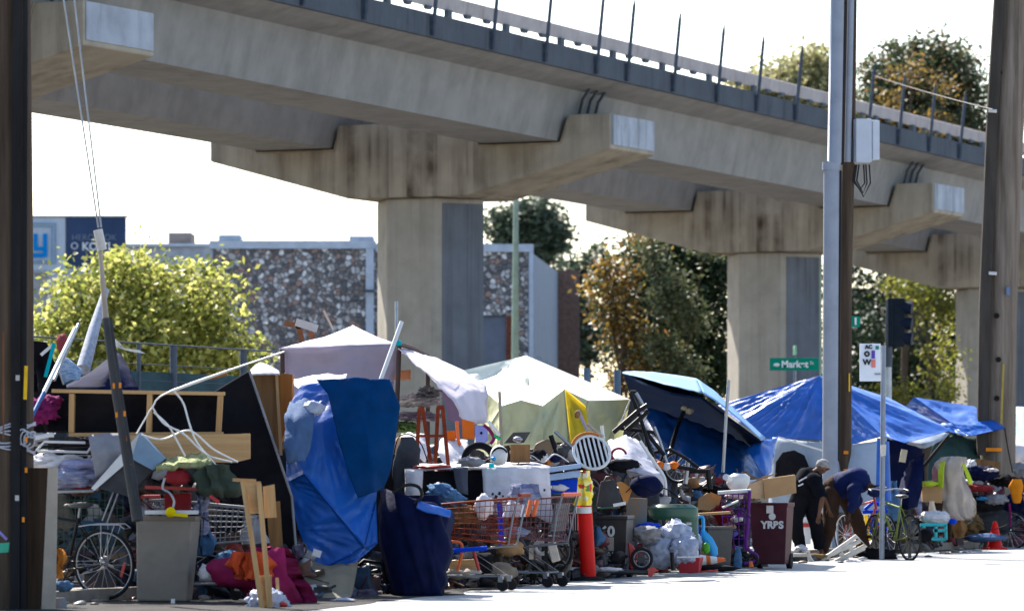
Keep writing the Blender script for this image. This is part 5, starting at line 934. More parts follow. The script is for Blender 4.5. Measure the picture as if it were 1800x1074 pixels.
# ================================================================== centre
def solo(mm, name, m_, label, cat, group=None, bevel=0): return mm.solo(name, m_, label, cat, group, bevel=bevel)
D = 50
sh = thing('sawhorse', W(760, 815, D), 'orange-red metal sawhorse standing on the white-draped table', 'sawhorse')
for a, b_ in (((737, 719), (732, 812)), ((743, 719), (757, 812)), ((770, 716), (765, 814)), ((778, 716), (788, 819))): M().beam(W(*a, D), W(*b_, D - .05), .042, .042).build('leg', m_rust, sh)
M().beam(W(731, 766, D - .03), W(786, 766, D - .03), .03, .03).build('cross_bar', m_rust, sh); M().beam(W(735, 719, D), W(746, 719, D), .05, .05).build('top_plate', m_rust, sh); M().beam(W(768, 716, D), W(781, 716, D), .05, .05).build('top_plate', m_rust, sh)
wt = thing('draped_table', V((W(835, 830, 50).x, 50, 0)), 'long table under white sheets with dark openings in front', 'table')
cloth([[(706, 818, 50.8), (770, 816, 50.9), (850, 815, 50.9), (930, 814, 50.9), (968, 818, 50.9)], [(712, 826, 49.6), (775, 824, 49.5), (850, 823, 49.5), (925, 820, 49.5), (964, 822, 49.5)]], wr=.02, seed=1).build('table_top', m_white, wt)
cloth([[(712, 826, 49.55), (728, 826, 49.5), (744, 826, 49.5)], [(712, 860, 49.55), (727, 860, 49.45), (741, 862, 49.5)], [(714, 886, 49.55), (728, 888, 49.5), (742, 888, 49.5)]], wr=.02, seed=2).build('hanging_sheet', m_white, wt)
cloth([[(846, 822, 49.4), (890, 820, 49.3), (930, 820, 49.3), (966, 822, 49.4)], [(850, 860, 49.35), (892, 858, 49.25), (932, 856, 49.25), (968, 858, 49.35)], [(856, 905, 49.3), (900, 900, 49.2), (935, 902, 49.2), (974, 925, 49.3)]], wr=.03, seed=3, fold=.02).build('hanging_sheet', m_white, wt)
poly([(744, 828), (852, 826), (848, 892), (742, 894)], 49.62, .1).build('dark_opening', m_black, wt); cloth([[(797, 822, 49.4), (810, 822, 49.35), (823, 822, 49.4)], [(801, 848, 49.4), (812, 848, 49.35), (822, 848, 49.4)], [(806, 866, 49.4), (815, 868, 49.38), (823, 870, 49.4)]], wr=.015, seed=4).build('grey_scarf', mat('slate_cloth', (.07, .08, .11), .85, .3), wt)
m_ = M()
for x, y, s_ in ((866, 868, .012), (872, 873, .016), (878, 867, .015), (869, 877, .012), (938, 864, .013), (957, 861, .011), (884, 872, .01)): m_.box(W(x, y, 49.12), (s_ * 2, .01, s_ * 2.4), (0, s_ * 20, 0))
m_.build('black_marks', MATS['sign_black'], wt); M().box(W(922, 872, 49.12), (.05, .01, .07)).build('blue_mark', MATS['sign_blue'], wt)
for x, d in ((715, 49.8), (960, 49.8), (720, 50.8), (955, 50.8)): p = W(x, 828, d); M().beam(p, V((p.x, p.y, .0)), .04, .04).build('leg', m_blackm, wt)
solo(hull([(768, 704, 728), (790, 698, 738), (830, 690, 736), (868, 690, 728)], 49.9, .5, 24, 5, .04, 4), 'charcoal_cushion', m_dgrey, 'charcoal cushion propped between the blue blanket and the draped table', 'cushion')
M().blob(W(700, 800, 50.6), (.1, .1, .2), 6, .3, 2.5, 3, .3).solo('pale_orange_bundle', mat('peach_cloth', (.5, .3, .18), .85, .4, 6), 'peach and white bundle behind the blue blanket edge', 'bundle')
solo(cloth([[(705, 762, 51), (722, 757, 51), (745, 764, 51)], [(700, 782, 50.8), (725, 785, 50.7), (752, 790, 50.8)], [(708, 800, 50.7), (730, 806, 50.6), (750, 810, 50.7)]], wr=.05, seed=7), 'white_paper_sheet', m_white, 'white printed sheet hanging behind the sawhorse legs', 'sheet')
solo(cloth([[(775, 770, 51), (795, 768, 51), (822, 772, 51)], [(770, 795, 50.7), (798, 798, 50.6), (826, 796, 50.7)], [(780, 816, 50.5), (800, 818, 50.4), (822, 816, 50.5)]], wr=.05, seed=8), 'white_towel', m_white, 'white towel bunched behind the right sawhorse leg', 'towel')
M().blob(W(760, 820, 49.6), (.2, .15, .025), 9, .3, 2, 3).solo('red_tray', m_red, 'flat red tray on the draped table under the sawhorse', 'tray')
M().blob(W(828, 812, 49.5), (.15, .12, .055), 10, .4, 3, 3, .4).solo('grey_rag', m_grey, 'grey crumpled rag on the draped table', 'rag')
rr_ = thing('white_helmet', W(876, 812, 49.5), 'round white helmet with a blue visor on the draped table', 'helmet'); M().blob(W(877, 800, 49.5), (.1, .1, .115), 3, .08, 1.5, 3).build('shell', m_wplas, rr_); M().blob(W(868, 806, 49.42), (.03, .03, .025), 4, .4, 3, 2).build('visor', m_lblue, rr_); M().ring(W(879, 800, 49.42), .085, .012, (.3, 1, .2), 20, 5, 20, 200).build('strap', m_black, rr_)
M().box(W(864, 818, 49.3), (.06, .05, .05)).solo('cyan_cup', mat('bright_cyan', (.0, .5, .55), .4), 'tiny bright cyan cup beside the white helmet', 'cup', bevel=.008)
M().ring(W(842, 808, 49.9), .16, .04, (0, 1, 0), 20, 8, 0, 180).solo('black_arch', m_black, 'black padded arch between the grey rag and the white helmet', 'cushion')
bb_ = thing('brown_box', W(913, 812, 50.5), 'small brown cardboard box behind the draped table', 'box'); poly([(897, 781), (932, 781), (932, 813), (897, 813)], 50.3, .25).build('front', m_woodb, bb_, bevel=.004); poly([(886, 784), (896, 782), (896, 812), (886, 810)], 50.35, .2).build('dark_side', m_woodd, bb_)
kp = thing('kitchen_sink', W(912, 778, 50.8), 'dark upturned sink basin on top of the brown box', 'sink'); poly([(886, 779), (902, 760), (933, 759), (921, 778)], 50.6, .12).build('basin', m_blackp, kp); M().blob(W(910, 772, 50.55), (.06, .04, .035), 2, .2, 2, 2).build('drain', m_steel, kp)
poly([(812, 736), (834, 742), (834, 772), (813, 770)], 51.3, .06).solo('plastic_scrap', m_orng, 'orange plastic panel hanging below the canopy flap', 'panel'); poly([(782, 757), (800, 757), (800, 774), (783, 774)], 50.9, .1).solo('orange_box', m_orng, 'small orange box beside the right sawhorse leg', 'box')
lp_ = thing('lilac_board', W(846, 782, 51), 'lilac-blue board with a round hole below the canopy flap', 'board'); poly([(835, 747), (857, 748), (858, 774), (848, 783), (836, 780)], 51.0, .04).build('panel', mat('periwinkle_plastic', (.2, .23, .5), .6), lp_); M().disc(W(846, 761, 50.96), .016, .02).build('hole', m_black, lp_)
for i, (p, mm_, lb) in enumerate((([(850, 747), (860, 755), (868, 770), (862, 780)], m_pink, 'curved pink toy hoop beside the lilac board'), ([(858, 740), (870, 755), (878, 765)], m_wplas, 'white stick crossing the pink toy hoop'), ([(868, 765), (880, 772)], mat('grass_green_plastic', (.02, .35, .12), .5), 'short green toy stick beside the tent stick'), ([(803, 740), (806, 775), (810, 782)], m_coral, 'coral plastic wand hanging between the orange panels'))): line(p, 50.8, .02, 6, smooth=3).solo('toy_hoop' if i == 0 else 'toy_stick', mm_, lb, 'toy')
for i, (p, mm_, lb) in enumerate((([(968, 765), (980, 800)], m_blackm, 'black folded tripod leg in front of the cream tent'), ([(975, 758), (1008, 788)], m_steel, 'grey metal rod leaning across the grill'), ([(1016, 720), (1033, 758)], m_lilac, 'lilac rod leaning on the yellow tent patch'), ([(1033, 745), (1060, 768)], m_tan, 'tan wooden rod above the oval grill'), ([(1058, 748), (1061, 772)], m_wplas, 'short white pipe standing behind the oval grill'))): line(p, 52.5 + .1 * i, .03 if i == 0 else .02, 6).solo('rod', mm_, lb, 'rod')
M().blob(W(1015, 728, 52.4), (.035, .03, .05), 4, .2, 2, 2).solo('wooden_bobble', m_woodb, 'small brown knob beside the lilac rod', 'knob')
# tangle of small dark things on the table edge, as separate bundles
for i, (x, y, rx, ry, mm_, lb) in enumerate(((948, 800, .09, .06, m_black, 'black cloth wad at the table end'), (958, 806, .05, .05, m_white, 'little white crumpled paper at the table end'), (975, 805, .08, .05, m_navy, 'navy cloth wad beside the blue bins'), (963, 812, .05, .04, m_woodo, 'small brown leather pouch at the table end'), (990, 790, .07, .06, m_dgrey, 'charcoal cloth wad below the grey metal rod'))):
    M().blob(W(x, y, 50.8), (rx, .08, ry), 100 + i, .35, 2.5, 3, .35).solo('cloth_wad', mm_, lb, 'bundle')
bs_ = thing('storage_bins', W(990, 862, 51.8), 'stack of pale blue storage bins beside the draped table', 'bins')
poly([(962, 822), (1022, 814), (1022, 822), (962, 831)], 51.6, .35).build('upper_lid', mat('pale_blue_plastic', (.32, .42, .60), .5, .15), bs_, bevel=.006); poly([(964, 834), (1020, 826), (1020, 838), (964, 845)], 51.65, .35).build('lower_lid', MATS['pale_blue_plastic'], bs_, bevel=.006); poly([(966, 846), (1016, 840), (1014, 866), (968, 868)], 51.7, .3).build('bin_body', m_royal, bs_); m_ = M(); m_.blob(W(985, 857, 51.66), (.1, .02, .04), 3, .4, 3, 2); m_.build('white_contents', m_white, bs_)
gr_ = thing('oval_grill', W(1040, 828, 52), 'tilted oval fan grill with white slats and a wooden rim', 'grill'); c_ = W(1040, 795, 52); xa = V((.205, .05, .02)); za = V((-.045, .12, .19))
el = lambda k_: [c_ + xa * k_ * math.cos(2 * math.pi * i / 28) + za * k_ * math.sin(2 * math.pi * i / 28) for i in range(28)]
M().tube(el(1), .018, 7, True).build('rim', m_wplas, gr_); M().tube([p + V((-.01, -.0, .025)) for p in el(1.03)[4:13]], .02, 7).build('wood_rim', m_woodo, gr_)
for k in range(-3, 4): u = k / 3.8; h = math.sqrt(1 - u * u); M().tube([c_ + xa * u - za * h, c_ + xa * u + za * h], .013, 6).build('slat', m_wplas, gr_)
m_ = M(); m_.add([p + V((0, .04, -.01)) for p in el(.98)], [tuple(range(28))]); m_.build('dark_backing', m_black, gr_)
cv = thing('pram_cover', W(1120, 870, 53), 'pale grey fabric cover with a red ring print in the middle of the pile', 'cover')
cloth([[(1068, 772, 53.6), (1100, 764, 53.8), (1125, 775, 54)], [(1078, 800, 53), (1112, 796, 53), (1148, 812, 53.4)], [(1092, 826, 52.8), (1122, 828, 52.7), (1166, 836, 53)], [(1105, 842, 52.8), (1135, 838, 52.75), (1168, 868, 53)]], wr=.05, seed=21).build('fabric', mat('pale_grey_fabric', (.36, .36, .42), .75, .25, 4, .3), cv); M().ring(W(1088, 800, 52.75), .085, .014, (0.15, 1, .35), 24, 6, 10, 215).build('red_ring', m_dred, cv); line([(1125, 775), (1150, 812), (1168, 840), (1170, 870)], 52.8, .02, 6, smooth=3).build('white_edge', m_wplas, cv)
M().blob(W(1098, 818, 52.9), (.2, .15, .08), 22, .3, 2, 3, .3).solo('black_jumper', m_black, 'black jumper bunched below the oval grill', 'clothes')
M().blob(W(1136, 854, 52.5), (.19, .15, .13), 23, .15, 1.6, 3).solo('navy_cushion', m_navy, 'navy cushion under the pale grey cover', 'cushion')
ex = thing('scrap_bicycles', W(1150, 830, 56), 'tangled black bicycle frames heaped in front of the umbrella', 'bicycle frames')
for i, (p, r_) in enumerate((([(1078, 760), (1122, 722), (1138, 712)], .03), ([(1100, 757), (1140, 722)], .03), ([(1108, 690), (1128, 742), (1150, 812)], .026), ([(1118, 690), (1138, 725), (1128, 742)], .022), ([(1108, 690), (1118, 690)], .03), ([(1085, 752), (1128, 757), (1150, 760)], .024), ([(1125, 745), (1148, 775), (1168, 800)], .026), ([(1150, 750), (1160, 775), (1172, 812)], .02), ([(1150, 795), (1178, 790), (1205, 805), (1228, 822)], .022), ([(1160, 815), (1225, 826)], .026), ([(1190, 800), (1185, 826)], .02), ([(1210, 806), (1205, 850)], .03), ([(1245, 825), (1248, 860)], .035), ([(1212, 828), (1248, 828)], .03))): line(p, 55.2 + .06 * i, r_, 7).build('tube', m_blackm if i % 4 != 3 else m_steel, ex)
for i, (x, y, r_) in enumerate(((1135, 790, .26), (1190, 822, .2))): wheel(ex, W(x, y, 55.9 + i * .2), r_, (.5, .8, .2), 16, .02, m_steel, local=False)
for i, (x, y, mm_, lb) in enumerate(((1160, 817, m_orng, 'orange plastic toy brick lying on the brown bin lid'), (1184, 818, m_orng, 'second orange toy brick further right on the brown bin lid'), (1128, 790, m_yelch, 'yellow strap caught in the black bicycle frames'), (1143, 808, m_yelch, 'lower yellow strap end in the bicycle frames'), (1172, 820, m_white, 'little white cup between the two orange toy bricks'))):
    M().blob(W(x, y, 54.9), (.06, .05, .05), i, .25, 2.5, 2).solo('toy_brick' if mm_ is m_orng else 'small_oddment', mm_, lb, 'toy' if mm_ is m_orng else 'oddment')
sc_ = thing('suitcase', W(1070, 895, 52.4), 'charcoal suitcase leaning in front of the orange cardboard', 'suitcase'); poly([(1056, 846), (1080, 842), (1094, 884), (1088, 892), (1048, 892)], 52.2, .14).build('shell', m_dgrey, sc_, bevel=.015); line([(1050, 893), (1090, 891)], 52.15, .012, 6).build('green_edge', m_binD, sc_); line([(1062, 846), (1066, 838), (1074, 838), (1076, 844)], 52.2, .012, 6).build('handle', m_blackp, sc_)
poly([(1084, 848), (1092, 846), (1112, 858), (1103, 884), (1096, 882)], 52.55, .02).solo('cardboard_flap', m_cardo, 'orange-brown cardboard flap beside the charcoal suitcase', 'cardboard')
poly([(1100, 874), (1138, 876), (1136, 935), (1102, 930)], 54.6, .2).solo('printed_carton', mat('printed_carton_face', (.08, .16, .2), .8, 0, 5, .1, col2=(.24, .13, .06), stretch=(2, 1, .6)), 'printed carton with teal and brown faded pictures', 'carton', bevel=.005)
line([(1078, 888), (1100, 884)], 52, .02, 6).solo('white_stick', m_wplas, 'short white stick below the orange cardboard flap', 'stick')
gc = thing('plastic_crate', base_at(1008, 52.5), 'dark green plastic crate stack with a ribbed grey front', 'crate')
poly([(972, 868), (1048, 866), (1046, 900), (974, 902)], 52.4, .4).build('upper_crate', m_crateg, gc); poly([(976, 902), (1046, 900), (1044, 964), (978, 966)], 52.45, .4).build('lower_crate', mat('very_dark_green', (.01, .03, .024), .6), gc); m_ = M()
for k in range(12): x = 982 + k * 4.2; m_.beam(W(x, 902, 52.38), W(x, 932, 52.38), .012, .012)
m_.beam(W(976, 902, 52.37), W(1036, 901, 52.37), .015, .015).build('grey_ribs', m_steel, gc)
cart('rusty red shopping cart full of clothes left of the orange-handled one', base_at(836, 47.6), 168, m_rust, m_rust, m_greyp)
cart('grey shopping cart with an orange handle in front of the white sheet', base_at(925, 49.2), 158, mat('maroon_wire', (.16, .07, .08), .5), m_coral, m_greyp, mat('grey_smoke_plastic', (.12, .14, .15), .4))
for i, x in enumerate((930, 941)): M().tube(PX([(x + 3, 880, 48.2), (x - 3, 906, 48.1)], 0), .024, 8).solo('orange_grip', m_coral, ('left of two orange grips clipped on the orange-handled cart', 'right of two orange grips clipped on the orange-handled cart')[i], 'grip')
poly([(874, 884), (882, 884), (887, 955), (877, 958)], 47.9, .05).solo('blue_strut', m_royal, 'royal blue plastic strip standing between the two central carts', 'strip')
line([(788, 968), (856, 963)], 47.2, .025, 6).solo('blue_pipe', m_royal, 'royal blue pipe under the rusty red cart', 'pipe')
oc = thing('orange_stool', base_at(815, 47.6), 'orange tubular stool frame under the rusty red cart', 'stool')
for p in ([(782, 953), (808, 953), (812, 970), (804, 1002)], [(832, 966), (842, 1002)], [(784, 956), (784, 990)]): line(p, 47.3, .018, 7, smooth=3).build('leg', m_coral if p[0][0] != 832 else m_red, oc)
M().blob(W(785, 872, 47.9), (.21, .18, .11), 31, .3, 2.4, 4, .35, rot=(0, .5, 0)).solo('blue_towels', m_bluej, 'faded blue towels spilling over the front of the rusty red cart', 'towels')
M().blob(W(770, 856, 47.9), (.06, .06, .05), 32, .3, 2.4, 3).solo('white_sock', m_white, 'white sock on top of the faded blue towels', 'clothes')
M().blob(W(805, 905, 47.9), (.24, .16, .11), 33, .4, 2.4, 4, .4).solo('brown_clothes', mat('brown_clothes_cloth', (.14, .07, .035), .9, .5, 6, .4), 'brown clothes heaped inside the rusty red cart', 'clothes')
M().blob(W(850, 890, 47.8), (.1, .1, .13), 34, .3, 2.4, 3, .3).solo('white_jug', m_white, 'white cloth bag at the handle end of the rusty red cart', 'bag')
hull([(868, 894, 902), (880, 892, 906), (888, 884, 920), (908, 884, 924)], 48.7, .6, 20, 35, .04, 5).solo('white_carrier_bag', m_white, 'knotted white carrier bag on the orange-handled cart', 'plastic bag', 'white plastic bags')
M().blob(W(905, 935, 48.9), (.15, .12, .06), 36, .3, 3, 3, .3).solo('zebra_cloth', m_strip_, 'black and white striped cloth at the bottom of the orange-handled cart', 'cloth')
for i, (x, y, d, rx, rz, mm_, lb) in enumerate(((815, 1008, 47.9, .2, .06, m_tan, 'tan canvas roll under the rusty red cart'), (880, 1005, 48.5, .18, .1, mat('grey_brown_cloth', (.2, .16, .12), .9, .4), 'grey-brown blanket roll between the two central carts'), (895, 962, 49, .16, .1, m_card, 'yellowish-brown paper sack under the orange-handled cart'), (835, 990, 48.2, .2, .13, m_black, 'black bag under the rusty red cart'), (745, 1040, 46.4, .2, .14, m_black, 'black bag behind the navy laundry bag'))): M().blob(W(x, y, d), (rx, .15, rz), 40 + i, .3, 2.4, 3, .3, flat=0).solo('sack', mm_, lb, 'sack')
poly([(790, 985), (838, 982), (838, 1008), (790, 1010)], 47.9, .1).solo('wooden_box', m_woodx, 'shallow pine box on the ground under the rusty red cart', 'box', bevel=.004)
st_ = thing('pushchair', base_at(960, 50.6), 'tipped black pushchair with a white pad beside the carts', 'pushchair')
for x, y, r_, ax in ((940, 1012, .16, (.5, .9, 0)), (985, 1008, .15, (.7, .7, 0)), (982, 960, .26, (.8, .6, .1))): wheel(st_, W(x, y, 50.3), r_, ax, 8, .03, m_greyp, local=False, mag=True)
for p, r_ in (([(905, 930), (935, 985), (965, 1025)], .03), ([(890, 965), (960, 995), (1000, 1020)], .026), ([(960, 945), (990, 950), (1002, 985), (990, 1010)], .03), ([(918, 1020), (945, 960), (960, 935)], .024)): line(p, 50.2, r_, 7, smooth=4).build('frame_tube', m_blackp, st_)
M().box(W(973, 968, 49.9), (.1, .04, .24), (0, -.25, 0)).build('white_pad', mat('cream_pad', (.6, .52, .45), .7), st_, bevel=.01); M().ring(W(952, 962, 49.95), .07, .025, (.3, 1, .2), 18, 6).build('white_ring', m_wplas, st_); M().box(W(934, 970, 50), (.05, .04, .16)).build('cream_block', MATS['cream_pad'], st_)
bt_ = thing('delineator_post', base_at(1034, 52), 'red traffic delineator post wrapped in yellow floral cloth on top', 'traffic post')
M().lathe([(.085, 0), (.095, .03), (.088, .5), (.083, .92)], base_at(1034, 52), (W(1028, 890, 52) - base_at(1034, 52)), 20).build('red_tube', mat('red_orange_plastic', (.55, .008, .006), .5, .12, 3, .05, spec=.15), bt_)
a = W(1026.5, 902, 51.95); M().lathe([(.086, 0), (.09, .02), (.088, .075)], a, (W(1026, 880, 51.95) - a), 18).build('white_band', m_wplas, bt_); M().lathe([(.2, 0), (.2, .03), (.1, .05)], base_at(1034, 52), (0, 0, 1), 20).build('rubber_base', m_tyre, bt_)
hull([(828, 1018, 1030), (840, 1010, 1034), (858, 1008, 1037), (872, 1012, 1036), (888, 1012, 1036)], 51.9, .8, 24, 51, .03, 8, fold=1.4).build('floral_cloth', m_flor, bt_); hull([(858, 1004, 1012), (868, 999, 1010), (874, 1001, 1008)], 51.85, .8, 14, 52, .03, 7).build('cloth_end', m_flor, bt_)
M().blob(W(1016, 829, 51.8), (.035, .03, .025), 5, .3, 2, 2).blob(W(1027, 829, 51.8), (.025, .03, .02), 6, .3, 2, 2).build('red_bow', m_red, bt_)
def lbl(body, a, c, h):
    m_ = M(); m_.box(V((-.02, -c * .93 - .01, h * .50)), (.15, .012, .16)); m_.build('pale_label', mat('pale_worn_label', (.38, .3, .27), .7), body, local=True); m_ = M(); m_.text('60', V((-.02, -c * .95 - .01, h * .68)), .17, th=.005, bold=.006); m_.text('GAL', V((-.02, -c * .88 - .012, h * .34)), .1, th=.005); m_.build('white_numerals', m_sgw, body, local=True)
m_sgw = mat('faded_white_print', (.5, .5, .52), .6)
wheelie_bin('black wheeled bin with a pale label and white numerals', base_at(1077, 53.6), -12, m_blackp, .44, .45, .80, False, lbl, 'wheeled bins')
tq = thing('ride_on_toy', base_at(1120, 53.5), 'red ride-on toy with a black spoked wheel at the road edge', 'toy'); wheel(tq, W(1128, 982, 53), .135, (.15, 1, 0), 6, .028, m_steel, local=False, mag=True)
poly([(1104, 952), (1112, 958), (1122, 972), (1116, 998), (1108, 1000)], 53.15, .2).build('red_body', m_red, tq, bevel=.01); poly([(1138, 1000), (1148, 996), (1158, 1002), (1150, 1006), (1146, 1014), (1140, 1013)], 52.8, .1).build('red_fender', m_red, tq); line([(1000, 1012), (1090, 1004), (1140, 1006)], 52.9, .03, 7).build('black_bar', m_blackp, tq)
M().blob(W(1010, 988, 52.3), (.07, .06, .06), 53, .2, 2, 2).solo('red_hat', m_red, 'red cap lying left of the red delineator post', 'cap'); M().blob(W(1010, 1002, 52.1), (.22, .12, .035), 54, .4, 2.2, 3, .4).solo('white_paper', m_white, 'white crumpled paper sheet by the foot of the delineator post', 'paper'); M().blob(W(1068, 1000, 52.4), (.15, .1, .025), 58, .4, 2.2, 3, .4).solo('torn_paper', m_white, 'torn white paper right of the delineator post', 'paper')
M().blob(W(1140, 925, 54.4), (.14, .1, .05), 59, .3, 2.2, 3, .3).solo('dark_blue_wrapper', m_royal, 'dark blue wrapper on top of the pale plastic bags', 'wrapper')
for i, (x, y, rx, ry, rz, lb) in enumerate(((1185, 945, .22, .2, .2, 'large bluish plastic bag in front of the dark green tub'), (1160, 968, .2, .16, .2, 'swollen bluish plastic bag behind the ride-on toy wheel'), (1203, 968, .17, .16, .18, 'smaller white plastic bag above the red box'), (1135, 938, .2, .16, .1, 'flattened greyish plastic bag under the dark blue wrapper'))): M().blob(W(x, y, 54.4 - .1 * i), (rx, ry, rz), 60 + i, .3, 1.7, 4, .22, flat=0).solo('plastic_bag', m_bagp if i != 3 else m_grey, lb, 'plastic bag', 'white plastic bags')
line([(1181, 970), (1183, 1002)], 53.4, .025, 6).solo('dark_stick', m_blackm, 'short dark stick planted between the pale bags', 'stick')
# ================================================================== right half
wheelie_bin('dark brown wheeled bin with a white tray on its lid', base_at(1192, 60.5) + V((0, 0, .12)), 12, mat('dark_brown_plastic', (.045, .025, .018), .5, .3), .36, .5, 1.03, False, None, 'wheeled bins')
M().box(W(1190, 828, 60.3), (.36, .4, .05)).solo('white_tray', m_wplas, 'white tray lying across the dark brown bin', 'tray', bevel=.01)
gt = thing('green_tub', base_at(1190, 55.6), 'large dark green plastic tub with a wide lid', 'tub'); hull([(906, 1178, 1228), (940, 1186, 1228), (985, 1196, 1226)], 55.4, .7, 28, 1, .01, 2).build('body', m_binD, gt); hull([(886, 1148, 1214), (893, 1138, 1226), (908, 1142, 1226), (913, 1150, 1222)], 55.2, .7, 28, 2, .01, 2).build('lid', m_binD, gt); M().box(W(1211, 920, 54.95), (.06, .02, .03)).build('label', m_sgw, gt); hull([(905, 1138, 1160), (930, 1130, 1158)], 55.6, .6, 16, 3, .03, 3).build('side_skirt', mat('very_dark_green', (.01, .03, .024), .6), gt)
wheelie_bin('black square bin with a cardboard top beside the green tub', base_at(1258, 56.4), 15, m_blackp, .34, .4, .62, False, None, 'wheeled bins')
M().box(W(1255, 902, 56.2), (.4, .4, .03), (0, -.06, 0)).solo('cardboard_sheet', m_card, 'cardboard sheet covering the black square bin', 'cardboard')
sn = thing('blue_sandal', W(1248, 975, 55.6), 'bright blue brush-shaped scoop hanging on the black square bin', 'scoop'); hull([(932, 1232, 1240), (945, 1234, 1252), (962, 1244, 1262), (974, 1250, 1262), (978, 1252, 1258)], 55.6, .35, 20, 4, .01, 4).build('paddle', m_lblue, sn); line([(1219, 910), (1230, 908), (1236, 912), (1236, 936)], 55.7, .022, 7, smooth=3).build('blue_strap', m_lblue, sn); line([(1222, 912), (1228, 925), (1230, 942)], 55.7, .014, 6).build('dark_strap', m_royal, sn)
M().blob(W(1224, 952, 55.6), (.075, .06, .1), 71, .3, 3, 3, .3).solo('blue_bottle_bag', mat('blue_white_wrap', (.1, .25, .55), .4, 0, 9, .3, col2=(.5, .5, .55)), 'blue and white wrapped bottles hanging beside the blue scoop', 'bag'); M().blob(W(1241, 963, 55.5), (.05, .04, .07), 72, .2, 3, 2).solo('green_bottle', mat('leaf_green_plastic', (.08, .3, .03), .4), 'small green bottle tucked behind the blue scoop', 'bottle')
rb = thing('red_box', base_at(1210, 54.2), 'red plastic tub with a pale rim on the kerb edge', 'tub'); taper(((1191, 980), (1230, 979)), ((1194, 1007), (1228, 1006)), 54.1, .22).build('body', mat('raspberry_plastic', (.30, .025, .035), .45), rb, bevel=.01); M().beam(W(1190, 979, 54.05), W(1231, 978, 54.05), .02, .02).build('rim', m_wplas, rb)
cn = thing('traffic_cone', W(1250, 985, 55), 'orange and white traffic cone lying on its side by the red tub', 'cone', 'traffic cones'); ax = (W(1275, 983, 55) - W(1230, 985, 55)); ln = ax.length
for t0, t1, mm_, nm in ((0, .25, m_wplas, 'white_band'), (.25, .42, m_orng, 'orange_band'), (.42, .68, m_wplas, 'white_band'), (.68, 1., m_coral, 'tip')): M().lathe([(.075 * (1 - t0 * .75), t0 * ln), (.075 * (1 - t1 * .75), t1 * ln)], W(1230, 985, 55), ax, 16).build(nm, mm_, cn)
M().blob(W(1255, 998, 54.8), (.28, .12, .04), 73, .3, 2, 3).solo('flat_black_bag', m_black, 'flat black bag under the lying traffic cone', 'bag'); line([(1210, 1006), (1262, 1002)], 54.3, .012, 5).solo('red_strap', m_red, 'thin red strap trailing along the kerb', 'strap')
wj = thing('white_jug', W(1295, 860, 57.6), 'big white plastic jug lying on the purple cart', 'jug'); hull([(832, 1290, 1308), (838, 1280, 1316), (850, 1278, 1317), (858, 1284, 1314), (863, 1290, 1306)], 57.5, .7, 24, 6, .03, 3).build('body', m_wplas, wj); M().tube(PX([(1283, 842, 57.3), (1275, 838, 57.2)], 0), .04, 10).build('spout', m_wplas, wj)
poly([(1228, 876), (1244, 866), (1268, 872), (1262, 898), (1226, 896)], 57.6, .25).solo('open_carton', m_card, 'open brown carton left of the purple cart', 'carton', bevel=.004); poly([(1249, 864), (1268, 873), (1266, 880), (1250, 872)], 57.5, .02).solo('orange_flap', m_cardo, 'orange cardboard flap above the open brown carton', 'cardboard')
bx_ = thing('cardboard_box', W(1355, 880, 58.2), 'wide brown cardboard box resting on the maroon bin', 'box'); poly([(1342, 842), (1398, 834), (1400, 866), (1344, 877)], 57.9, .35).build('front', m_card, bx_, bevel=.004); poly([(1315, 852), (1341.5, 842), (1343.5, 877), (1318, 876)], 57.95, .3).build('side', mat('pale_cardboard', (.4, .27, .16), .85, .2), bx_); poly([(1318, 850), (1344, 836), (1366, 832), (1342, 842)], 58.05, .02).build('flap', m_card, bx_)
pc = thing('purple_cart', base_at(1292, 57.4), 'purple wire trolley crammed with small things beside the maroon bin', 'trolley'); m_ = M()
for k in range(6): line([(1268 + k * 10, 866), (1272 + k * 9, 966)], 57.3, .007, 5, m_)
for k in range(8): y = 868 + k * 13; line([(1268, y), (1319, y + 1)], 57.29, .007, 5, m_)
m_.build('wire_mesh', m_purple, pc); line([(1318, 862), (1314, 930), (1312, 962), (1330, 975), (1328, 985), (1308, 990)], 57.2, .022, 7, smooth=4).build('tube_frame', m_purple, pc); M().ring(W(1322, 985, 57.2), .07, .022, (.3, 1, 0), 16).build('wheel', m_tyre, pc); line([(1262, 866), (1320, 862)], 57.25, .024, 7).build('handle', m_wplas, pc)
for i, (x, y, rx, rz, mm_, lb) in enumerate(((1288, 884, .1, .05, m_binD, 'teal green pouch near the top of the purple trolley'), (1300, 900, .06, .06, m_purple, 'purple velvet pouch in the purple trolley'), (1295, 912, .08, .04, m_white, 'white paper packet in the purple trolley'), (1282, 925, .08, .05, m_card, 'brown paper packet in the purple trolley'), (1286, 938, .08, .06, mat('violet_cloth', (.1, .1, .3), .8), 'violet cloth bundle in the purple trolley'), (1300, 948, .09, .07, m_navy, 'navy cloth bundle low in the purple trolley'), (1282, 955, .06, .08, m_black, 'black cloth bundle low in the purple trolley'), (1320, 968, .04, .05, m_white, 'white wad stuck in the tube frame of the purple trolley'), (1290, 872, .12, .04, mat('pale_pink_cloth', (.5, .38, .38), .8), 'pale pink cloth on top of the purple trolley'))): M().blob(W(x, y, 57.45), (rx, .1, rz), 80 + i, .35, 2.6, 3, .3).solo('small_bundle', mm_, lb, 'bundle')
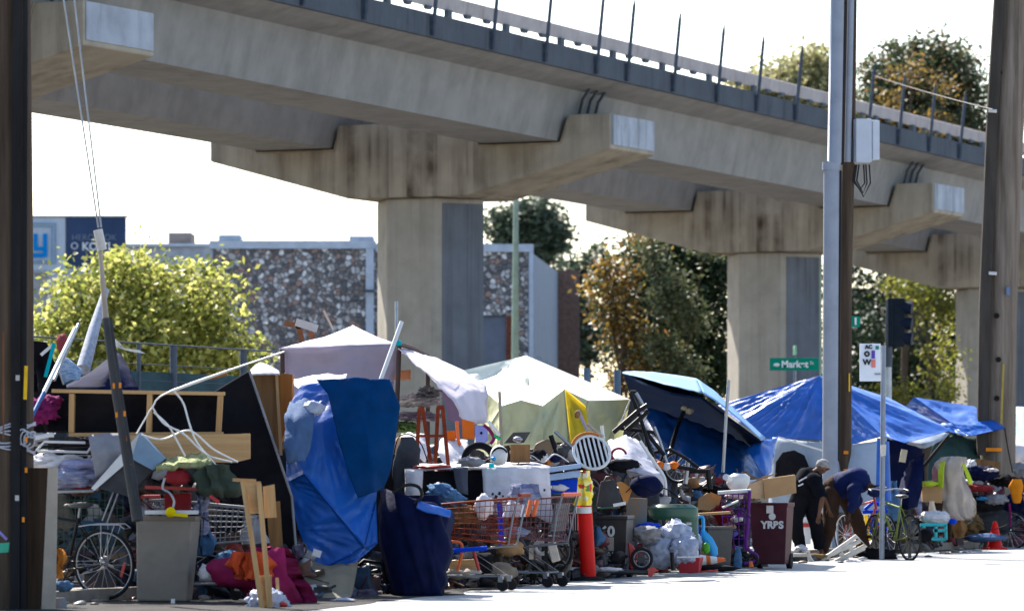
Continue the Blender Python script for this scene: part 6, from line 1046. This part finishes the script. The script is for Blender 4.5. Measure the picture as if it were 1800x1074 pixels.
line([(1270, 892), (1298, 880)], 57.1, .014, 6).solo('white_rod', m_wplas, 'white rod poking out of the purple trolley', 'rod'); hull([(960, 1294, 1302), (975, 1290, 1304), (1000, 1288, 1305)], 56.9, .6, 16, 7, .02, 5).solo('denim_bundle', m_bluej, 'rolled denim bundle standing below the purple trolley', 'clothes'); hull([(986, 1318, 1322), (996, 1316, 1325)], 56.8, .6, 12, 7, .01, 5).solo('red_cone_tip', m_coral, 'small coral cone tip at the foot of the purple trolley', 'cone')
def logo(body, a, c, h):
    m_ = M(); y = -c * .955 - .012; m_.box(V((.02, y, h * .83)), (.09, .012, .1)); m_.disc(V((.05, y, h * .73)), .045, .012); m_.build('recycling_mark', m_sgw, body, local=True); m_ = M(); m_.text('YRBS', V((.05, -c * .93 - .012, h * .61)), .13, th=.005, bold=.006); m_.build('white_lettering', m_sgw, body, local=True)
wheelie_bin('maroon wheeled bin with white printed lettering under the cardboard box', base_at(1357, 58.4), -14, m_binM, .50, .5, .93, False, logo, 'wheeled bins')
for i, (x, y, d, rx, rz, mm_, lb) in enumerate(((1222, 838, 58.8, .14, .1, m_navy, 'navy clothes roll right of the dark brown bin'), (1236, 850, 58.6, .12, .08, m_white, 'white paper wad below the umbrella pole'), (1252, 846, 58.9, .18, .05, m_dred, 'dark red folded cloth under the blue tent'), (1262, 860, 58.4, .2, .05, m_black, 'black folded cloth under the blue tent edge'), (1222, 872, 58, .1, .08, m_bluej, 'faded blue shirt beside the open brown carton'), (1228, 858, 58.2, .06, .05, m_black, 'black shoe on top of the faded blue shirt'), (1325, 848, 59.3, .3, .04, m_white, 'white foam slab behind the wide cardboard box'), (1150, 885, 56.5, .16, .12, m_dgrey, 'charcoal coat stuffed above the green tub lid'), (1130, 905, 55.8, .12, .14, mat('mottled_brown', (.14, .09, .04), .9, .6, 8), 'mottled brown blanket left of the green tub'))): M().blob(W(x, y, d), (rx, .14, rz), 90 + i, .3, 2.4, 3, .35).solo('bundle', mm_, lb, 'bundle')

cloth([[(690, 835, 53.4), (800, 830, 53.6), (920, 826, 54.2), (1040, 830, 55)], [(690, 920, 53.3), (800, 920, 53.5), (920, 920, 54.1), (1040, 915, 54.9)], [(690, 1012, 53.2), (800, 1010, 53.4), (920, 1006, 54), (1040, 1000, 54.8)]], wr=.06, seed=98).solo('charcoal_sun_blocker', m_dgrey, 'charcoal groundsheet added behind the draped table to block sun', 'tarp')  # added backdrop: blocks sun behind the centre pile
# ================================================================== people
def skin_mesh(name, verts, edges, m_, parent, sub=2, org=None, root=0):
    """one continuous surface grown round a skeleton: verts = [(position, radius)]"""
    me = bpy.data.meshes.new(name); o0 = ORG[parent.name]; me.from_pydata([v[0] - o0 for v in verts], edges, []); o = bpy.data.objects.new(name, me); COL.objects.link(o)
    o.modifiers.new('skin', 'SKIN'); me.materials.append(m_)
    for i, v in enumerate(verts):
        r_ = v[1] if isinstance(v[1], tuple) else (v[1], v[1]); me.skin_vertices[0].data[i].radius = r_; me.skin_vertices[0].data[i].use_root = (i == root)
    o.modifiers['skin'].use_smooth_shade = True; s_ = o.modifiers.new('sub', 'SUBSURF'); s_.levels = sub; s_.render_levels = sub
    o.parent = parent; ORG[o.name] = o0; return o
class Sk:
    def __init__(s): s.v = []; s.e = []
    def chain(s, pts, start=None):
        last = start
        for p, r_ in pts:
            s.v.append((V(p), r_)); k = len(s.v) - 1
            if last is not None: s.e.append((last, k))
            last = k
        return last
    def hand(s, wrist, tip_dir, side, r_=.5):
        w = s.v[wrist][0]; d = V(tip_dir).normalized(); sd_ = V(side).normalized(); nrm = d.cross(sd_)
        palm = s.chain([(w + d * .05, (.032, .022))], wrist); kn = s.chain([(w + d * .09, (.036, .018))], palm)
        for j, ln in enumerate((.065, .078, .072, .056)):
            o = sd_ * (.026 - .0175 * j); b_ = w + d * .095 + o
            s.chain([(b_, .0095), (b_ + d * ln * .55 + nrm * .012, .0088), (b_ + d * ln * .85 + nrm * .035, .0075)], kn)
        s.chain([(w + d * .05 + sd_ * .035, .011), (w + d * .075 + sd_ * .052 + nrm * .012, .0095), (w + d * .10 + sd_ * .05 + nrm * .025, .0085)], palm)
def person(label, root, pelvis, chest, neck, head, armL, armR, legL, legR, skinm, top, trousers, shoe, hairm, cap=None, face=(1, 0, -.4)):
    t = thing('person', root, label, 'person'); S = Sk(); pv, ch, nk, hd_ = map(V, (pelvis, chest, neck, head)); fd = V(face).normalized()
    root_i = S.chain([(pv, .12)]); mid = pv.lerp(ch, .5); c_i = S.chain([(mid, .115), (ch, .13)], root_i); up = (hd_ - nk).normalized()
    n_i = S.chain([(nk, .055)], c_i); h_i = S.chain([(nk.lerp(hd_, .55) + fd * .015, .068), (hd_, .092), (hd_ + up * .075 - fd * .01, .07)], n_i)
    S.chain([(hd_ + fd * .1 - up * .015, .016)], h_i - 1)                       # nose
    S.chain([(nk.lerp(hd_, .6) + fd * .075, .03)], h_i - 2)                     # chin
    sd_ = fd.cross(up).normalized()
    for s_ in (-1, 1): S.chain([(hd_ + sd_ * s_ * .098 - up * .01, (.012, .026))], h_i - 1)   # ears
    for arm in (armL, armR):
        sh, el, wr = map(V, arm); w_i = S.chain([(sh, .06), (sh.lerp(el, .5), .047), (el, .04), (el.lerp(wr, .45), .037), (wr, .025)], c_i); S.hand(w_i, wr - el + V((0, 0, -.1)), V((1, .2, 0)) if arm is armL else V((-1, .2, 0)))
    for leg in (legL, legR):
        hp, kn, an = map(V, leg); a_i = S.chain([(hp, .088), (hp.lerp(kn, .5), .075), (kn, .056), (kn.lerp(an, .35), .053), (an, .036)], root_i)
        f_ = V((fd.x, fd.y, 0)); f_ = f_.normalized() if f_.length > .1 else V((0, -1, 0)); S.chain([(V((an.x, an.y, .05)) + f_ * .06, (.04, .03)), (V((an.x, an.y, .035)) + f_ * .16, (.035, .022))], a_i)
    skin_mesh('body', S.v, S.e, skinm, t)
    def garment(name, paths, m_, seed):
        mm = M()
        for path in paths:
            ps = [V(p) for p, _ in path]; rs = [r_ for _, r_ in path]; q = []; qr = []
            for i in range(len(ps) - 1):
                p0 = ps[i - 1] if i else ps[i] * 2 - ps[i + 1]; p3 = ps[i + 2] if i + 2 < len(ps) else ps[i + 1] * 2 - ps[i]
                for k in range(6):
                    u = k / 6; q.append(.5 * (2 * ps[i] + (ps[i + 1] - p0) * u + (2 * p0 - 5 * ps[i] + 4 * ps[i + 1] - p3) * u * u + (3 * ps[i] - p0 - 3 * ps[i + 1] + p3) * u ** 3)); su = u * u * (3 - 2 * u); qr.append(rs[i] * (1 - su) + rs[i + 1] * su)
            k0 = len(mm.v); mm.tube(q + [ps[-1]], qr + [rs[-1]], 18)
            for i in range(k0, len(mm.v)):
                p = mm.v[i]; mm.v[i] = p + V((noise.noise(p * 7 + V((seed, 0, 0))), noise.noise(p * 7 + V((0, seed, 3))), .4 * noise.noise(p * 9))) * .022 + (p - pv).normalized() * .014 * (.5 - abs(noise.noise(p * 15)) * 2)
        mm.build(name, m_, t)
    dn = (ch - pv).normalized(); T0 = [(pv - dn * .08, .10), (pv + dn * .02, .185), (mid, .20), (ch, .205), (ch.lerp(nk, .55), .15), (nk.lerp(hd_, .15), .07)]
    garment('jacket', [T0] + [[(V(a_[0]).lerp(ch, .35), .12), (a_[0], .115), (V(a_[0]).lerp(V(a_[1]), .5), .09), (a_[1], .078)] + ([(V(a_[1]).lerp(V(a_[2]), .8), .055)] if top is m_jack else []) for a_ in (armL, armR)], top, 3)
    garment('trousers', [[(pv + dn * .12, .14), (pv, .185), (pv - dn * .10, .15), (pv - dn * .17, .06)]] + [[(V(l_[0]).lerp(pv, .6), .13), (l_[0], .14), (V(l_[0]).lerp(V(l_[1]), .5), .115), (l_[1], .098), (V(l_[1]).lerp(V(l_[2]), .5), .092), (l_[2], .085)] for l_ in (legL, legR)], trousers, 8)
    for leg in (legL, legR):
        an = V(leg[2]); f_ = V((fd.x, fd.y, 0)); f_ = f_.normalized() if f_.length > .1 else V((0, -1, 0)); K = Sk(); b0_ = V((an.x, an.y, .05)) - f_ * .03; K.chain([(b0_, (.05, .045)), (b0_ + f_ * .1, (.052, .04)), (b0_ + f_ * .21 - V((0, 0, .01)), (.046, .028))]); skin_mesh('shoe', K.v, K.e, shoe, t, 1)
    if hairm: M().blob(hd_ + up * .028 - fd * .02, (.1, .1, .085), 5, .08, 3, 3).build('hair', hairm, t)
    for s_ in (-1, 1): M().blob(hd_ + fd * .088 + sd_ * s_ * .034 + up * .012, (.012, .012, .008), 1, 0, 1, 2).build('eye', m_black, t)
    if cap: c_ = M(); c_.blob(hd_ + up * .045 - fd * .01, (.112, .112, .08), 2, .03, 2, 3); c_.build('cap', cap, t)
    return t
D = 64.8
m_hair = mat('short_grey_hair', (.25, .24, .24), .9, .4, 20, .4); m_shoe = mat('dark_shoe', (.03, .025, .022), .6)
g = lambda x, y, dd=0, z=None: (lambda p: V((p.x, p.y, p.z if z is None else z)))(W(x, y, D + dd))
person('person in black with short grey hair bending over to the right beside the maroon bin', base_at(1425, D), g(1412, 868, .05), g(1424, 842, -.02), g(1437, 828, -.06), g(1446, 820, -.1),
       (g(1432, 846, -.22), g(1446, 874, -.3), g(1440, 902, -.36)), (g(1420, 838, .2), g(1444, 866, .18), g(1456, 892, .1)), (g(1404, 880, -.02), g(1400, 922, -.08), g(1407, 965, 0)), (g(1424, 880, .08), g(1434, 922, 0), g(1441, 963, .05)), m_skin, m_bjack, m_black, m_shoe, m_hair, face=(.75, -.4, -.5))
m_ = M(); m_.beam(g(1404, 846, -.28), g(1418, 838, -.28), .02, .012); m_.beam(g(1403, 854, -.28), g(1412, 850, -.28), .02, .012); m_.build('white_jacket_print', m_white, bpy.data.objects['person'])
person('person in a navy hooded top and brown trousers bent double over a bicycle', base_at(1485, D + .5), g(1470, 856, .4), g(1506, 846, .25), g(1526, 852, .15), g(1536, 862, .08),
       (g(1502, 862, .05), g(1500, 885, -.05), g(1492, 905, -.1)), (g(1492, 850, .5), g(1506, 878, .45), g(1502, 902, .35)), (g(1462, 872, .3), g(1458, 922, .15), g(1447, 966, .25)), (g(1486, 872, .5), g(1508, 918, .35), g(1521, 964, .45)), m_skin2, m_jack, m_trou, m_shoe, None, m_jack, face=(.5, -.45, -.75))
bicycle('red and white bicycle standing nose-on under the bending person', W(1488, 940, 66.2), -62, m_red, m_chrome, .33, 3, False)
# pieces at their feet
lf = thing('folding_bed', base_at(1485, 63.6), 'white folded metal bed lying at the feet of the bending people', 'folding bed')
for p in ([(1440, 988), (1505, 942), (1522, 958), (1462, 990)], [(1452, 978), (1512, 950)], [(1460, 992), (1520, 962)], [(1478, 972), (1490, 985)], [(1492, 960), (1505, 974)]): line(p, 63.4, .032, 7).build('frame_tube', mat('worn_white_tube', (.5, .47, .43), .5, .3, 6, .1), lf)
for i, (x, y, d, rx, rz, mm_, lb) in enumerate(((1408, 966, 64.6, .1, .07, m_white, 'white cloth on the kerb between the black-trousered feet'), (1405, 985, 63.2, .22, .13, m_dgrey, 'charcoal rucksack on the road in front of the black-clad person'), (1432, 978, 63.4, .16, .05, mat('mottled_brown', (.14, .09, .04), .9, .6, 8), 'mottled brown cloth by the black-clad person'), (1500, 990, 62.6, .14, .05, m_white, 'white and red packet under the folded metal frame'), (1478, 992, 62.4, .12, .04, m_bluej, 'faded blue cloth under the folded metal frame'), (1540, 975, 64.8, .3, .1, m_black, 'black bag on the kerb behind the silver mag wheel'), (1560, 962, 66, .26, .1, m_dgrey, 'charcoal bag beside the silver mag wheel'))): M().blob(W(x, y, d), (rx, .14, rz), 110 + i, .35, 2.4, 3, .35, flat=0).solo('bundle', mm_, lb, 'bundle')
for i, p in enumerate(([(1395, 975), (1420, 975), (1436, 1000)], [(1420, 968), (1428, 1000)])): line(p, 63, .03, 6).solo('pale_strip', mat('pale_strip_paper', (.45, .42, .38), .8), ('bent pale strip on the road by the maroon bin', 'straight pale strip on the road by the charcoal rucksack')[i], 'strip')
pb = thing('paint_bucket', base_at(1417, 67.4), 'white bucket with a red band behind the legs of the black-clad person', 'bucket'); hull([(908, 1408, 1426), (935, 1409, 1426), (956, 1411, 1425)], 67.4, .9, 20, 1, .002, 2).build('body', m_wplas, pb); hull([(919, 1408, 1426.5), (926, 1408, 1426.5)], 67.38, .93, 20, 1, .002, 2).build('red_band', m_red, pb)
M().tube(PX([(1455, 928, 67.4), (1456, 962, 67.4)], 0), .06, 10).solo('white_canister', m_wplas, 'white canister standing behind the brown-trousered leg', 'canister'); hull([(862, 1444, 1454), (880, 1444, 1456), (900, 1443, 1452)], 67.5, .5, 16, 3, .03, 5).solo('white_rag', m_white, 'white rag hanging behind the arm of the black-clad person', 'rag')
kb = bicycle('small black and yellow-green bicycle with a pale mag wheel on the kerb', W(1599, 945, 64), 113, mat('lime_paint', (.15, .19, .04), .5), m_blackp, .335, 0, False)
for ch in kb.children:
    if ch.name.startswith('wheel'):
        q = M()
        for k in range(8): a = 2 * math.pi * k / 8; q.beam(V((0, 0, 0)) + V((.03 * math.cos(a), 0, .03 * math.sin(a))), V((.29 * math.cos(a), 0, .29 * math.sin(a))), .045, .03, (0, 1, 0))
        q.v = [v + (V((0, 0, .335)) if ch.name == sorted(c.name for c in kb.children if c.name.startswith('wheel'))[0] else V((1.04, 0, .335))) for v in q.v]; q.build('mag_spokes', m_blackp, ch, local=True)
sl = thing('garden_trolley', base_at(1545, 66.3), 'blue metal trolley frame with yellow struts behind the kerb bicycle', 'trolley')
for p, mm_ in (([(1520, 895), (1535, 882), (1555, 890), (1556, 900)], m_royal), ([(1516, 900), (1560, 898)], m_royal), ([(1522, 905), (1528, 950)], m_yelch), ([(1545, 900), (1552, 948)], m_yelch), ([(1530, 905), (1560, 940)], m_royal), ([(1518, 935), (1560, 930)], m_royal), ([(1540, 905), (1534, 945)], m_royal)): line(p, 66.2, .028, 7).build('tube', mm_, sl)
# ================================================================== far right pile
hc = thing('beige_coat', base_at(1680, 71.4), 'long beige coat with a hi-vis edge hanging from a dark post', 'coat'); hull([(802, 1666, 1688), (815, 1658, 1694), (850, 1656, 1700), (885, 1656, 1706), (902, 1664, 1708), (914, 1688, 1706)], 71.2, .4, 30, 11, .05, 3.5, fold=1.5).build('coat_body', m_beige, hc); cloth([[(1652, 812, 70.95), (1660, 810, 70.85)], [(1649, 832, 70.9), (1658, 832, 70.8)], [(1650, 856, 70.9), (1658, 858, 70.8)]], wr=.02, seed=3).build('hi_vis_edge', m_hivis, hc); cloth([[(1690, 816, 70.9), (1697, 816, 70.95)], [(1697, 834, 70.85), (1704, 832, 70.9)], [(1703, 852, 70.85), (1709, 850, 70.9)]], wr=.02, seed=4).build('hi_vis_edge', m_hivis, hc)
line([(1680, 808), (1672, 880), (1668, 948)], 71.6, .04, 7).solo('coat_post', m_woodd, 'dark wooden post carrying the beige coat', 'post')
M().blob(W(1632, 850, 70.9), (.18, .15, .04), 12, .3, 2, 3, .3).solo('hi_vis_vest', m_hivis, 'yellow hi-vis vest folded on the small brown carton', 'vest'); poly([(1620, 855), (1657, 854), (1656, 884), (1622, 882)], 71, .3).solo('small_carton', m_card, 'small brown carton under the yellow hi-vis vest', 'carton', bevel=.005)
hull([(808, 1648, 1654), (818, 1640, 1656), (845, 1637, 1656)], 71.5, .6, 18, 13, .03, 4, fold=1).solo('grey_red_shirt', mat('grey_red_cloth', (.3, .3, .36), .85, 0, 3, .3, col2=(.3, .05, .06)), 'grey and red shirt beside the beige coat', 'shirt')
hull([(856, 1608, 1616), (880, 1606, 1620), (905, 1612, 1620)], 70.8, .5, 16, 14, .02, 4).solo('blue_white_bag', m_strip_, 'blue and white striped bag left of the small brown carton', 'bag'); hull([(880, 1634, 1642), (905, 1632, 1645)], 70.8, .6, 14, 15, .02, 4).solo('cream_bottle', mat('cream_plastic', (.55, .45, .35), .5), 'cream plastic bottle under the small brown carton', 'bottle'); poly([(1636, 882), (1658, 880), (1656, 905), (1638, 905)], 71.1, .2).solo('brown_chest', m_woodd, 'dark brown chest below the small brown carton', 'chest')
M().blob(W(1645, 910, 70.4), (.24, .18, .11), 16, .25, 2, 4, .3).solo('white_sack', m_white, 'bulging white sack on the cyan crate', 'sack')
cc = thing('cyan_crate', base_at(1645, 70.4) + V((0, 0, .12)), 'cyan plastic stool crate under the bulging white sack', 'crate')
for p in ([(1618, 922), (1665, 922)], [(1662, 922), (1663, 948)], [(1640, 932), (1663, 932)], [(1636, 947), (1663, 948)], [(1620, 922), (1640, 947)], [(1645, 924), (1645, 946)]): line(p, 70.2, .035, 4).build('bar', m_cyan, cc)
M().blob(W(1675, 916, 70.3), (.07, .06, .05), 17, .2, 2, 2).solo('blue_cup', m_royal, 'small blue and white cup beside the white sack', 'cup'); M().blob(W(1624, 940, 69.8), (.14, .12, .1), 18, .3, 2, 3, .3).solo('black_shoes', m_black, 'black shoes piled left of the cyan crate', 'shoes'); M().blob(W(1730, 945, 72.8), (.34, .2, .07), 19, .3, 2, 3, .3).solo('grey_blue_cloth', mat('grey_blue_fabric', (.14, .19, .28), .8, .3, 5, .4), 'grey-blue cloth on the pavement behind the orange cone', 'cloth')
co_ = thing('traffic_cone', base_at(1749, 73), 'bright orange traffic cone standing at the kerb in front of the right pile', 'cone', 'traffic cones'); M().lathe([(.13, .02), (.045, .40), (.028, .455), (.0, .46)], base_at(1749, 73), (0, 0, 1), 20).build('cone_body', mat('red_orange_plastic', (.55, .008, .006), .5), co_); M().box(base_at(1749, 73) + V((0, 0, .015)), (.30, .30, .03), (0, 0, .4)).build('cone_base', MATS['red_orange_plastic'], co_, bevel=.006)
bicycle('dark bicycle with pale wheel rims leaning at the right edge of the pile', W(1775, 932, 74.2), -22, m_blackm, m_chrome, .33, 6, False)
hull([(842, 1778, 1796), (855, 1774, 1797), (875, 1778, 1797), (884, 1782, 1794)], 74, .5, 18, 21, .03, 4).solo('orange_bag', mat('orange_fabric', (.6, .19, .01), .8, .3, 5), 'orange fabric bag hanging on the bicycle at the right edge', 'bag'); line([(1774, 884), (1776, 905), (1776, 925)], 73.8, .02, 6).solo('purple_strap', m_pink, 'purple strap dangling below the orange bag', 'strap')
for i, (x, y, d, rx, rz, mm_, lb) in enumerate(((1692, 818, 74.5, .12, .1, m_royal, 'dark blue cloth on top of the right pile'), (1706, 820, 74.3, .1, .12, m_white, 'white patterned cloth beside the dark blue cloth on the right pile'), (1722, 832, 74.2, .3, .12, m_navy, 'navy sleeping bag across the right pile'), (1742, 826, 74.1, .12, .03, m_white, 'white pillow corner on the navy sleeping bag'), (1715, 858, 73.9, .3, .06, m_dred, 'dark red blanket under the navy sleeping bag'), (1700, 846, 73.7, .1, .03, m_white, 'white trim between navy sleeping bag and red blanket'), (1765, 845, 74.4, .22, .1, m_black, 'black coat on the right pile'), (1720, 885, 74, .42, .13, m_black, 'black bin liners under the red blanket'), (1748, 878, 73.9, .2, .09, m_grey, 'grey cushion on the black bin liners'), (1725, 876, 73.8, .09, .03, m_lblue, 'small light blue packet on the black bin liners'), (1735, 915, 74.2, .5, .2, m_dgrey, 'charcoal holdall at the bottom of the right pile'), (1785, 890, 75, .3, .2, m_navy, 'navy bag behind the orange fabric bag'), (1790, 825, 76, .3, .12, m_grey, 'grey cloth pile below the white bundle'), (1705, 920, 73.6, .2, .2, mat('mottled_brown', (.14, .09, .04), .9, .6, 8), 'mottled brown sack beside the coat post'))): M().blob(W(x, y, d), (rx, .2, rz), 130 + i, .3, 2.2, 4, .35).solo('bundle', mm_, lb, 'bundle')
poly([(1715, 806), (1758, 812), (1758, 836), (1716, 828)], 75.4, .1).solo('brown_board', m_woodb, 'brown board leaning on the right timber pole', 'board')
M().beam(W(1586, 812, 72), W(1590, 790, 72), .1, .03).solo('cream_card', mat('cream_card_paper', (.55, .52, .4), .8), 'cream card catching light behind the transit sign post', 'card')
poly([(1548, 782), (1558, 781), (1557, 800), (1549, 802)], 63.9, .03).solo('small_notice', mat('cream_notice', (.5, .48, .42), .7), 'small cream notice tied to the transit sign post', 'notice')
tb2 = thing('wooden_timbers', W(530, 610, 58), 'rough brown timbers nailed together behind the canopy roof', 'timbers'); 
for a, b_ in (((500, 568), (530, 574)), ((522, 562), (532, 605)), ((545, 582), (552, 602))): M().beam(W(*a, 58), W(*b_, 58), .07, .05).build('beam', mat('rust_brown_timber', (.2, .085, .045), .85, .4, 8), tb2)
M().beam(W(520, 566, 57.9), W(558, 578, 57.9), .1, .05).build('pale_board', mat('pale_grey_board', (.4, .38, .37), .8), tb2); M().beam(W(569, 546, 58), W(586, 580, 58), .03, .03).solo('thin_batten', m_tan, 'thin batten leaning behind the canopy roof', 'batten')
M().tube(PX([(706, 566, 53.6), (669, 668, 53.2)], 0), .026, 8).solo('white_stick', m_wplas, 'long white stick slanting in front of the dark canopy leg', 'stick'); M().tube(PX([(697, 530, 54.3), (697, 606, 54.2)], 0), .02, 8).solo('thin_rod', m_steel, 'thin grey rod rising above the canopy corner', 'rod')
cloth([[(650, 656, 56), (690, 652, 56), (722, 650, 56)], [(652, 668, 56), (690, 668, 56), (722, 668, 56)]], wr=.02, seed=3).solo('orange_towel', mat('pale_orange_towel', (.55, .25, .13), .85), 'pale orange towel hung inside the canopy', 'towel')
for i, (x0, y0, x1, y1, mm_, lb) in enumerate(((690, 695, 770, 715, m_white, 'white shelf board inside the canopy'), (695, 725, 775, 740, m_lilac, 'lilac folded bedding inside the canopy'), (690, 742, 735, 760, mat('dull_green_cloth', (.12, .2, .07), .85), 'dull green bedding inside the canopy'), (735, 680, 772, 700, m_grey, 'grey bracket hanging inside the canopy'))): M().blob(W((x0 + x1) / 2, (y0 + y1) / 2, 55.5), ((x1 - x0) / 2 * .007, .25, (y1 - y0) / 2 * .0072), i + 5, .5, 3, 4, .6).solo('bedding', mm_, lb, 'bedding')
# ================================================================== rubbish that reads as one mass
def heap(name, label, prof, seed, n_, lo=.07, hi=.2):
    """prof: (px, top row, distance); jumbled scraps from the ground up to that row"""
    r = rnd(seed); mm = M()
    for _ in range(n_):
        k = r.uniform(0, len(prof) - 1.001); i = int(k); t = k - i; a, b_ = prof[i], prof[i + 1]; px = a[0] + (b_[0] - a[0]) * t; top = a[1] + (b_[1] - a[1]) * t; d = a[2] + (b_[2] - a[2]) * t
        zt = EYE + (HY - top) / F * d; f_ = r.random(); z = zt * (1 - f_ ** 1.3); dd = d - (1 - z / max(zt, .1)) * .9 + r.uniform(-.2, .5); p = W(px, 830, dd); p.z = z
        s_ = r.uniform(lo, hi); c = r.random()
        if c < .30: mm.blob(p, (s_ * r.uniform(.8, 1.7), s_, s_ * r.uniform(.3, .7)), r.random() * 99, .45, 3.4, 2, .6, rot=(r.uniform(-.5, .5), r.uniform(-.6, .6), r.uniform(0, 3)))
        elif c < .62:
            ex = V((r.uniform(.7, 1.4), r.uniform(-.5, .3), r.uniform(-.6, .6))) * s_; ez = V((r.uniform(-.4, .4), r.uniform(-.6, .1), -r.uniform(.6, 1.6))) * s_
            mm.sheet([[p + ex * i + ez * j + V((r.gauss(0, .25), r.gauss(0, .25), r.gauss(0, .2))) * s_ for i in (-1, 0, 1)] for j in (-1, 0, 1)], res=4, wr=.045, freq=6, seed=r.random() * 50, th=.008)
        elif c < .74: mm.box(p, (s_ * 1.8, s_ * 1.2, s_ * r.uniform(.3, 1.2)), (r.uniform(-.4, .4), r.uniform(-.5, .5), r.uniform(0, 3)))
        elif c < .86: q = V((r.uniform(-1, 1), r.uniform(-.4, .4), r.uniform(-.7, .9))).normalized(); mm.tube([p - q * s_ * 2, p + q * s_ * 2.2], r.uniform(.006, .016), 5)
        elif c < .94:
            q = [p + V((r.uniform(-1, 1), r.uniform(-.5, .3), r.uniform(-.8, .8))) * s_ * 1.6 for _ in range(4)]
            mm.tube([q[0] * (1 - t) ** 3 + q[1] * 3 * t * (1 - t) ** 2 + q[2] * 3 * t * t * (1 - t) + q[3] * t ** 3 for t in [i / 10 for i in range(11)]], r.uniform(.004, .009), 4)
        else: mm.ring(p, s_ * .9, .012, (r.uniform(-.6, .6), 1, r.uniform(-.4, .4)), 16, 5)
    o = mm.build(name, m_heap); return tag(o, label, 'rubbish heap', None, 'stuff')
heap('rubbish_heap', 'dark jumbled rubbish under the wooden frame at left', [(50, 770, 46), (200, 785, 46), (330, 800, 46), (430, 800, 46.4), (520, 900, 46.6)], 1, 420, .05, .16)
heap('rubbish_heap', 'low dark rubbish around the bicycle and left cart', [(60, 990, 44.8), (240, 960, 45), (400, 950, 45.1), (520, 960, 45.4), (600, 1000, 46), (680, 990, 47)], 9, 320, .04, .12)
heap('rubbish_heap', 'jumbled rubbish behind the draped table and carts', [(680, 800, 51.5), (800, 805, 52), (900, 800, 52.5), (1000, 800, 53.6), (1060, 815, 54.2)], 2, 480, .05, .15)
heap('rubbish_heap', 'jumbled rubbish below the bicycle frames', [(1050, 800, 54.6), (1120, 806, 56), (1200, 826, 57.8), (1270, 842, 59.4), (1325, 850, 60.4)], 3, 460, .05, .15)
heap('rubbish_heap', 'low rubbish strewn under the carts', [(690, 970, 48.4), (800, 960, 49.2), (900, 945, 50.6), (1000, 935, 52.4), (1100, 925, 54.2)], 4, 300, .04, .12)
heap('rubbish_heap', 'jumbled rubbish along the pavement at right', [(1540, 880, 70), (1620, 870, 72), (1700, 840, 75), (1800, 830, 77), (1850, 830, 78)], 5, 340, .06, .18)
lit = M(); r = rnd(77)
for _ in range(260):
    px = r.uniform(100, 1780); yb = 1064 - (px - 100) * .061 + r.gauss(0, 4); d = dg(max(yb, 955)) + .6; p = W(px, 830, d); p.z = .012; s_ = r.uniform(.015, .06)
    lit.blob(p, (s_ * 1.5, s_, s_ * .5), r.random() * 99, .4, 2.5, 1, .3)
tag(lit.build('street_litter', leafmat('litter_scraps', [(.05, .05, .05), (.4, .4, .4), (.12, .08, .05), (.2, .18, .16), (.02, .02, .02)], .05)), 'scraps of litter along the road edge', 'litter', None, 'stuff')

for i, (p, d, mm_, lb) in enumerate((([(690, 815), (700, 770), (722, 764), (740, 780), (752, 812)], 50.2, m_black, 'black cord looping behind the charcoal cushion'), ([(905, 820), (930, 800), (955, 812), (975, 798), (1000, 812)], 50.4, m_wplas, 'white cord snaking along the table end to the blue bins'), ([(1100, 865), (1122, 850), (1150, 866), (1168, 858), (1200, 880)], 52.3, m_black, 'black cord hanging across the navy cushion'), ([(1240, 905), (1262, 890), (1285, 905), (1302, 896), (1318, 910)], 57, m_blackm, 'black cord strung from the square bin to the purple trolley'), ([(1660, 905), (1690, 925), (1715, 915), (1742, 930), (1770, 922)], 72.8, m_blackm, 'black cord trailing along the bottom of the right pile'), ([(250, 880), (300, 915), (345, 905), (400, 935), (430, 925)], 43.55, m_blackm, 'black strap hanging along the side of the left cart'))):
    line(p, d, .007, 5, smooth=6).solo('cord', mm_, lb, 'cord')
for i, (rows, d, mm_, lb) in enumerate((([(905, 440, 466), (925, 432, 470), (955, 436, 468)], 44.6, m_grey, 'grey hooded sweatshirt hung on the nose of the left cart'), ([(935, 346, 372), (955, 340, 384), (975, 348, 380)], 43.9, m_bluej, 'faded blue jeans pushed under the left cart basket'), ([(850, 905, 940), (872, 900, 944), (884, 906, 938)], 48.9, m_strip_, 'striped pillow behind the knotted white carrier bag'), ([(925, 1040, 1052), (960, 1036, 1050)], 52.8, m_bluej, 'faded blue sleeve hanging from the crate by the black bin'), ([(888, 1265, 1278), (905, 1262, 1282), (925, 1266, 1280)], 57.6, m_dred, 'dark red shirt wedged between square bin and purple trolley'), ([(905, 1672, 1690), (930, 1668, 1696), (945, 1672, 1692)], 71.8, m_woodb, 'brown leather bag at the foot of the coat post'), ([(845, 1560, 1580), (880, 1556, 1586), (915, 1560, 1584)], 68.5, m_bluej, 'faded blue blanket hung behind the kerb bicycle'))):
    hull(rows, d, .5, 20, 200 + i, .04, 5, fold=1).solo('clothes_item', mm_, lb, 'clothes')

for i, (p, d, r_, mm_, lb) in enumerate((([(1340, 770), (1318, 800), (1290, 838)], 69.5, .012, m_wplas, 'white guy rope running from the left corner of the royal blue shelter to the pile'), ([(1552, 766), (1552, 800), (1548, 850)], 66.5, .01, m_wplas, 'white cord hanging from the shelter corner beside the transit sign post'), ([(1766, 752), (1772, 790), (1780, 830)], 75, .01, m_black, 'dark cord dropping from the tip of the right blue tarp'), ([(800, 652), (780, 640), (752, 628)], 58.5, .01, m_tan, 'tan rope tying the cream tent to the canopy corner'), ([(1108, 702), (1100, 720), (1088, 752)], 60.5, .01, m_wplas, 'white cord hanging from the right corner of the cream tent'))):
    line(p, d, r_, 5, smooth=5).solo('guy_rope', mm_, lb, 'rope')
